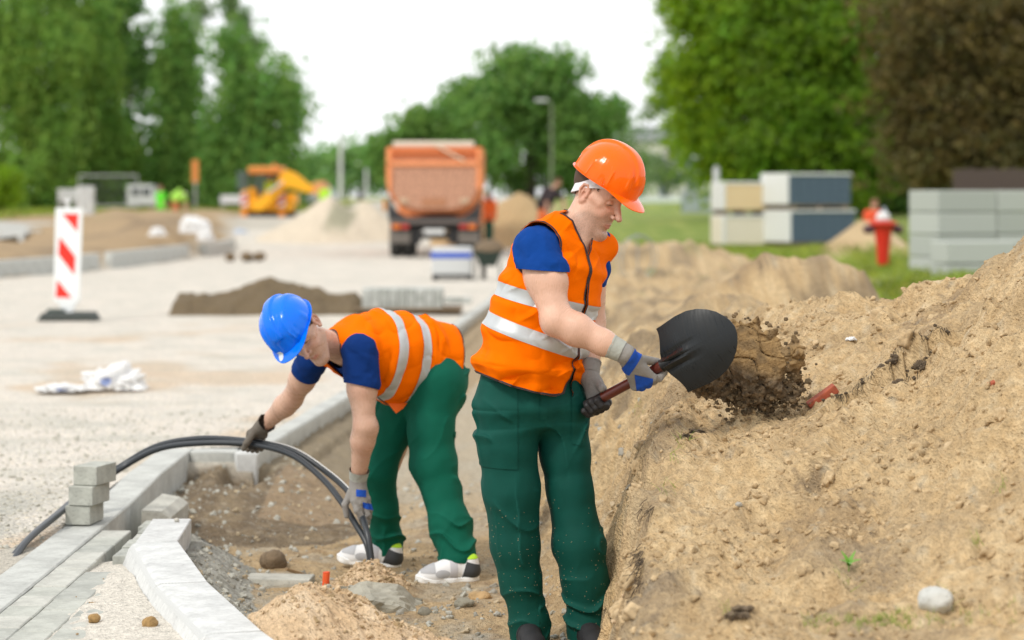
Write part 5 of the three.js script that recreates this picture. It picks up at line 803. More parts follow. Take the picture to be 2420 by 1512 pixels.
// the place on the ground seen at a picture point, found by walking along the line of sight
function hit(dx, dy, z0 = 6.3, z1 = 14) { let pz = z0; for (let Z = z0; Z < z1; Z += .02) { const q = at(dx, dy, Z); if (q.y < land(q.x, Z)[0]) return V(q.x, land(q.x, Z)[0], -Z); pz = Z; } return at(dx, dy, pz); }
const stoneM = (r, g, b) => std(C(r, g, b), .92, { map: rConc, bumpMap: rConcB, bumpScale: .004 });
{
  const put = (name, label, cat, geo, mat, p, rx = 0, ry = 0, rz = 0, group) => { const m = add(scene, name, geo, mat); m.position.copy(p); m.rotation.set(rx, ry, rz); return tag(m, label, cat, group); };
  const brickG = (w, h, d) => displace(boxUV(rb(w, h, d, .006)), (x, y, z) => [x + .004 * n3(x * 30, y * 30, z * 30), y + .004 * n3(x * 30 + 9, y * 30, z * 30), z + .004 * n3(x * 30, y * 30 + 5, z * 30)]);
  const brickM = std(C(.42, .10, .05), .9, { map: rConc, bumpMap: rConcB, bumpScale: .005 });
  let p = hit(1945, 945); put('brick', 'broken orange-red brick sticking out of the sand bank below the thrown earth', 'brick', brickG(.12, .034, .06), brickM, p.add(V(0, .003, -.012)), .1, .05, .62);
  p = hit(2345, 908); put('brick', 'small chip of red brick high on the sand bank', 'brick chip', brickG(.035, .016, .025), brickM, p, .2, .4, .4);
  p = hit(2210, 1432); put('stone', 'pale grey rounded stone half sunk in the sand bank near the grass', 'stone', rock(.05, 41, .22, 3, .75), stoneM(.62, .62, .58), p.add(V(0, .012, 0)));
  p = hit(1850, 560 + 530, 6.3); put('stone', 'grey pebble on the open slope of the sand bank', 'stone', rock(.012, 13, .3, 2), stoneM(.4, .38, .33), hit(1745, 1200));
  // in the trench
  p = hit(645, 1338, 8.6); put('stone', 'dark brown earth-covered stone at the foot of the soil slope', 'stone', rock(.062, 4, .22, 3, .85), std(C(.22, .16, .10), .95, { map: rSand, bumpMap: rSandB, bumpScale: .006 }), p.add(V(0, .02, 0)));
  p = hit(1095, 1432, 8); put('stone', 'grey lump of old mortar on the trench floor behind the standing man', 'stone', rock(.04, 21, .35, 3, .55), stoneM(.30, .28, .22), p.add(V(0, .008, 0)));
  p = hit(1135, 1412, 8); put('stone', 'ochre lump of hard sand beside the mortar on the trench floor', 'stone', rock(.05, 22, .3, 3, .5), stoneM(.50, .33, .16), p);
  p = hit(715, 1400, 8.6); put('stone', 'grey rubble lump next to the orange marker tube', 'stone', rock(.045, 31, .35, 3, .6), stoneM(.42, .42, .38), p.add(V(0, .005, 0)));
  p = hit(660, 1382, 8.6); put('concrete_slab', 'pale flat concrete slab lying under the orange marker tube', 'slab', displace(boxUV(rb(.28, .05, .14, .008)), (x, y, z) => [x + .006 * n3(x * 20, y * 20, z * 20), y + .003 * n3(x * 30, 2, z * 30), z + .012 * n3(x * 15, y * 15, z * 15)]), stoneM(.52, .51, .45), p.add(V(0, .012, 0)), .02, -.1, .0);
  p = hit(905, 1440, 8.5); put('concrete_slab', 'broken grey concrete slab tilted up from the trench floor behind the sand', 'slab', displace(boxUV(new THREE.BoxGeometry(.34, .085, .2, 12, 4, 8)), (x, y, z) => { const k = .012 * n3(x * 14, y * 14, z * 14) + .008 * n3(x * 40, y * 40, z * 40); return [x + k + (y > 0 ? -.03 * Math.abs(x) : 0), y + k - .1 * x - .06 * ss(.06, .17, Math.abs(x)) * (y > 0 ? 1 : 0), z + k]; }), stoneM(.42, .40, .33), p.add(V(0, .02, -.02)), .25, .15, -.12);
  p = hit(1005, 1450, 8.5); put('stone', 'small dark stone at the right end of the broken slab', 'stone', rock(.028, 51, .35, 2, .8), stoneM(.25, .23, .18), p);
  // orange tube
  p = hit(768, 1385, 8.6); const tb = thing('marker_tube', 'short orange plastic tube standing up in the trench', 'tube', p); add(tb, 'tube', rod(V(0, -.03, 0), V(.006, .055, .005), .0145, .0145, 20), phys(C(.85, .12, .03), .5)); add(tb, 'tube_mouth', mv(new THREE.TorusGeometry(.0125, .0025, 8, 20), .006, .055, .005, Math.PI / 2), std(C(.7, .08, .02), .6));
  p = hit(697, 1362, 8.6); put('wood_scrap', 'pale splinter of wood beside the dark brown stone', 'wood', rb(.09, .014, .022, .004), std(C(.55, .36, .18), .8, { map: rScuff }), p.add(V(0, .012, 0)), 0, .5, -.35);
  p = hit(1165, 1372, 8.6); put('foil_scrap', 'crumpled shiny foil scrap on the sand between the standing man\'s legs', 'scrap', rock(.018, 3, .6, 2, .4), std(C(.6, .6, .58), .3, { metalness: .5 }), hit(1355, 1375, 8.6));
  put('stone', 'white pebble on the trench wall right of the standing man', 'stone', rock(.011, 8, .25, 2), stoneM(.75, .73, .68), hit(1523, 1186, 8.6));
  // plants on the bank
  const leafM = new THREE.MeshPhysicalMaterial({ color: C(.16, .38, .03), roughness: .6, transmission: .3, thickness: 0, side: THREE.DoubleSide }), bladeM = new THREE.MeshPhysicalMaterial({ color: C(.30, .40, .06), roughness: .7, transmission: .3, thickness: 0, side: THREE.DoubleSide }), dryM = std(C(.19, .155, .11), .95, { side: THREE.DoubleSide });
  const blade = (l, w, bend, seg = 4) => { const P = [], I = []; for (let i = 0; i <= seg; i++) { const t = i / seg; P.push(-w / 2 * (1 - t * .92), l * t * (1 - .2 * bend * t), bend * l * t * t, w / 2 * (1 - t * .92), l * t * (1 - .2 * bend * t), bend * l * t * t); if (i < seg) { const a = i * 2; I.push(a, a + 1, a + 2, a + 1, a + 3, a + 2); } } const g = new THREE.BufferGeometry(); g.setAttribute('position', new THREE.Float32BufferAttribute(P, 3)); g.setIndex(I); g.computeVertexNormals(); return g; };
  const r = rng(61), q = new THREE.Quaternion(), eu = new THREE.Euler(), mtx = new THREE.Matrix4();
  const scatter = (name, label, geo, mat, n, place, sc, tilt = .5, kind = 'stuff') => { const im = new THREE.InstancedMesh(geo, mat, n); im.name = numbered(name); let k = 0; for (let i = 0; i < n; i++) { const s = place(i); if (!s) continue; eu.set((r() - .5) * tilt * 2, r() * 6.28, (r() - .5) * tilt * 2); q.setFromEuler(eu); const z = sc(i); mtx.compose(s, q, V(z, z, z)); im.setMatrixAt(k++, mtx); } im.count = k; im.castShadow = im.receiveShadow = true; scene.add(im); return tag(im, label, null, null, kind); };
  scatter('grass', 'sparse young grass at the near foot of the sand bank', blade(.045, .0035, .5), bladeM, 900, () => { const c = r(), dx = c < .6 ? 1890 + 260 * r() : 2060 + 340 * r(), dy = 1478 + 26 * (r() + r() - 1) - (dx - 2000) * .04; return n2(dx * .03, dy * .05) < -.12 ? null : hit(dx, dy, 6, 7.6); }, () => .35 + .5 * r() * r(), .5);
  const wisps = [[1620, 1050], [1600, 1085], [1580, 1160], [1500, 975], [1990, 1395], [1720, 1455], [2310, 1300], [2360, 1160], [2240, 1440]];
  scatter('grass', 'thin green grass wisps scattered along the bank', blade(.05, .0025, .8), bladeM, 130, i => { const [a, b] = wisps[i % wisps.length]; return hit(a + 40 * (r() - .5), b + 24 * (r() - .5), 6); }, () => .5 + .6 * r(), .7);
  { const s = hit(2005, 1352, 6.2), t = thing('weed', 'small bright green seedling growing on the near sand bank', 'plant', s); for (let i = 0; i < 5; i++) { const g = blade(.034 + .01 * r(), .021, .9, 5); const P = g.attributes.position; for (let k = 0; k < P.count; k++) { const tt = P.getY(k) / .034; P.setX(k, P.getX(k) * (.35 + 2.4 * tt * (1 - .6 * tt))); } g.computeVertexNormals(); const m = add(t, 'leaf', g, leafM); m.rotation.set(.5, i * 1.256, 0); m.position.y = .012; } add(t, 'stem', rod(V(0, -.01, 0), V(0, .014, 0), .0018, .0015, 6), leafM); }
  // roots hanging out of the bank edge, and torn turf with root fibres on the slope
  const fibre = (s, dir, len, w) => { const pts = [s.clone()], d = dir.clone(); for (let i = 1; i < 5; i++) { d.add(V(r() - .5, r() - .62, r() - .5).multiplyScalar(.7)).normalize(); pts.push(pts[i - 1].clone().addScaledVector(d, len / 4)); } return new THREE.TubeGeometry(new THREE.CatmullRomCurve3(pts), 6, w, 4); };
  const rootM = std(C(.10, .075, .05), .95);
  const L1 = []; for (let i = 0; i < 60; i++) { const dy = i < 12 ? 1190 + 30 * r() : 1290 + 105 * r(), dx = 1516 + (i < 12 ? 30 * r() : 14 * (r() - .5)), s = hit(dx, dy, 6.4, 9.5).add(V(-.0, 0, .015)); L1.push(fibre(s, V(-.9 + r() * .5, -.2 - .5 * r(), .4 * (r() - .3)), .03 + .09 * r() * r(), .0006 + .0009 * r())); }
  tag(add(scene, 'roots', merge(L1), rootM), 'fine dark roots hanging out of the cut edge of the bank', null, null, 'stuff');
  const turf = (label, list) => { const G = []; for (const [dx, dy, s, n] of list) { const c = hit(dx, dy, 6.3); G.push(displace(rock(s, dx, .7, 4, .5), (x, y, z) => [x * 1.5 + .006 * n3(x * 90, y * 90, z * 90), y - .25 * s + .006 * n3(x * 90, y * 90 + 4, z * 90), z]).translate(c.x, c.y, c.z)); for (let i = 0; i < n * 2; i++) { const a = r() * 6.28, q = Math.sqrt(r()), d = V(Math.cos(a) * .8 + .3 * (r() - .5), -.25 - .5 * r(), Math.sin(a) * .5 + .45).normalize(); G.push(fibre(c.clone().add(V(Math.cos(a) * s * 1.25 * q, s * .22 * (1 - q), Math.sin(a) * s * q)), d, .012 + .028 * r(), .0004 + .0005 * r())); } } tag(add(scene, 'turf_clod', merge(G), std(C(.17, .125, .08), .97, { map: rSand, bumpMap: rSandB, bumpScale: .01 })), label, 'turf'); };
  { const G = []; for (let i = 0; i < 620; i++) { const X = 1.1 + .46 * r(), z = 8.36 - .11 * (X - 1.13) + .05 * n2(X * 5, 2) + .03 * n2(X * 16, 5) + .09 * (r() + r() - 1); if (n2(X * 9, z * 6) < -.25) continue; const s = V(X, land(X, z)[0] + .004, -z); G.push(fibre(s, V((r() - .5) * .9, -.35 - .5 * r(), .5 + .3 * r()), .015 + .04 * r() * r(), .0005 + .0006 * r())); if (i % 9 === 0) G.push(rock(.006 + .014 * r() * r(), i, .7, 2, .7).translate(X, s.y, -z)); } tag(add(scene, 'turf_clod', merge(G), std(C(.13, .095, .06), .97, { map: rSand, bumpMap: rSandB, bumpScale: .01 })), 'dark torn turf with root fibres under a ledge below the red brick', 'turf'); }
  turf('tuft of dry uprooted grass left of the falling crumbs', [[1640, 1022, .02, 120], [1622, 1030, .014, 60]]);
  turf('dark clump of earth at the near edge of the bank', [[1742, 1455, .02, 20], [1755, 1440, .018, 10]]);
  // loose clods and grit
  const clods = [rock(.01, 1, .75, 2, .6), rock(.01, 2, .85, 2, .5), rock(.01, 3, .75, 2, .65)], clodM = [std(C(.60, .45, .265), .97, { map: rSand }), std(C(.52, .38, .215), .97, { map: rSand }), std(C(.42, .305, .17), .97, { map: rSand })];
  for (let k = 0; k < 3; k++) scatter('sand_clods', ['light crumbs of sand lying over the bank', 'tan crumbs of sand lying over the bank', 'damp brown crumbs of sand lying over the bank'][k], clods[k], clodM[k], [11000, 9000, 3600][k], () => { const Z = 6.2 + 4.6 * r(), X = lipX(Z) + .02 + 1.9 * r(); const den = n2(X * 3, Z * 3 + k * 5) + .5 * n2(X * 9, Z * 9); if (den < -.05 + .2 * r()) return null; return V(X, land(X, Z)[0] + .001, -Z); }, () => .25 + 1.25 * Math.pow(r(), 6), 3);
  for (let k = 0; k < 2; k++) scatter('sand_clods', ['pale crumbs on the tipped sand in the trench', 'brown crumbs on the tipped sand in the trench'][k], clods[k], k ? clodM[2] : std(C(.66, .50, .32), .97, { map: rSand }), [2200, 900][k], () => { const a = r() < .75, X = a ? -.35 + .75 * (r() + r() - 1) : -.6 + .35 * (r() - .5), Z = a ? 7.7 + .8 * (r() + r() - 1) : 9.65 + .4 * (r() - .5); return X < kC(Z) + .02 ? null : V(X, land(X, Z)[0] + .001, -Z); }, () => .25 + 1.0 * Math.pow(r(), 3.5), 3);
  const lump = [rock(.03, 11, .7, 3, .75), rock(.03, 12, .8, 3, .65), rock(.03, 13, .75, 3, .8)];
  for (let k = 0; k < 3; k++) scatter('sand_clods', ['big crumbling clods along the cut edge of the bank', 'big tan clods bedded in the bank', 'big damp clods bedded in the bank'][k], lump[k], [clodM[0], clodM[0], clodM[1]][k], [150, 240, 110][k], i => { const edge = k === 0, Z = 6.3 + 3.6 * r(), X = edge ? lipX(Z) + .06 * (r() - .75) : lipX(Z) + .05 + 1.7 * r(); if (!edge && n2(X * 2.3 + 7, Z * 1.9) + .4 * n2(X * 7, Z * 7) < .05) return null; return V(X, land(X, Z)[0] - .008, -Z); }, () => .3 + 1.1 * Math.pow(r(), 3), 3);
  const grit = [stoneM(.5, .49, .43), stoneM(.36, .34, .29), stoneM(.52, .42, .28)];
  for (let k = 0; k < 3; k++) scatter('rubble', ['grey grit on the trench floor', 'dark grit on the trench floor', 'tan grit on the trench floor'][k], clods[k], grit[k], [2600, 2000, 2200][k], () => { const Z = 8.3 + 5.2 * Math.pow(r(), 1.4), lo = leftX(Z), X = lo + .03 + (lipX(Z) - lo) * Math.pow(r(), k < 2 ? 1.6 : 1); return n2(X * 3 + k * 4, Z * 3) < -.1 ? null : V(X, land(X, Z)[0] + .001, -Z); }, () => .25 + 1.5 * Math.pow(r(), 5), 3);
  scatter('rubble', 'loose chippings on the near gravel', clods[0], stoneM(.55, .53, .46), 3200, () => { const Z = 8.6 + 7 * Math.pow(r(), 1.5), X = roadIn(Z) - .03 - 1.8 * r() * (Z / 9); return V(X, roadY(X, Z) + .002, -Z); }, () => .4 + 1.2 * Math.pow(r(), 4), 3);
}
// ---------------------------------------------------------------- machines, stacks and people further off
const paintM = (r, g, b, ro = .5, e = {}) => std(C(r, g, b), ro, { map: rCloth, ...e });
const MF = { white: paintM(.72, .73, .72), grey: paintM(.35, .36, .36), dark: paintM(.03, .03, .032), black: std(C(.018, .018, .018), .85), glass: phys(C(.03, .04, .045), .12, { clearcoat: .6 }), wood: std(C(.40, .29, .18), .85, { map: rScuff }), galv: std(C(.50, .52, .54), .5, { metalness: .5 }), rubber: std(C(.035, .035, .034), .9), red: paintM(.72, .035, .018), yellow: paintM(.98, .46, .006), orange: paintM(.90, .32, .12), hiviz: std(C(.45, .80, .03), .8), skin: std(C(.52, .30, .21), .7) };
const wheelGeo = (r, w) => { const p = [[r * .5, -w / 2], [r * .8, -w / 2 * 1.02], [r * .96, -w / 2 * .85], [r, -w / 2 * .55], [r, w / 2 * .55], [r * .96, w / 2 * .85], [r * .8, w / 2 * 1.02], [r * .5, w / 2]].map(a => new THREE.Vector2(...a)); return new THREE.LatheGeometry(p, 28); };
const faces = { x: [0, 0, Math.PI / 2], z: [Math.PI / 2, 0, 0] };
function wheel(t, r, w, x, y, z, ax = 'x', rim = MF.grey) { const g = new THREE.Group(); g.name = 'wheel'; g.position.set(x, y, z); t.add(g); const a = wheelGeo(r, w); if (ax === 'x') a.rotateZ(Math.PI / 2); else a.rotateX(Math.PI / 2); add(g, 'tyre', a, MF.rubber); const c = new THREE.CylinderGeometry(r * .52, r * .52, w * .8, 20); if (ax === 'x') c.rotateZ(Math.PI / 2); else c.rotateX(Math.PI / 2); add(g, 'rim', c, rim); return g; }
const extr = (pts, depth, bev = .02) => { const s = new THREE.Shape(pts.map(a => new THREE.Vector2(...a))); const g = new THREE.ExtrudeGeometry(s, { depth, bevelEnabled: bev > 0, bevelThickness: bev, bevelSize: bev, bevelSegments: 2, curveSegments: 16 }); return softUV(g); };
{ // tipper truck, seen from behind
  const t = thing('tipper_truck', 'dusty orange tipper truck seen from behind on the gravel road', 'truck', at(1026, 610, 58));
  const o = [[-1.16, 2.7], [-1.16, 1.9], [-1.1, 1.6], [-.95, 1.36], [-.72, 1.22], [-.4, 1.17], [.4, 1.17], [.72, 1.22], [.95, 1.36], [1.1, 1.6], [1.16, 1.9], [1.16, 2.7]];
  add(t, 'tipper_body', extr(o, 4.6, .03).translate(0, 0, -4.7), paintM(.85, .29, .11, .6));
  const tg = add(t, 'tailgate', extr(o.map(([x, y]) => [x * .93, y > 2 ? y - .3 : y + .05]), .06, .02).translate(0, 0, 0), std(C(.95, .50, .32), .7, { map: rScuff }));
  add(tg, 'tailgate_rib', rb(2.3, .1, .08, .02, 0, 2.33, .1), MF.orange); add(tg, 'tailgate_rib', rb(2.34, .12, .1, .03, 0, 2.68, .06), paintM(.74, .2, .06)); for (const x of [-1.1, 1.1]) add(tg, 'hinge_post', rb(.1, 1.0, .12, .02, x, 2.2, .08), MF.orange); for (const x of [-.75, .75]) add(tg, 'latch', rb(.22, .13, .06, .02, x, 1.42, .12), paintM(.6, .42, .28)); add(tg, 'panel_plate', rb(.6, .2, .03, .01, 0, 1.38, .09), paintM(.45, .2, .1));
  add(t, 'rolled_cover', mv(new THREE.CylinderGeometry(.09, .09, 2.0, 14), -.02, 2.8, -.1, 0, 0, Math.PI / 2), paintM(.72, .62, .5)); add(t, 'cover_strap', rb(.9, .05, .04, .01, .35, 2.62, .14, 0, 0, -.5), paintM(.7, .6, .45));
  add(t, 'subframe', extr([[-1.15, 1.45], [-.95, 1.15], [-.7, 1.0], [.7, 1.0], [.95, 1.15], [1.15, 1.45], [1.12, .98], [-1.12, .98]], .3, .02).translate(0, 0, -.35), MF.dark);
  add(t, 'chassis', merge([bx(.9, .35, 5.5, 0, .85, -3), bx(.2, .5, .3, -.45, .6, -.4), bx(.2, .5, .3, .45, .6, -.4), bx(2.0, .18, .3, 0, .55, -1)]), MF.dark);
  add(t, 'bumper', rb(2.2, .12, .1, .02, 0, .9, .05), paintM(.12, .10, .09)); for (const s of [-1, 1]) { add(t, 'tail_lamp', rb(.2, .11, .06, .02, s * .94, .78, .1), phys(C(.75, .18, .02), .3)); add(t, 'tail_lamp', rb(.2, .11, .06, .02, s * .72, .78, .1), phys(C(.45, .03, .02), .3)); add(t, 'mudflap', rb(.52, .3, .03, .01, s * .85, .52, .0), paintM(.16, .14, .12)); for (const k of [0, .32]) wheel(t, .46, .28, s * (.66 + k), .46, -.75); for (const k of [0, .32]) wheel(t, .46, .28, s * (.66 + k), .46, -2.2); wheel(t, .46, .3, s * .95, .46, -5.6); }
  add(t, 'number_plate', rb(.5, .12, .02, .005, 0, .66, .12), MF.white); add(t, 'cab', rb(2.3, 2.1, 1.7, .1, 0, 1.75, -5.7), MF.orange); for (const s of [-1, 1]) add(t, 'mirror', rb(.08, .4, .25, .03, s * 1.32, 1.6, -5.1), MF.dark); add(t, 'side_reflector', rb(.1, .3, .05, .02, -1.28, 1.3, -1), paintM(.7, .32, .05));
}
{ // backhoe loader
  const k = 57.2, P = (x, y, z = 0) => V((x - 645) / k, (505 - y) / k, z), t = thing('backhoe_loader', 'yellow backhoe loader digging behind the earth on the far left', 'excavator', at(645, 505, 97));
  add(t, 'roof', rb(1.45, .3, 1.5, .08, -.28, 1.8, -.4), paintM(.72, .26, .05)); add(t, 'beacon', new THREE.CylinderGeometry(.07, .09, .16, 12).translate(.02, 2.0, -.3), phys(C(.6, .12, .03), .3));
  const cab = add(t, 'cab_frame', merge([rb(.07, 1.5, .07, .02, -.98, .95, .3), rb(.07, 1.5, .07, .02, .42, .95, .3), rb(.07, 1.5, .07, .02, -.98, .95, -1.1), rb(.07, 1.5, .07, .02, .42, .95, -1.1), rb(1.45, .7, 1.5, .05, -.28, .1, -.4)]), MF.dark);
  add(cab, 'front_window', rb(1.3, 1.1, .02, .008, -.28, 1.12, -1.1), phys(C(.5, .6, .58), .1, { transmission: .9, thickness: 0 })); add(t, 'open_window', rb(.45, .8, .03, .02, -1.25, 1.35, .1, 0, .5), phys(C(.25, .35, .33), .1, { transmission: .5, thickness: 0 }));
  const boom = (pts, z, mat, d = .28) => extr(pts.map(([x, y]) => { const q = P(x, y); return [q.x, q.y]; }), d, .03).translate(0, 0, z);
  add(t, 'boom', boom([[604, 488], [618, 498], [632, 490], [652, 470], [680, 445], [697, 422], [690, 410], [677, 408], [668, 416], [660, 440], [640, 452], [622, 468]], .75), MF.yellow);
  add(t, 'dipper_arm', boom([[676, 407], [688, 405], [705, 412], [735, 437], [758, 444], [752, 456], [725, 452], [700, 444], [678, 440]], .95), MF.yellow);
  add(t, 'bucket', boom([[748, 432], [770, 430], [782, 442], [778, 458], [764, 466], [750, 456]], .85, 0, .5), paintM(.72, .32, .12)); add(t, 'hydraulic_ram', rod(P(640, 455, 1.15), P(690, 420, 1.15), .05, .05), MF.galv);
  add(t, 'rear_frame', rb(2.0, .5, .6, .06, -.1, .35, .3), MF.yellow); add(t, 'fender', rb(.6, .55, 1.4, .1, -1.0, .75, -.6, 0, 0, .35), MF.yellow); add(t, 'fender', rb(.4, .5, 1.4, .1, .75, .6, -.6), MF.yellow);
  for (const s of [-1, 1]) { const x = s < 0 ? -1.12 : .42; add(t, 'stabiliser', rb(.26, 1.1, .16, .03, x, .3, .62), paintM(.78, .28, .03)); add(t, 'warning_plate', rb(.28, .55, .02, .008, x, .58, .72), MF.white); for (const q of [.72, .5]) add(t, 'warning_band', rb(.3, .1, .012, .004, x, q, .735, 0, 0, .5), MF.red); wheel(t, .62, .4, s * .9 - .25, .1, -.7); }
}
// simple distant figures, posed by their joints
function figure(label, Z, J, col, cell = .026) {
  const k = D / Z, q = n => { const a = J[n]; return at(a[0], a[1], Z - (a[2] || 0)); }, base = q('foot'), t = thing('person', label, 'person', V(base.x, base.y, -Z));
  const hd = q('head'), nk = q('neck'), hip = q('hip'), arm = (e, h) => J[e] ? [cap(nk.clone().lerp(q(e), .3), q(e), .058, .046), cap(q(e), q(h), .046, .04), ball(q(h), .048)] : [], leg = (e, h) => J[e] ? [cap(hip, q(e), .1, .075), cap(q(e), q(h), .075, .06)] : [];
  const A = [...arm('elbow', 'hand'), ...arm('elbow2', 'hand2')], G = [...leg('knee', 'foot'), ...leg('knee2', 'foot2')], pts = Object.keys(J).map(q);
  const side = V(0, 0, 1).cross(hip.clone().sub(nk).normalize()).normalize(), tor = blend([cap(nk.clone().addScaledVector(side, .13).lerp(hip, .12), hip.clone().addScaledVector(side, .07), .09, .12), cap(nk.clone().addScaledVector(side, -.13).lerp(hip, .12), hip.clone().addScaledVector(side, -.07), .09, .12)], .08);
  const head = blend([ell(hd, V(.085, .115, .1)), cap(hd, nk, .05, .06), cap(hd.clone().add(V(0, -.02, .09)), hd.clone().add(V(0, -.045, .095)), .014)], .03);
  const [lo, hi] = bounds(pts, .22), body = blend([head, ...A, tor, ...G].map(f => f), .03), grow = (f, d) => (x, y, z) => f(x, y, z) - d + wrinkle(x, y, z, 14, .012);
  addW(t, 'body', mesh(body, lo, hi, cell), MF.skin);
  addW(t, col.topName || 'vest', mesh(grow(blend(col.sleeves && J.elbow ? [tor, ...['elbow', 'elbow2'].filter(e => J[e]).map(e => cap(nk.clone().lerp(q(e), .2), nk.clone().lerp(q(e), .8), .07, .065))] : [tor], .04), .02), lo, hi, cell), std(C(...col.top), .85));
  if (G.length) addW(t, 'trousers', mesh(grow(blend(G, .03), .014), lo, hi, cell), std(C(...col.legs), .85));
  const cap0 = ell(hd.clone().add(V(0, .035, -.01)), V(.095, .095, .11)); addW(t, col.capName || 'hair', mesh(cap0, hd.clone().addScalar(-.2), hd.clone().addScalar(.2), .02), std(C(...col.cap), .8));
  return t;
}
figure('man in dark shirt bending over behind the sand heap, seen above the standing man\'s shoulder', 62, { head: [1319, 432], neck: [1303, 448, .05], hip: [1284, 487], elbow: [1292, 478, .2], hand: [1290, 500, .3], elbow2: [1330, 470], hand2: [1335, 500, .15], knee: [1290, 535, .1], foot: [1286, 590], knee2: [1275, 535], foot2: [1270, 590] }, { top: [.035, .025, .03], legs: [.75, .16, .04], cap: [.14, .07, .035], topName: 'shirt', sleeves: 1 });
figure('worker in orange top and green trousers standing beside the dumped sand', 64, { head: [1155, 468], neck: [1155, 477], hip: [1155, 512], elbow: [1146, 495], hand: [1148, 510, .1], elbow2: [1165, 495], hand2: [1163, 510, .1], knee: [1152, 535], foot: [1152, 562], knee2: [1158, 535], foot2: [1159, 562] }, { top: [.85, .16, .03], legs: [.02, .09, .06], cap: [.75, .2, .05], capName: 'hard_hat', sleeves: 1 });
figure('worker in bright green high-visibility suit standing near the white van', 100, { head: [379, 445], neck: [380, 455], hip: [380, 490], elbow: [370, 470], hand: [370, 485, .1], elbow2: [391, 470], hand2: [391, 487, .1], knee: [377, 512], foot: [376, 535], knee2: [384, 512], foot2: [385, 535] }, { top: [.12, .72, .03], legs: [.13, .7, .04], cap: [.25, .12, .07], sleeves: 1 });
figure('worker in pale green vest bending down beside the dug earth', 100, { head: [436, 462], neck: [430, 455, .1], hip: [412, 468], elbow: [440, 478], hand: [442, 495, .1], elbow2: [432, 478, -.1], hand2: [436, 495], knee: [413, 493], foot: [410, 520], knee2: [418, 493], foot2: [420, 520] }, { top: [.42, .82, .12], legs: [.62, .2, .1], cap: [.7, .7, .6], capName: 'hard_hat', sleeves: 1 });
figure('worker in yellow-green vest standing beyond the gravel heap', 92, { head: [768, 438], neck: [768, 448], hip: [768, 486], elbow: [757, 466], hand: [758, 482, .1], elbow2: [779, 466], hand2: [778, 482, .1], knee: [764, 510], foot: [764, 535], knee2: [772, 510], foot2: [772, 535] }, { top: [.42, .74, .04], legs: [.05, .06, .12], cap: [.5, .22, .12], capName: 'hard_hat', sleeves: 1 });
figure('driver in yellow-green vest sitting inside the yellow backhoe', 97.3, { head: [640, 418], neck: [638, 430], hip: [636, 462], elbow: [626, 446], hand: [622, 458, .15], elbow2: [650, 446], hand2: [654, 458, .15], knee: [628, 470, .3], foot: [626, 490, .3], knee2: [644, 470, .3], foot2: [646, 490, .3] }, { top: [.42, .60, .03], legs: [.02, .03, .1], cap: [.1, .06, .04], sleeves: 1 });
figure('person with brown hair and orange top crouching behind the small sand heap', 50.5, { head: [2066, 484], neck: [2064, 503], hip: [2062, 540], elbow: [2050, 520], hand: [2055, 535, .15], elbow2: [2080, 520], hand2: [2078, 535, .15], knee: [2056, 552, .2], foot: [2058, 585], knee2: [2070, 552, .2], foot2: [2072, 585] }, { top: [.72, .09, .03], legs: [.05, .05, .06], cap: [.2, .09, .045], sleeves: 1 });

// heaps
function pile(name, label, dx, Z, rx, rz, hfn, col, y0) {
  const N = 90, P = [], K = [], U = [], I = [], X0 = (dx - 1209.5) / D * Z, g0 = y0 ?? land(X0, Z)[0];
  for (let j = 0; j <= N; j++) for (let i = 0; i <= N; i++) { const u = i / N * 2 - 1, v = j / N * 2 - 1, X = X0 + u * rx, z = Z + v * rz, h = hfn(u, v), e = Math.max(0, h); P.push(X, g0 + h + (e > 0 ? Math.min(1, e * 12) * (.045 * n2(X * 4, z * 4) + .035 * n2(X * 11, z * 11) + .02 * (lumps(X * 9, z * 9) - .6)) : 0) - .03, -z); K.push(...col(X, z, u, v)); U.push(X, z + h); }
  for (let j = 0; j < N; j++) for (let i = 0; i < N; i++) { const a = j * (N + 1) + i, c = a + N + 1; if (Math.max(hfn(i / N * 2 - 1, j / N * 2 - 1), hfn((i + 1) / N * 2 - 1, (j + 1) / N * 2 - 1)) > -.03) I.push(a, a + 1, c, a + 1, c + 1, c); }
  const g = new THREE.BufferGeometry(); g.setAttribute('position', new THREE.Float32BufferAttribute(P, 3)); g.setAttribute('color', new THREE.Float32BufferAttribute(K, 3)); g.setAttribute('uv', new THREE.Float32BufferAttribute(U, 2)); g.setIndex(I); g.computeVertexNormals();
  const o = thing(name, label, 'heap', V(X0, g0, -Z)); addW(o, 'heap_surface', g, M.soil); return o;
}
const ns = (c, a = .12) => (X, z) => { const t = 1 + a * fbm(X * 2, z * 2, 1, 3) + a * .7 * n2(X * 8, z * 8); return c.map(q => q * t); };
pile('earth_heap', 'low heap of dark brown earth on the gravel road behind the bending man', 628, 28.9, 1.32, .9, (u, v) => { const prof = lin([[-1, -.05], [-.93, .0], [-.86, .08], [-.83, .25], [-.68, .29], [-.5, .25], [-.3, .33], [0, .45], [.2, .40], [.4, .36], [.62, .27], [.82, .30], [.93, .22], [1, -.05]], u) + .015 * n2(u * 7, 2); return (prof + .06) * (1 - Math.pow(Math.abs(v), 1.6) * 1.25) - .05; }, ns([.175, .13, .075]), -.03);
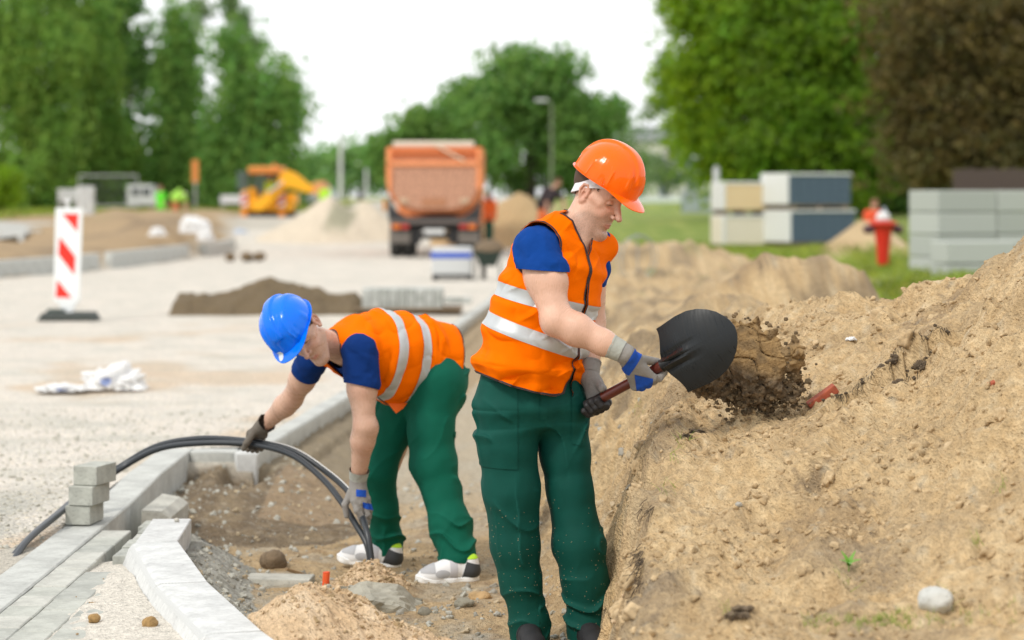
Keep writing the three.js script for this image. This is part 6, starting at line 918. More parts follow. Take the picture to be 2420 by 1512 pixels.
pile('gravel_heap', 'tall pale gravel heap left of the orange truck', 785, 70, 2.2, 2.2, (u, v) => { const a = 1.45 * (1 - Math.hypot(u + .05, v) * 1.05), b = 1.32 * (1 - Math.hypot(u - .42, v - .1) * 1.35), c = .62 * (1 - Math.hypot(u + .5, v) * 1.3); return smax(smax(a, b, .12), c, .3) - .06; }, (X, z, u, v) => { const t = 1 + .06 * n2(X * 3, z * 3), d = ss(.22, .1, Math.abs(u - .13 - .2 * (v + .4))) * ss(.1, -.2, v) * ss(-.85, -.45, v); return mix3([.72, .63, .50], [.32, .32, .22], d * .85).map(q => q * t); }, .12);
pile('sand_heap', 'orange-brown sand heap behind the right side of the truck', 1210, 67, 2.3, 2, (u, v) => { const a = 1.62 * (1 - Math.hypot(u - .08, v) ** 1.15 * 1.1), b = 1.3 * (1 - Math.hypot(u + .42, v) ** 1.2 * 1.3); return smax(a, b, .2) - .06; }, ns([.53, .38, .205]), .05);
// traffic beacon on its rubber foot
{
  const b = thing('warning_beacon', 'white beacon board with red diagonal stripes standing in a dark rubber foot', 'beacon', at(160, 756, 27)), k = 205.6, L = (x, y) => [(x - 160) / k, (756 - y) / k];
  const c = [[-.148, .16], [-.145, .24], [.14, .24], [.165, 1.28], [-.13, 1.28]]; const body = [[-.15, .225], [.135, .225], [.168, 1.28], [-.128, 1.28]].map(a => a);
  add(b, 'board', extr([body[0], [-.1, .2], [-.03, .08], [.05, .08], [.1, .2], body[1], body[2], body[3]], .03, .006), phys(C(.83, .86, .86), .45));
  const uv = (x, y) => { const s = (x - 475) / 235, t = 1 - (y - 490) / 800, xl = lerp(-.15, -.128, t), xr = lerp(.135, .168, t); return [lerp(xl, xr, s), .225 + 1.055 * t]; };
  for (const s of [[[535, 535], [680, 535], [675, 690]], [[515, 735], [665, 910], [660, 1065], [595, 990], [505, 885]], [[500, 1110], [640, 1265], [490, 1260]]]) add(b, 'red_stripe', extr(s.map(a => uv(...a)), .004, 0).translate(0, 0, .037), phys(C(.90, .025, .012), .45));
  add(b, 'lamp_holder', merge([rb(.05, .1, .03, .01, .0, 1.33, .015), mv(new THREE.CylinderGeometry(.032, .04, .05, 14), .0, 1.38, .015)]), MF.white);
  add(b, 'foot', displace(rb(.66, .1, .44, .03, .02, .04, 0), (x, y, z) => [x * (y > .05 ? .9 : 1), y + .012 * n3(x * 9, y * 9, z * 9), z]), std(C(.13, .15, .14), .9, { map: rScuff })); add(b, 'foot_socket', rb(.2, .06, .14, .015, -.12, .1, .06), std(C(.07, .09, .08), .9));
}
// kerb across the road with its two gaps
{
  const t = thing('far_kerb', 'curved concrete kerb line across the road behind the beacon', 'kerb', V(-8.5, .1, -48)), pr = [[.08, -.1], [.08, .25], [.06, .27], [-.08, .27], [-.09, -.1]];
  for (let z = 33; z < 66; z += 1.0) { if ((z > 47.4 && z < 48.9) || (z > 56.7 && z < 58.6)) continue; addW(t, 'kerb_stone', kerbStone(pr, V(kL(z) + .06, .0, -z - .006), V(kL(z + 1) + .06, 0, -z - .994)), M.concrete); }
  for (const [x, y, s, l] of [[545, 607, .13, 'left'], [584, 607, .15, 'middle'], [613, 606, .14, 'right']]) { const m = add(scene, 'earth_lump', rock(s, x, .35, 2, .8), std(C(.16, .11, .06), .95)); m.position.copy(at(x, y, 54.5)); tag(m, l + ' one of three dark earth lumps lying on the gravel road', 'earth lump', 'earth lumps on the road'); }
}
// crumpled plastic sheets and bags
function bag(name, label, p, sx, sy, sz, seed, blue = 0, turn = 0, mat) {
  const g = new THREE.IcosahedronGeometry(1, 20); const idx = mergeVertices((g.deleteAttribute('normal'), g.deleteAttribute('uv'), g)); displace(idx, (x, y, z) => { const k = 1 + .28 * n3(x * 1.6 + seed, y * 1.6, z * 1.6) - .3 * Math.pow(1 - Math.abs(n3(x * 2.6 + seed, y * 2.6, z * 2.6)), 4) + .08 * n3(x * 8, y * 8, z * 8 + seed); return [x * sx * k, Math.max(-.05, y) * sy * k, z * sz * k]; }); softUV(idx); paint(idx, (x, y, z) => blue && Math.hypot((x / sx + .1) * 1.6, (y / sy - .3) * 1.5) < .24 + .2 * n3(x * 14, y * 14, z * 14) ? [.3, .38, .66] : [.84, .84, .83]);
  const m = add(scene, name, idx, mat || phys(WHITE, .35, { vertexColors: true, transmission: .12, thickness: 0 })); m.position.copy(p); m.rotation.y = turn; return tag(m, label, 'plastic');
}
bag('plastic_bag', 'crumpled white plastic bag with blue print lying on the gravel road', at(268, 915, 17.2), .26, .17, .2, 3, 1); bag('plastic_sheet', 'flat white and blue plastic scrap beside the crumpled bag', at(150, 922, 17), .2, .05, .15, 9, 1, .3);
bag('plastic_sheet', 'white crumpled sheet on the earth behind the far kerb, left of the bigger one', at(373, 556, 57), .23, .2, .2, 5); bag('plastic_sheet', 'bigger white crumpled sheet hanging over the end of the far kerb', at(458, 548, 58.5), .42, .42, .3, 6); bag('plastic_sheet', 'tail of white sheet trailing from the bigger crumpled sheet', at(486, 566, 58), .2, .3, .2, 16, 0, .6); bag('plastic_bag', 'small pale blue bag on the sand left of the gravel heap', at(568, 556, 74), .28, .2, .2, 8, 0, 0, phys(C(.45, .52, .62), .5)); bag('plastic_cup', 'crumpled white carton on the grass above the sand bank', at(2172, 708, 27), .14, .1, .1, 11);
bag('plastic_scrap', 'tiny white scrap on the slope right of the shovel', hit(2010, 814, 9, 14), .022, .014, .02, 2);
// stacks
function pack(parts, label, x0, x1, y0, y1, Z, face, cover, turn = .42, sideM) {
  const k = D / Z, w = (x1 - x0) / k / (Math.cos(turn) + .55 * Math.sin(turn)), h = (y1 - y0) / k, t = thing('pallet_pack', label, 'pallet', at((x0 + x1) / 2 + 6, y1, Z), 'packs of paving on pallets', turn), d = w * .75;
  const nb = 6, nr = 4, gap = .008; for (let j = 0; j < nr; j++) for (let i = 0; i < nb; i++) add(t, 'block', bx(w / nb - gap, (h - .2) / nr - gap, .14, -w / 2 + (i + .5) * w / nb, .15 + (j + .5) * (h - .2) / nr, d / 2 - .07), face);
  add(t, 'side_wrap', rb(.03, h - .19, d * 1.005, .008, -w / 2 - .018, .145 + (h - .19) / 2, 0), sideM); add(t, 'core', bx(w - .01, h - .2, d - .16, 0, .15 + (h - .2) / 2, -.08), sideM);
  add(t, 'top_wrap', displace(rb(w + .06, .06, d + .06, .02, 0, h - .03, 0), (x, y, z) => [x, y + .02 * n3(x * 5, 1, z * 5), z]), cover); if (parts) for (const s of [-1, 1]) add(t, 'corner_wrap', rb(.08, h - .2, .05, .01, s * w / 2, .15 + (h - .2) / 2, d / 2), cover);
  for (const s of [-1, 0, 1]) add(t, 'pallet_runner', bx(.1, .09, d, s * w * .42, .045, 0), MF.wood); add(t, 'pallet_deck', bx(w, .04, d, 0, .115, 0), MF.wood); return t;
}
const dk = paintM(.075, .12, .165, .6), filmW = paintM(.76, .78, .76, .4), filmG = paintM(.55, .60, .57, .5), cream = paintM(.80, .62, .36, .7), cream2 = paintM(.80, .74, .60, .7);
pack(0, 'lower pack of dark blue-grey paving blocks beside the pale packs', 1806, 2003, 496, 584, 60, dk, filmW, .42, filmW); pack(0, 'upper pack of dark blue-grey paving blocks with white sheet on top', 1803, 1993, 410, 496, 60, dk, filmW, .42, filmW);
pack(1, 'lower pale pack of paving wrapped in whitish film', 1681, 1806, 508, 590, 60.5, cream2, filmW, .25, cream2); pack(1, 'upper pale pack of yellow-cream paving left of the dark packs', 1681, 1804, 430, 508, 60.5, cream, filmW, .25, filmW);
{ // big concrete blocks, course by course
  const t = thing('block_wall', 'tall stack of long grey concrete blocks at the right edge behind the bank', 'concrete blocks', at(2216, 690, 36)), h = .345; const bm = paintM(.50, .53, .49, .9), bm2 = paintM(.45, .48, .44, .9);
  t.rotation.y = .5; for (let j = 0; j < 5; j++) for (let i = 0; i < 3; i++) add(t, 'block', rb(1.16, h - .012, .72, .02, .58 + i * 1.18 + (j % 2) * .0, -.16 + h * (j + .5), -.36), (i + j) % 2 ? bm : bm2);
  const t2 = thing('block_wall', 'lower stack of grey concrete blocks in front of the tall stack', 'concrete blocks', at(2236, 700, 33)); t2.rotation.y = .3; for (let j = 0; j < 3; j++) for (let i = 0; i < 2; i++) add(t2, 'block', rb(1.1, .31, .5, .02, .55 + i * 1.12, -.2 + .325 * (j + .5), -.25), (i + j) % 2 ? bm2 : bm);
}
{ // pavers on a pallet, a pack with a blue band, a wheelbarrow
  const t = thing('paver_stack', 'low stack of grey pavers on a wooden pallet beside the dark earth heap', 'pavers', at(957, 741, 28.7)), r = rng(7), m2 = [paintM(.46, .48, .45, .9), paintM(.40, .42, .39, .9), paintM(.52, .54, .51, .9)];
  for (let j = 0; j < 3; j++) for (let i = 0; i < 9; i++) for (let k = 0; k < 2; k++) { if (j === 2 && i > 8) continue; add(t, 'paver', rb(.104, .075, .3, .006, -.46 + i * .109, .12 + j * .078, .1 - k * .32), m2[(r() * 3) | 0]); }
  for (let j = 0; j < 1; j++) for (let i = 0; i < 3; i++) add(t, 'paver', rb(.104, .075, .3, .006, .54 + i * .109, .12 + j * .078 + .05, .1), m2[i]);
  for (const z of [-.2, .2]) add(t, 'pallet_runner', bx(1.25, .07, .1, .05, .03, z), MF.wood); add(t, 'pallet_deck', bx(1.3, .03, .8, .05, .07, 0), MF.wood);
  const p = thing('bag_pallet', 'small pallet pack wrapped in white film with a blue band', 'pallet', at(1069, 656, 41.5)); add(p, 'sacks', displace(rb(.72, .5, .6, .05, 0, .3, 0), (x, y, z) => [x, y + .02 * n3(x * 6, y * 6, z * 6), z + .015 * n3(x * 9, y * 9, z * 9)]), paintM(.62, .64, .64, .5)); add(p, 'blue_band', rb(.735, .14, .615, .04, -.01, .4, 0), paintM(.05, .12, .55, .5)); add(p, 'pallet_base', merge([bx(.7, .04, .6, 0, .03, 0), bx(.1, .05, .6, -.3, -.01, 0), bx(.1, .05, .6, .3, -.01, 0)]), MF.dark);
  const w = thing('wheelbarrow', 'dark green wheelbarrow heaped with brown earth', 'wheelbarrow', at(1153, 662, 41)); add(w, 'tray', (() => { const g = new THREE.CylinderGeometry(.36, .2, .26, 4, 1).rotateY(Math.PI / 4); g.scale(.95, 1, .75); return toCreasedNormals(g, .3).translate(0, .38, 0); })(), paintM(.02, .04, .03)); add(w, 'earth_load', displace(new THREE.SphereGeometry(.27, 24, 14), (x, y, z) => [x + .02 * n3(x * 12, y * 12, z * 12), Math.max(0, y) * .78 + .02 * n3(x * 12, y * 12, z * 12 + 3), z * .75]).translate(.02, .5, 0), std(C(.17, .125, .08), .95)); wheel(w, .17, .08, -.08, .16, -.4, 'x'); for (const s of [-1, 1]) { add(w, 'handle', rod(V(s * .2, .3, -.3), V(s * .26, .46, .75), .017), MF.galv); add(w, 'leg', rod(V(s * .2, .3, .2), V(s * .22, 0, .3), .016), MF.dark); }
}
{ // hydrant
  const h = thing('hydrant', 'red pillar hydrant with white cap and dark side outlets standing in the grass', 'hydrant', at(2086, 628, 40)), lathe = p => new THREE.LatheGeometry(p.map(a => new THREE.Vector2(...a)), 28);
  add(h, 'column', lathe([[.0, 0], [.085, .0], [.1, .05], [.115, .3], [.15, .6], [.19, .72], [.19, .76], [0, .76]]), phys(C(.70, .03, .018), .35, { clearcoat: .4 })); add(h, 'cap', lathe([[0, .76], [.12, .76], [.125, .8], [.11, .87], [.07, .92], [0, .93]]), MF.white); add(h, 'flange', lathe([[.19, .69], [.24, .70], [.24, .74], [.19, .75]]), paintM(.8, .05, .02)); for (const s of [-1, 1]) add(h, 'outlet', mv(new THREE.CylinderGeometry(.065, .075, .16, 16), s * .25, .62, 0, 0, 0, Math.PI / 2), paintM(.09, .03, .05)); add(h, 'spindle', rod(V(.02, .92, 0), V(.02, 1.0, 0), .035), paintM(.4, .45, .5));
}
{ // lamp posts, poles, signs
  const post = (label, x, yb, yt, Z, r, arm, col) => { const b = at(x, yb, Z), t = thing('street_lamp', label, 'lamp post', b), h = (yb - yt) / D * Z; add(t, 'pole', rod(V(0, 0, 0), V(0, h, 0), r * 1.5, r), col); const s = arm / D * Z; add(t, 'arm', tube([V(0, h - .1, 0), V(s * .15, h + .12, 0), V(s * .55, h + .22, 0), V(s, h + .2, 0)], r * .7), col); add(t, 'lamp_head', rb(.55, .1, .22, .04, s, h + .2, 0), paintM(.62, .64, .66)); };
  post('thin pale street lamp left of the truck', 805, 470, 252, 150, .1, 52, paintM(.72, .73, .74)); post('concrete street lamp before the round trees', 1303, 480, 248, 100, .05, -24, paintM(.17, .21, .12)); post('far thin street lamp between the backhoe and the truck', 865, 470, 392, 190, .1, -18, paintM(.55, .57, .58));
  const s = thing('orange_sign', 'narrow orange sign board on a thin pole among the left trees', 'sign', at(461, 490, 98)); add(s, 'pole', rod(V(0, 0, 0), V(0, 1.1, 0), .035), MF.galv); add(s, 'board', rb(.27, .95, .04, .01, 0, 1.5, 0), paintM(.72, .26, .06));
  const wp = thing('white_post', 'pale post standing left of the cream pallet packs', 'post', at(1692, 505, 62)); add(wp, 'pole', rod(V(0, 0, 0), V(0, 1.2, 0), .09, .09), paintM(.6, .62, .62)); add(wp, 'cap', mv(new THREE.ConeGeometry(.1, .08, 12), 0, 1.24, 0), MF.grey);
  const f = thing('mesh_fence', 'mobile wire fence panel in front of the blue fence', 'fence', at(258, 492, 100)), k = 55.5; add(f, 'frame', merge([rod(V(-1.28, 0, 0), V(-1.28, 1.4, 0), .025), rod(V(1.2, 0, 0), V(1.2, 1.4, 0), .025), rod(V(-1.28, 1.4, 0), V(1.2, 1.4, 0), .025), rod(V(-1.28, .1, 0), V(1.2, .1, 0), .025)]), MF.galv); const wires = []; for (let i = 1; i < 16; i++) wires.push(rod(V(-1.28 + i * .155, .1, 0), V(-1.28 + i * .155, 1.4, 0), .004, .004, 4)); tag(add(f, 'mesh_wire', merge(wires), MF.galv), null, null, null, 'stuff');
  const bl = thing('blue_fence', 'blue board fence seen between the trunks of the left trees', 'fence', at(150, 486, 124)); for (let i = 0; i < 9; i++) { if (i % 4 === 2) continue; add(bl, 'panel', rb(1.05, 1.5, .05, .01, -4 + i * 1.12, .75, 0), paintM(.015, .085, .23)); add(bl, 'post', rb(.08, 1.6, .1, .01, -4.56 + i * 1.12, .8, 0), paintM(.02, .07, .18)); }
  const bf = thing('board_fence', 'dark brown board fence under the reddish tree', 'fence', at(2260, 470, 58)); for (let i = 0; i < 14; i++) add(bf, 'board', rb(.17, .75 + .03 * (i % 3), .03, .006, i * .178, .35, 0), paintM(.075, .05, .042)); add(bf, 'rail', rb(2.6, .08, .04, .01, 1.2, .4, -.04), paintM(.07, .045, .04));
  const hp = thing('wire_coil', 'thin wire hoop standing on the sand behind the standing man', 'wire', at(1505, 610, 25)); const ring = (R2, rz) => mv(new THREE.TorusGeometry(R2, .0055, 6, 60), 0, 0, 0, .1, .5 + rz, 0); add(hp, 'hoop', ring(.25, 0), std(C(.3, .34, .34), .7)); add(hp, 'hoop', ring(.235, .25), std(C(.3, .34, .34), .7)); add(hp, 'stake', rod(V(.02, -.3, 0), V(.0, .27, 0), .006), std(C(.3, .33, .33), .7));
  const gr = thing('guard_rail', 'pale guard rail far behind the standing man\'s hat', 'rail', at(1560, 488, 120)); add(gr, 'rail', rb(5.5, .5, .06, .02, .3, .25, 0), paintM(.68, .74, .72)); for (let i = 0; i < 4; i++) add(gr, 'post', rb(.1, .8, .1, .02, -2 + i * 1.5, .0, -.08), MF.grey);
}
// vehicles parked far away on the left
function van(label, x0, x1, y0, y1, Z, col, long) {
  const k = D / Z, w = (x1 - x0) / k, h = (y1 - y0) / k, t = thing('parked_van', label, 'van', at((x0 + x1) / 2, y1, Z)); add(t, 'body', extr([[-w / 2, .25], [w / 2, .25], [w / 2, h * .5], [w * .42, h * .62], [w * .3, h * .95], [w * .22, h], [-w / 2 + .05, h], [-w / 2, h * .93]], 1.7, .04).translate(0, 0, -1.7), col);
  for (const [a, b] of long ? [[-.42, -.2], [-.16, .04], [.08, .26]] : [[-.36, -.08], [0, .27]]) add(t, 'window', rb((b - a) * w, h * .28, .03, .01, (a + b) / 2 * w, h * .74, .05), MF.glass); for (const s of [-.32, .32]) wheel(t, .27, .2, s * w, .27, -.1, 'z'); add(t, 'bumper', rb(.1, .2, 1.6, .03, w / 2 + .04, .42, -.85), MF.grey); add(t, 'headlamp', rb(.05, .14, .25, .02, w / 2 + .03, h * .42, -.2), MF.white);
}
van('white van parked beside the green-suited worker', 302, 372, 438, 496, 108, paintM(.60, .62, .62)); van('long white minibus parked behind the bending green worker', 445, 535, 430, 492, 112, paintM(.66, .68, .67), 1); van('pale car parked behind the boom of the yellow backhoe', 688, 742, 452, 486, 118, paintM(.6, .64, .64)); van('small white car beyond the gravel heap', 722, 790, 440, 480, 135, paintM(.62, .66, .68));
{ const t = thing('barrier_beam', 'long white barrier beam left of the yellow backhoe', 'barrier', at(550, 486, 100)); add(t, 'beam', rb(1.05, .36, .2, .03, 0, .26, 0), paintM(.72, .74, .76)); for (const s of [-.42, .42]) add(t, 'foot', rb(.14, .2, .4, .02, s, .05, 0), MF.grey);
  const b = (label, x0, x1, y0, y1, Z) => { const k = D / Z, w = (x1 - x0) / k, h = (y1 - y0) / k, t = thing('block_pack', label, 'block pack', at((x0 + x1) / 2, y1, Z), 'pale packs behind the beacon'); const n = 4; for (let j = 0; j < n; j++) for (let i = 0; i < 3; i++) add(t, 'block', rb(w / 3 - .01, h / n - .015, .5, .015, -w / 2 + (i + .5) * w / 3, (j + .5) * h / n, -.25), paintM(.62 + .08 * ((i + j) % 2), .64 + .08 * ((i + j) % 2), .64 + .07 * ((i + j) % 2))); };
  b('left low pack of pale blocks behind the beacon', 136, 183, 446, 474, 75); b('right tall pack of pale blocks behind the beacon', 181, 218, 440, 508, 74.5); const st = thing('pack_stand', 'grey timber stand under the low pack of pale blocks', 'stand', at(160, 512, 75)); for (const s of [-.26, .26]) add(st, 'leg', rb(.1, .5, .3, .01, s, .25, -.2), MF.grey); add(st, 'deck', rb(.68, .05, .5, .01, 0, .49, -.25), MF.grey);
}
{ // pale building beyond the right trees
  const Z = 165, k = D / Z, b = thing('apartment_building', 'pale far building half hidden by leaves behind the standing man\'s hat', 'building', at(1580, 488, Z)), w = 9.5, h = 4.6, wm = paintM(.66, .66, .58, .9); add(b, 'wall', bx(w, h, 5, -.3, h / 2, -2.5), wm); const rf = add(b, 'roof', extr([[-w / 2 - .5, 0], [w / 2 + .5, 0], [w / 2 - 1, 1.0], [-w / 2 + 1, 1.0]], 5.4, .02).translate(-.3, h, -5.2), paintM(.35, .38, .40)); add(rf, 'chimney', bx(.5, .9, .5, 1.5, h + 1.1, -2), wm);
  for (let j = 0; j < 2; j++) for (let i = 0; i < 5; i++) { const f = add(b, 'window', rb(.95, 1.1, .08, .02, -4.1 + i * 1.9, 1.1 + j * 1.9, .0), MF.white); add(f, 'pane', rb(.8, .95, .04, .01, -4.1 + i * 1.9, 1.1 + j * 1.9, .05), phys(C(.12, .16, .18), .1)); }
  const gf = thing('grey_fence', 'blue-grey panel fence left of the cream pallet packs', 'fence', at(1640, 500, 95)); for (let i = 0; i < 4; i++) add(gf, 'panel', rb(.38, .9, .04, .01, -.35 + i * .4, .4, 0), paintM(.36, .42, .44)); add(gf, 'rail', rb(1.6, .06, .05, .01, .25, .7, .03), MF.grey);
}
// ---------------------------------------------------------------- trees and grass
const TR = rng(2024);
const leafMat = (r, g, b) => new THREE.MeshPhysicalMaterial({ color: C(r, g, b), roughness: .8, transmission: .5, thickness: 0, specularIntensity: .4, side: THREE.DoubleSide });
function sprayGeo(n, R, s, hang, seed) { // a spray of single leaves, some hanging
  const r = rng(seed), P = [], N = [], I = [];
  for (let i = 0; i < n; i++) {
    const c = V(r() * 2 - 1, r() * 2 - 1, r() * 2 - 1).multiplyScalar(R); if (hang) { c.y = (r() * 2 - 1) * R * 2.2; c.x *= .5; c.z *= .5; } const d = V(r() - .5, (hang ? -.8 : -.25) + (r() - .5), r() - .5).normalize(), q = V(r() - .5, r() - .5, r() - .5).cross(d).normalize(), l = s * (.7 + .6 * r()), w = l * .36, nn = q.clone().cross(d), o = i * 4;
    for (const v of [c, c.clone().addScaledVector(d, l * .5).addScaledVector(q, w), c.clone().addScaledVector(d, l), c.clone().addScaledVector(d, l * .5).addScaledVector(q, -w)]) { P.push(v.x, v.y, v.z); N.push(nn.x, nn.y, nn.z); } I.push(o, o + 1, o + 2, o, o + 2, o + 3);
  }
  const g = new THREE.BufferGeometry(); g.setAttribute('position', new THREE.Float32BufferAttribute(P, 3)); g.setAttribute('normal', new THREE.Float32BufferAttribute(N, 3)); g.setIndex(I); return g;
}
const SPR = { round: sprayGeo(9, .46, .30, 0, 1), hang: sprayGeo(9, .36, .25, 1, 2), fine: sprayGeo(9, .36, .21, 0, 3) };
const BARK = std(C(.14, .115, .09), .95, { map: rScuff }), BARKW = std(C(.5, .48, .44), .9, { map: rScuff });
// blobs: [dx, dy, rx, ry, sprays] in picture units at distance Z; sprays sit in clumps so the crown keeps gaps
function tree(name, label, dx, Z, yb, o) {
  const k = D / Z, b0 = at(dx, yb, Z), t = thing(name, label, o.cat || 'tree', b0, o.group), top = at(dx + (o.lean || 0), o.trunkTop, Z).sub(b0), list = [];
  const tr = o.trunkR || .22; if (o.trunkTop < yb) { const mid = top.clone().multiplyScalar(.5).add(V(.12, 0, .1)); const g = tube([V(0, -.3, 0), mid, top], tr, 9, 14); const P = g.attributes.position; for (let i = 0; i < P.count; i++) { const y = clamp(P.getY(i) / top.y, 0, 1), cx = y < .5 ? lerp(0, mid.x, y * 2) : lerp(mid.x, top.x, y * 2 - 1), cz = y < .5 ? lerp(0, mid.z, y * 2) : lerp(mid.z, top.z, y * 2 - 1), s = 1.15 - .85 * y; P.setX(i, cx + (P.getX(i) - cx) * s); P.setZ(i, cz + (P.getZ(i) - cz) * s); } g.computeVertexNormals(); add(t, 'trunk', g, o.bark || BARK); }
  for (const [bx0, by, rx, ry, n] of o.blobs) { const c = at(bx0, by, Z).sub(b0), X = rx / k, Y = ry / k, Zr = o.depth ? o.depth : X * .9, nc = Math.max(4, Math.round(n * (o.den || .4) / (o.per || 26))); for (let q = 0; q < nc; q++) { let u, v, w, d; do { u = TR() * 2 - 1; v = TR() * 2 - 1; w = TR() * 2 - 1; d = u * u + v * v + w * w; } while (d > 1); const e = Math.pow(d, -.22); u *= e * .92; v *= e * .92; w *= e * .92; const cc = V(c.x + u * X, c.y + v * Y, c.z + w * Zr), cr = (o.clump || .85) * (.6 + .8 * TR()), m = Math.round((o.per || 26) * (.6 + .8 * TR())), sh = TR(); for (let i = 0; i < m; i++) { const g = () => (TR() + TR() + TR() - 1.5) * .9; list.push([cc.x + g() * cr * 1.25, cc.y + g() * cr * (o.hang ? 1.6 : .8), cc.z + g() * cr * 1.25, sh]); } }
    // limb to the blob
    if (o.limbs !== 0) { const s = top.clone().multiplyScalar(clamp((c.y - Y * .3) / top.y, .25, .95)); if (s.distanceTo(c) > .4) add(t, 'limb', tube([s, s.clone().lerp(c, .5).add(V(0, .15, 0)), c], tr * .32, 6, 8), o.bark || BARK); } }
  const im = new THREE.InstancedMesh(SPR[o.spray || 'round'], o.mat, list.length), m4 = new THREE.Matrix4(), qt = new THREE.Quaternion(), eu = new THREE.Euler(), col = new THREE.Color(); im.name = 'crown'; im.userData.kind = 'stuff';
  list.forEach(([x, y, z, sh], i) => { eu.set(o.hang ? (TR() - .5) * .5 : TR() * 6.28, TR() * 6.28, o.hang ? (TR() - .5) * .5 : TR() * 6.28); qt.setFromEuler(eu); const s = (o.size || 1) * (.75 + .5 * TR()); m4.compose(V(x, y, z), qt, V(s, s, s)); im.setMatrixAt(i, m4); const v = .8 + .4 * TR(), yl = (TR() - .4) * .3 + (sh - .5) * .12; col.setRGB(v * (1 + yl), v, v * (1 - yl * .5)); im.setColorAt(i, col); });
  im.castShadow = im.receiveShadow = true; t.add(im); return t;
}
const gBirch = leafMat(.21, .38, .06), gDark = leafMat(.11, .25, .045), gMid = leafMat(.17, .35, .065), gRoundHaze = leafMat(.165, .335, .065), gFarHaze = leafMat(.22, .42, .13), gLime = leafMat(.23, .39, .006), gLime2 = leafMat(.16, .30, .008), gBrown = leafMat(.15, .125, .033), gGrey = leafMat(.20, .32, .13);  // haze over the far and round centre trees is painted into their greens
tree('birch_tree', 'big weeping birch filling the top left corner', 60, 108, 486, { trunkTop: 60, trunkR: .2, bark: BARKW, spray: 'hang', hang: 1, mat: gBirch, blobs: [[40, 450, 150, 40, 700], [20, 60, 110, 130, 1300], [110, 130, 90, 130, 1100], [10, 250, 100, 130, 1200], [120, 310, 90, 110, 1000], [60, 400, 110, 70, 700], [60, -60, 120, 90, 500]] });
tree('birch_tree', 'second weeping birch, taller, right of the corner birch', 215, 112, 486, { trunkTop: 30, trunkR: .2, bark: BARKW, spray: 'hang', hang: 1, mat: gBirch, blobs: [[230, 450, 110, 40, 600], [190, 40, 80, 110, 900], [220, 150, 90, 110, 1100], [200, 280, 90, 120, 1100], [260, 350, 80, 90, 800], [190, 410, 90, 60, 500]] });
tree('dark_tree', 'dark green tree behind the two birches with drooping right edge', 300, 122, 486, { trunkTop: 60, mat: gDark, blobs: [[265, 30, 60, 60, 400], [300, 90, 52, 60, 420], [305, 190, 55, 70, 500], [310, 320, 60, 90, 600], [320, 420, 60, 50, 350]] });
tree('slender_tree', 'slender pointed tree in the middle of the left row', 425, 112, 486, { trunkTop: 60, trunkR: .17, mat: gMid, spray: 'hang', hang: 1, clump: .7, blobs: [[425, 70, 20, 45, 260], [415, 130, 36, 50, 420], [410, 200, 50, 60, 600], [430, 270, 60, 60, 700], [415, 340, 70, 60, 700], [430, 420, 76, 50, 600]] });
tree('spire_tree', 'thin see-through spires rising above the last left tree', 560, 126, 480, { trunkTop: 0, trunkR: .12, mat: gGrey, spray: 'fine', clump: .45, per: 14, blobs: [[545, 20, 12, 50, 60], [565, 60, 14, 70, 120], [540, 110, 20, 40, 110], [600, 100, 14, 40, 70], [470, 40, 16, 40, 40], [575, 150, 40, 40, 160]] });
tree('broad_tree', 'broad tree at the right end of the left row, leaning over the backhoe', 585, 110, 486, { trunkTop: 160, trunkR: .2, mat: gMid, spray: 'hang', hang: 1, blobs: [[550, 160, 40, 45, 420], [560, 430, 100, 40, 500], [590, 230, 78, 60, 800], [560, 310, 90, 60, 700], [640, 320, 62, 60, 480], [690, 275, 30, 22, 90], [600, 400, 100, 55, 700], [505, 390, 50, 60, 350], [672, 220, 22, 26, 60], [655, 410, 45, 45, 250]] });
tree('hedge_bush', 'low dark bushes along the foot of the left trees', 480, 116, 486, { cat: 'bush', trunkTop: 470, limbs: 0, mat: gDark, blobs: [[380, 440, 60, 40, 300], [470, 440, 60, 45, 320], [560, 445, 60, 40, 280]] });
tree('far_tree', 'far pale green tree left of the distant lamp', 735, 205, 470, { trunkTop: 420, mat: gFarHaze, size: 1.5, clump: 1.3, blobs: [[715, 400, 34, 34, 200], [752, 408, 36, 30, 200], [735, 440, 60, 25, 220]] });
tree('far_tree', 'far tree with rounded top just left of the truck', 850, 200, 470, { trunkTop: 400, mat: gFarHaze, size: 1.5, clump: 1.3, blobs: [[840, 390, 36, 36, 240], [875, 400, 36, 34, 220], [845, 440, 70, 26, 260], [915, 410, 40, 40, 200]] });
tree('oak_tree', 'large round green tree in the centre behind the truck', 1250, 150, 470, { trunkTop: 260, trunkR: .4, mat: gRoundHaze, size: 1.25, clump: 1.15, blobs: [[1215, 165, 62, 48, 520], [1290, 190, 70, 55, 520], [1190, 250, 90, 70, 800], [1300, 270, 100, 80, 850], [1110, 230, 45, 40, 260], [1220, 360, 120, 80, 900], [1340, 370, 90, 80, 700], [1380, 240, 55, 55, 400], [1430, 310, 60, 60, 450], [1450, 390, 70, 60, 450]] });
tree('oak_tree', 'lower round tree at the left shoulder of the big centre tree', 1030, 146, 470, { trunkTop: 340, trunkR: .3, mat: gRoundHaze, size: 1.25, clump: 1.1, blobs: [[1080, 290, 60, 50, 420], [1010, 320, 55, 46, 360], [950, 355, 42, 36, 220], [1000, 400, 90, 50, 520], [1090, 380, 80, 70, 560], [910, 350, 26, 22, 80]] });
tree('thin_birch', 'thin pale birch with sparse leaves beside the right trees', 1572, 135, 480, { trunkTop: 150, trunkR: .12, bark: BARKW, mat: gGrey, spray: 'fine', clump: .5, per: 16, blobs: [[1573, 140, 10, 40, 40], [1575, 210, 28, 40, 130], [1560, 270, 34, 36, 160], [1600, 330, 46, 50, 220], [1560, 390, 40, 40, 160], [1620, 420, 40, 40, 160]] });
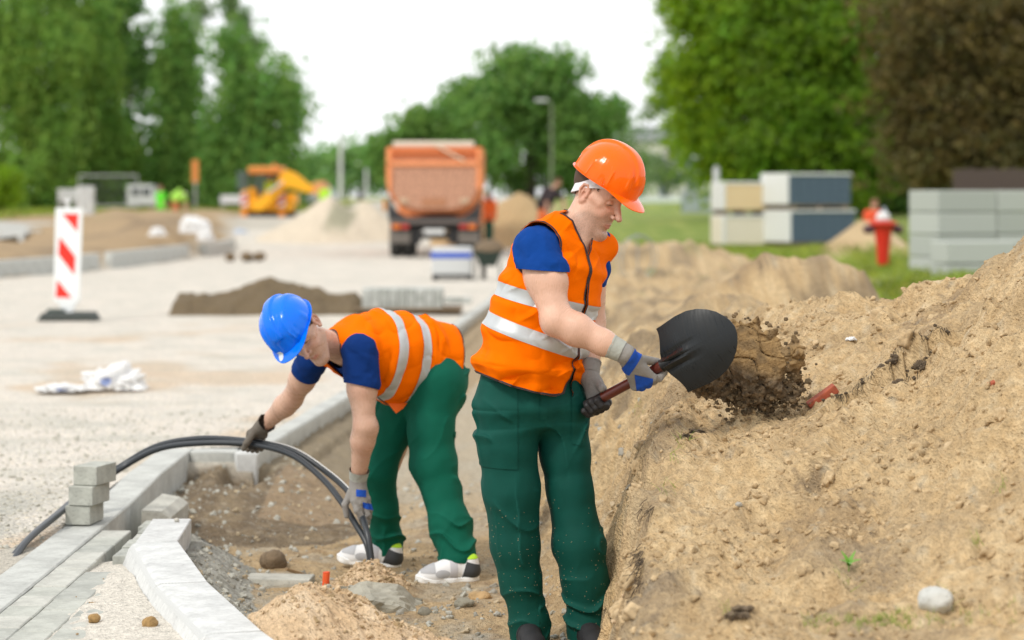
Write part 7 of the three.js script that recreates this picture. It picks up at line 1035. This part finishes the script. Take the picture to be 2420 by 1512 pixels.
tree('lime_tree', 'bright yellow-green tree nearest the gap on the right', 1740, 82, 480, { trunkTop: 100, trunkR: .2, mat: gLime, size: .72, clump: 1.15, per: 44, den: .8, blobs: [[1680, 20, 52, 60, 500], [1690, 130, 52, 60, 500], [1720, 230, 70, 60, 650], [1700, 320, 60, 55, 480], [1760, 400, 70, 45, 480], [1770, 60, 60, 80, 550], [1640, 200, 24, 30, 80]] });
tree('lime_tree', 'broad yellow-green tree above the dark paving packs', 1930, 80, 485, { trunkTop: 80, trunkR: .25, mat: gLime2, size: .72, clump: 1.15, per: 44, den: .8, blobs: [[1850, 40, 80, 90, 850], [1960, 70, 90, 100, 900], [1870, 200, 80, 70, 750], [1990, 220, 90, 70, 800], [1900, 330, 90, 65, 800], [2010, 350, 80, 60, 650], [1950, 430, 90, 40, 450], [2080, 60, 80, 100, 500], [2140, 30, 70, 80, 400], [2130, 200, 60, 80, 400], [2110, 330, 60, 60, 350]] });
tree('shade_tree', 'dark green undergrowth behind the dark paving packs', 2080, 86, 490, { cat: 'bush', trunkTop: 400, limbs: 0, mat: gDark, blobs: [[2060, 430, 80, 60, 500], [2000, 470, 60, 40, 250], [2160, 440, 60, 60, 350], [2220, 460, 70, 60, 350], [2100, 530, 40, 40, 160], [2320, 440, 120, 60, 500], [2150, 300, 60, 80, 400]] });
tree('copper_tree', 'reddish brown leaved tree in the top right corner', 2290, 66, 500, { trunkTop: 60, trunkR: .22, mat: gBrown, size: .8, spray: 'fine',  clump: 1.15, per: 44, den: .8, blobs: [[2150, 20, 60, 60, 300], [2210, 60, 60, 90, 500], [2300, 40, 100, 100, 1100], [2400, 110, 80, 100, 800], [2210, 190, 60, 70, 450], [2290, 200, 90, 80, 950], [2390, 260, 80, 70, 700], [2200, 300, 70, 55, 600], [2290, 340, 80, 50, 600], [2390, 370, 60, 40, 400], [2190, 380, 40, 35, 200]] });
tree('young_tree', 'small yellow-green sapling at the left edge of the road', 0, 92, 490, { cat: 'sapling', trunkTop: 430, trunkR: .05, mat: gLime, spray: 'fine', size: .8, clump: .4, blobs: [[0, 430, 20, 30, 90], [5, 460, 22, 24, 80]] });
{ // grass on the right and along the far left
  const blades = []; const r = rng(5); for (let i = 0; i < 9; i++) { const l = .1 + .14 * r(), a = r() * 6.28, b = .06 + .1 * r(); const g = new THREE.BufferGeometry(), x = (r() - .5) * .12, z = (r() - .5) * .12, c = Math.cos(a), s = Math.sin(a), w = .007; g.setAttribute('position', new THREE.Float32BufferAttribute([x - w * c, -.02, z - w * s, x + w * c, -.02, z + w * s, x + b * s * .4 + w * .7 * c, l * .6, z - b * c * .4, x + b * s, l, z - b * c], 3)); g.setIndex([0, 1, 2, 0, 2, 3]); g.computeVertexNormals(); blades.push(g); }
  const tuft = mergeGeometries(blades), gm = new THREE.MeshPhysicalMaterial({ color: C(.26, .37, .04), roughness: .75, transmission: .35, thickness: 0, side: THREE.DoubleSide }), put = (label, n, f) => { const im = new THREE.InstancedMesh(tuft, gm, n), m = new THREE.Matrix4(), q = new THREE.Quaternion(), col = new THREE.Color(); im.name = numbered('grass'); let k = 0; for (let i = 0; i < n; i++) { const s = f(); if (!s) continue; q.setFromAxisAngle(V(0, 1, 0), r() * 6.28); const z = .6 + .9 * r(); m.compose(s, q, V(z, z * (.4 + .35 * r()), z)); im.setMatrixAt(k, m); const v = .7 + .6 * r(); col.setRGB(v * (1 + .5 * r() * r()), v, v * .8); im.setColorAt(k++, col); } im.count = k; im.castShadow = im.receiveShadow = true; scene.add(im); tag(im, label, null, null, 'stuff'); };
  put('rough green grass on the right beyond the sand bank', 26000, () => { const Z = 24 + 40 * Math.pow(r(), 1.2), X = 1.5 + Z * .23 * r(); const [h, kd] = land(X, Z); if (h - farH(X, Z) > .5 - .2 * r() || n2(X * 1.2, Z * .8) < -.25 || X < 1.5 + 1.6 * ss(40, 20, Z) * 1.6) return null; return V(X, h, -Z); });
  put('thin grass on the verge before the left trees', 9000, () => { const Z = 74 + 46 * r(), X = -8 - 18 * r(); if (Z < 104 && X > -16) return null; return V(X, land(X, Z)[0], -Z); });
}
renderer.render(scene, camera);
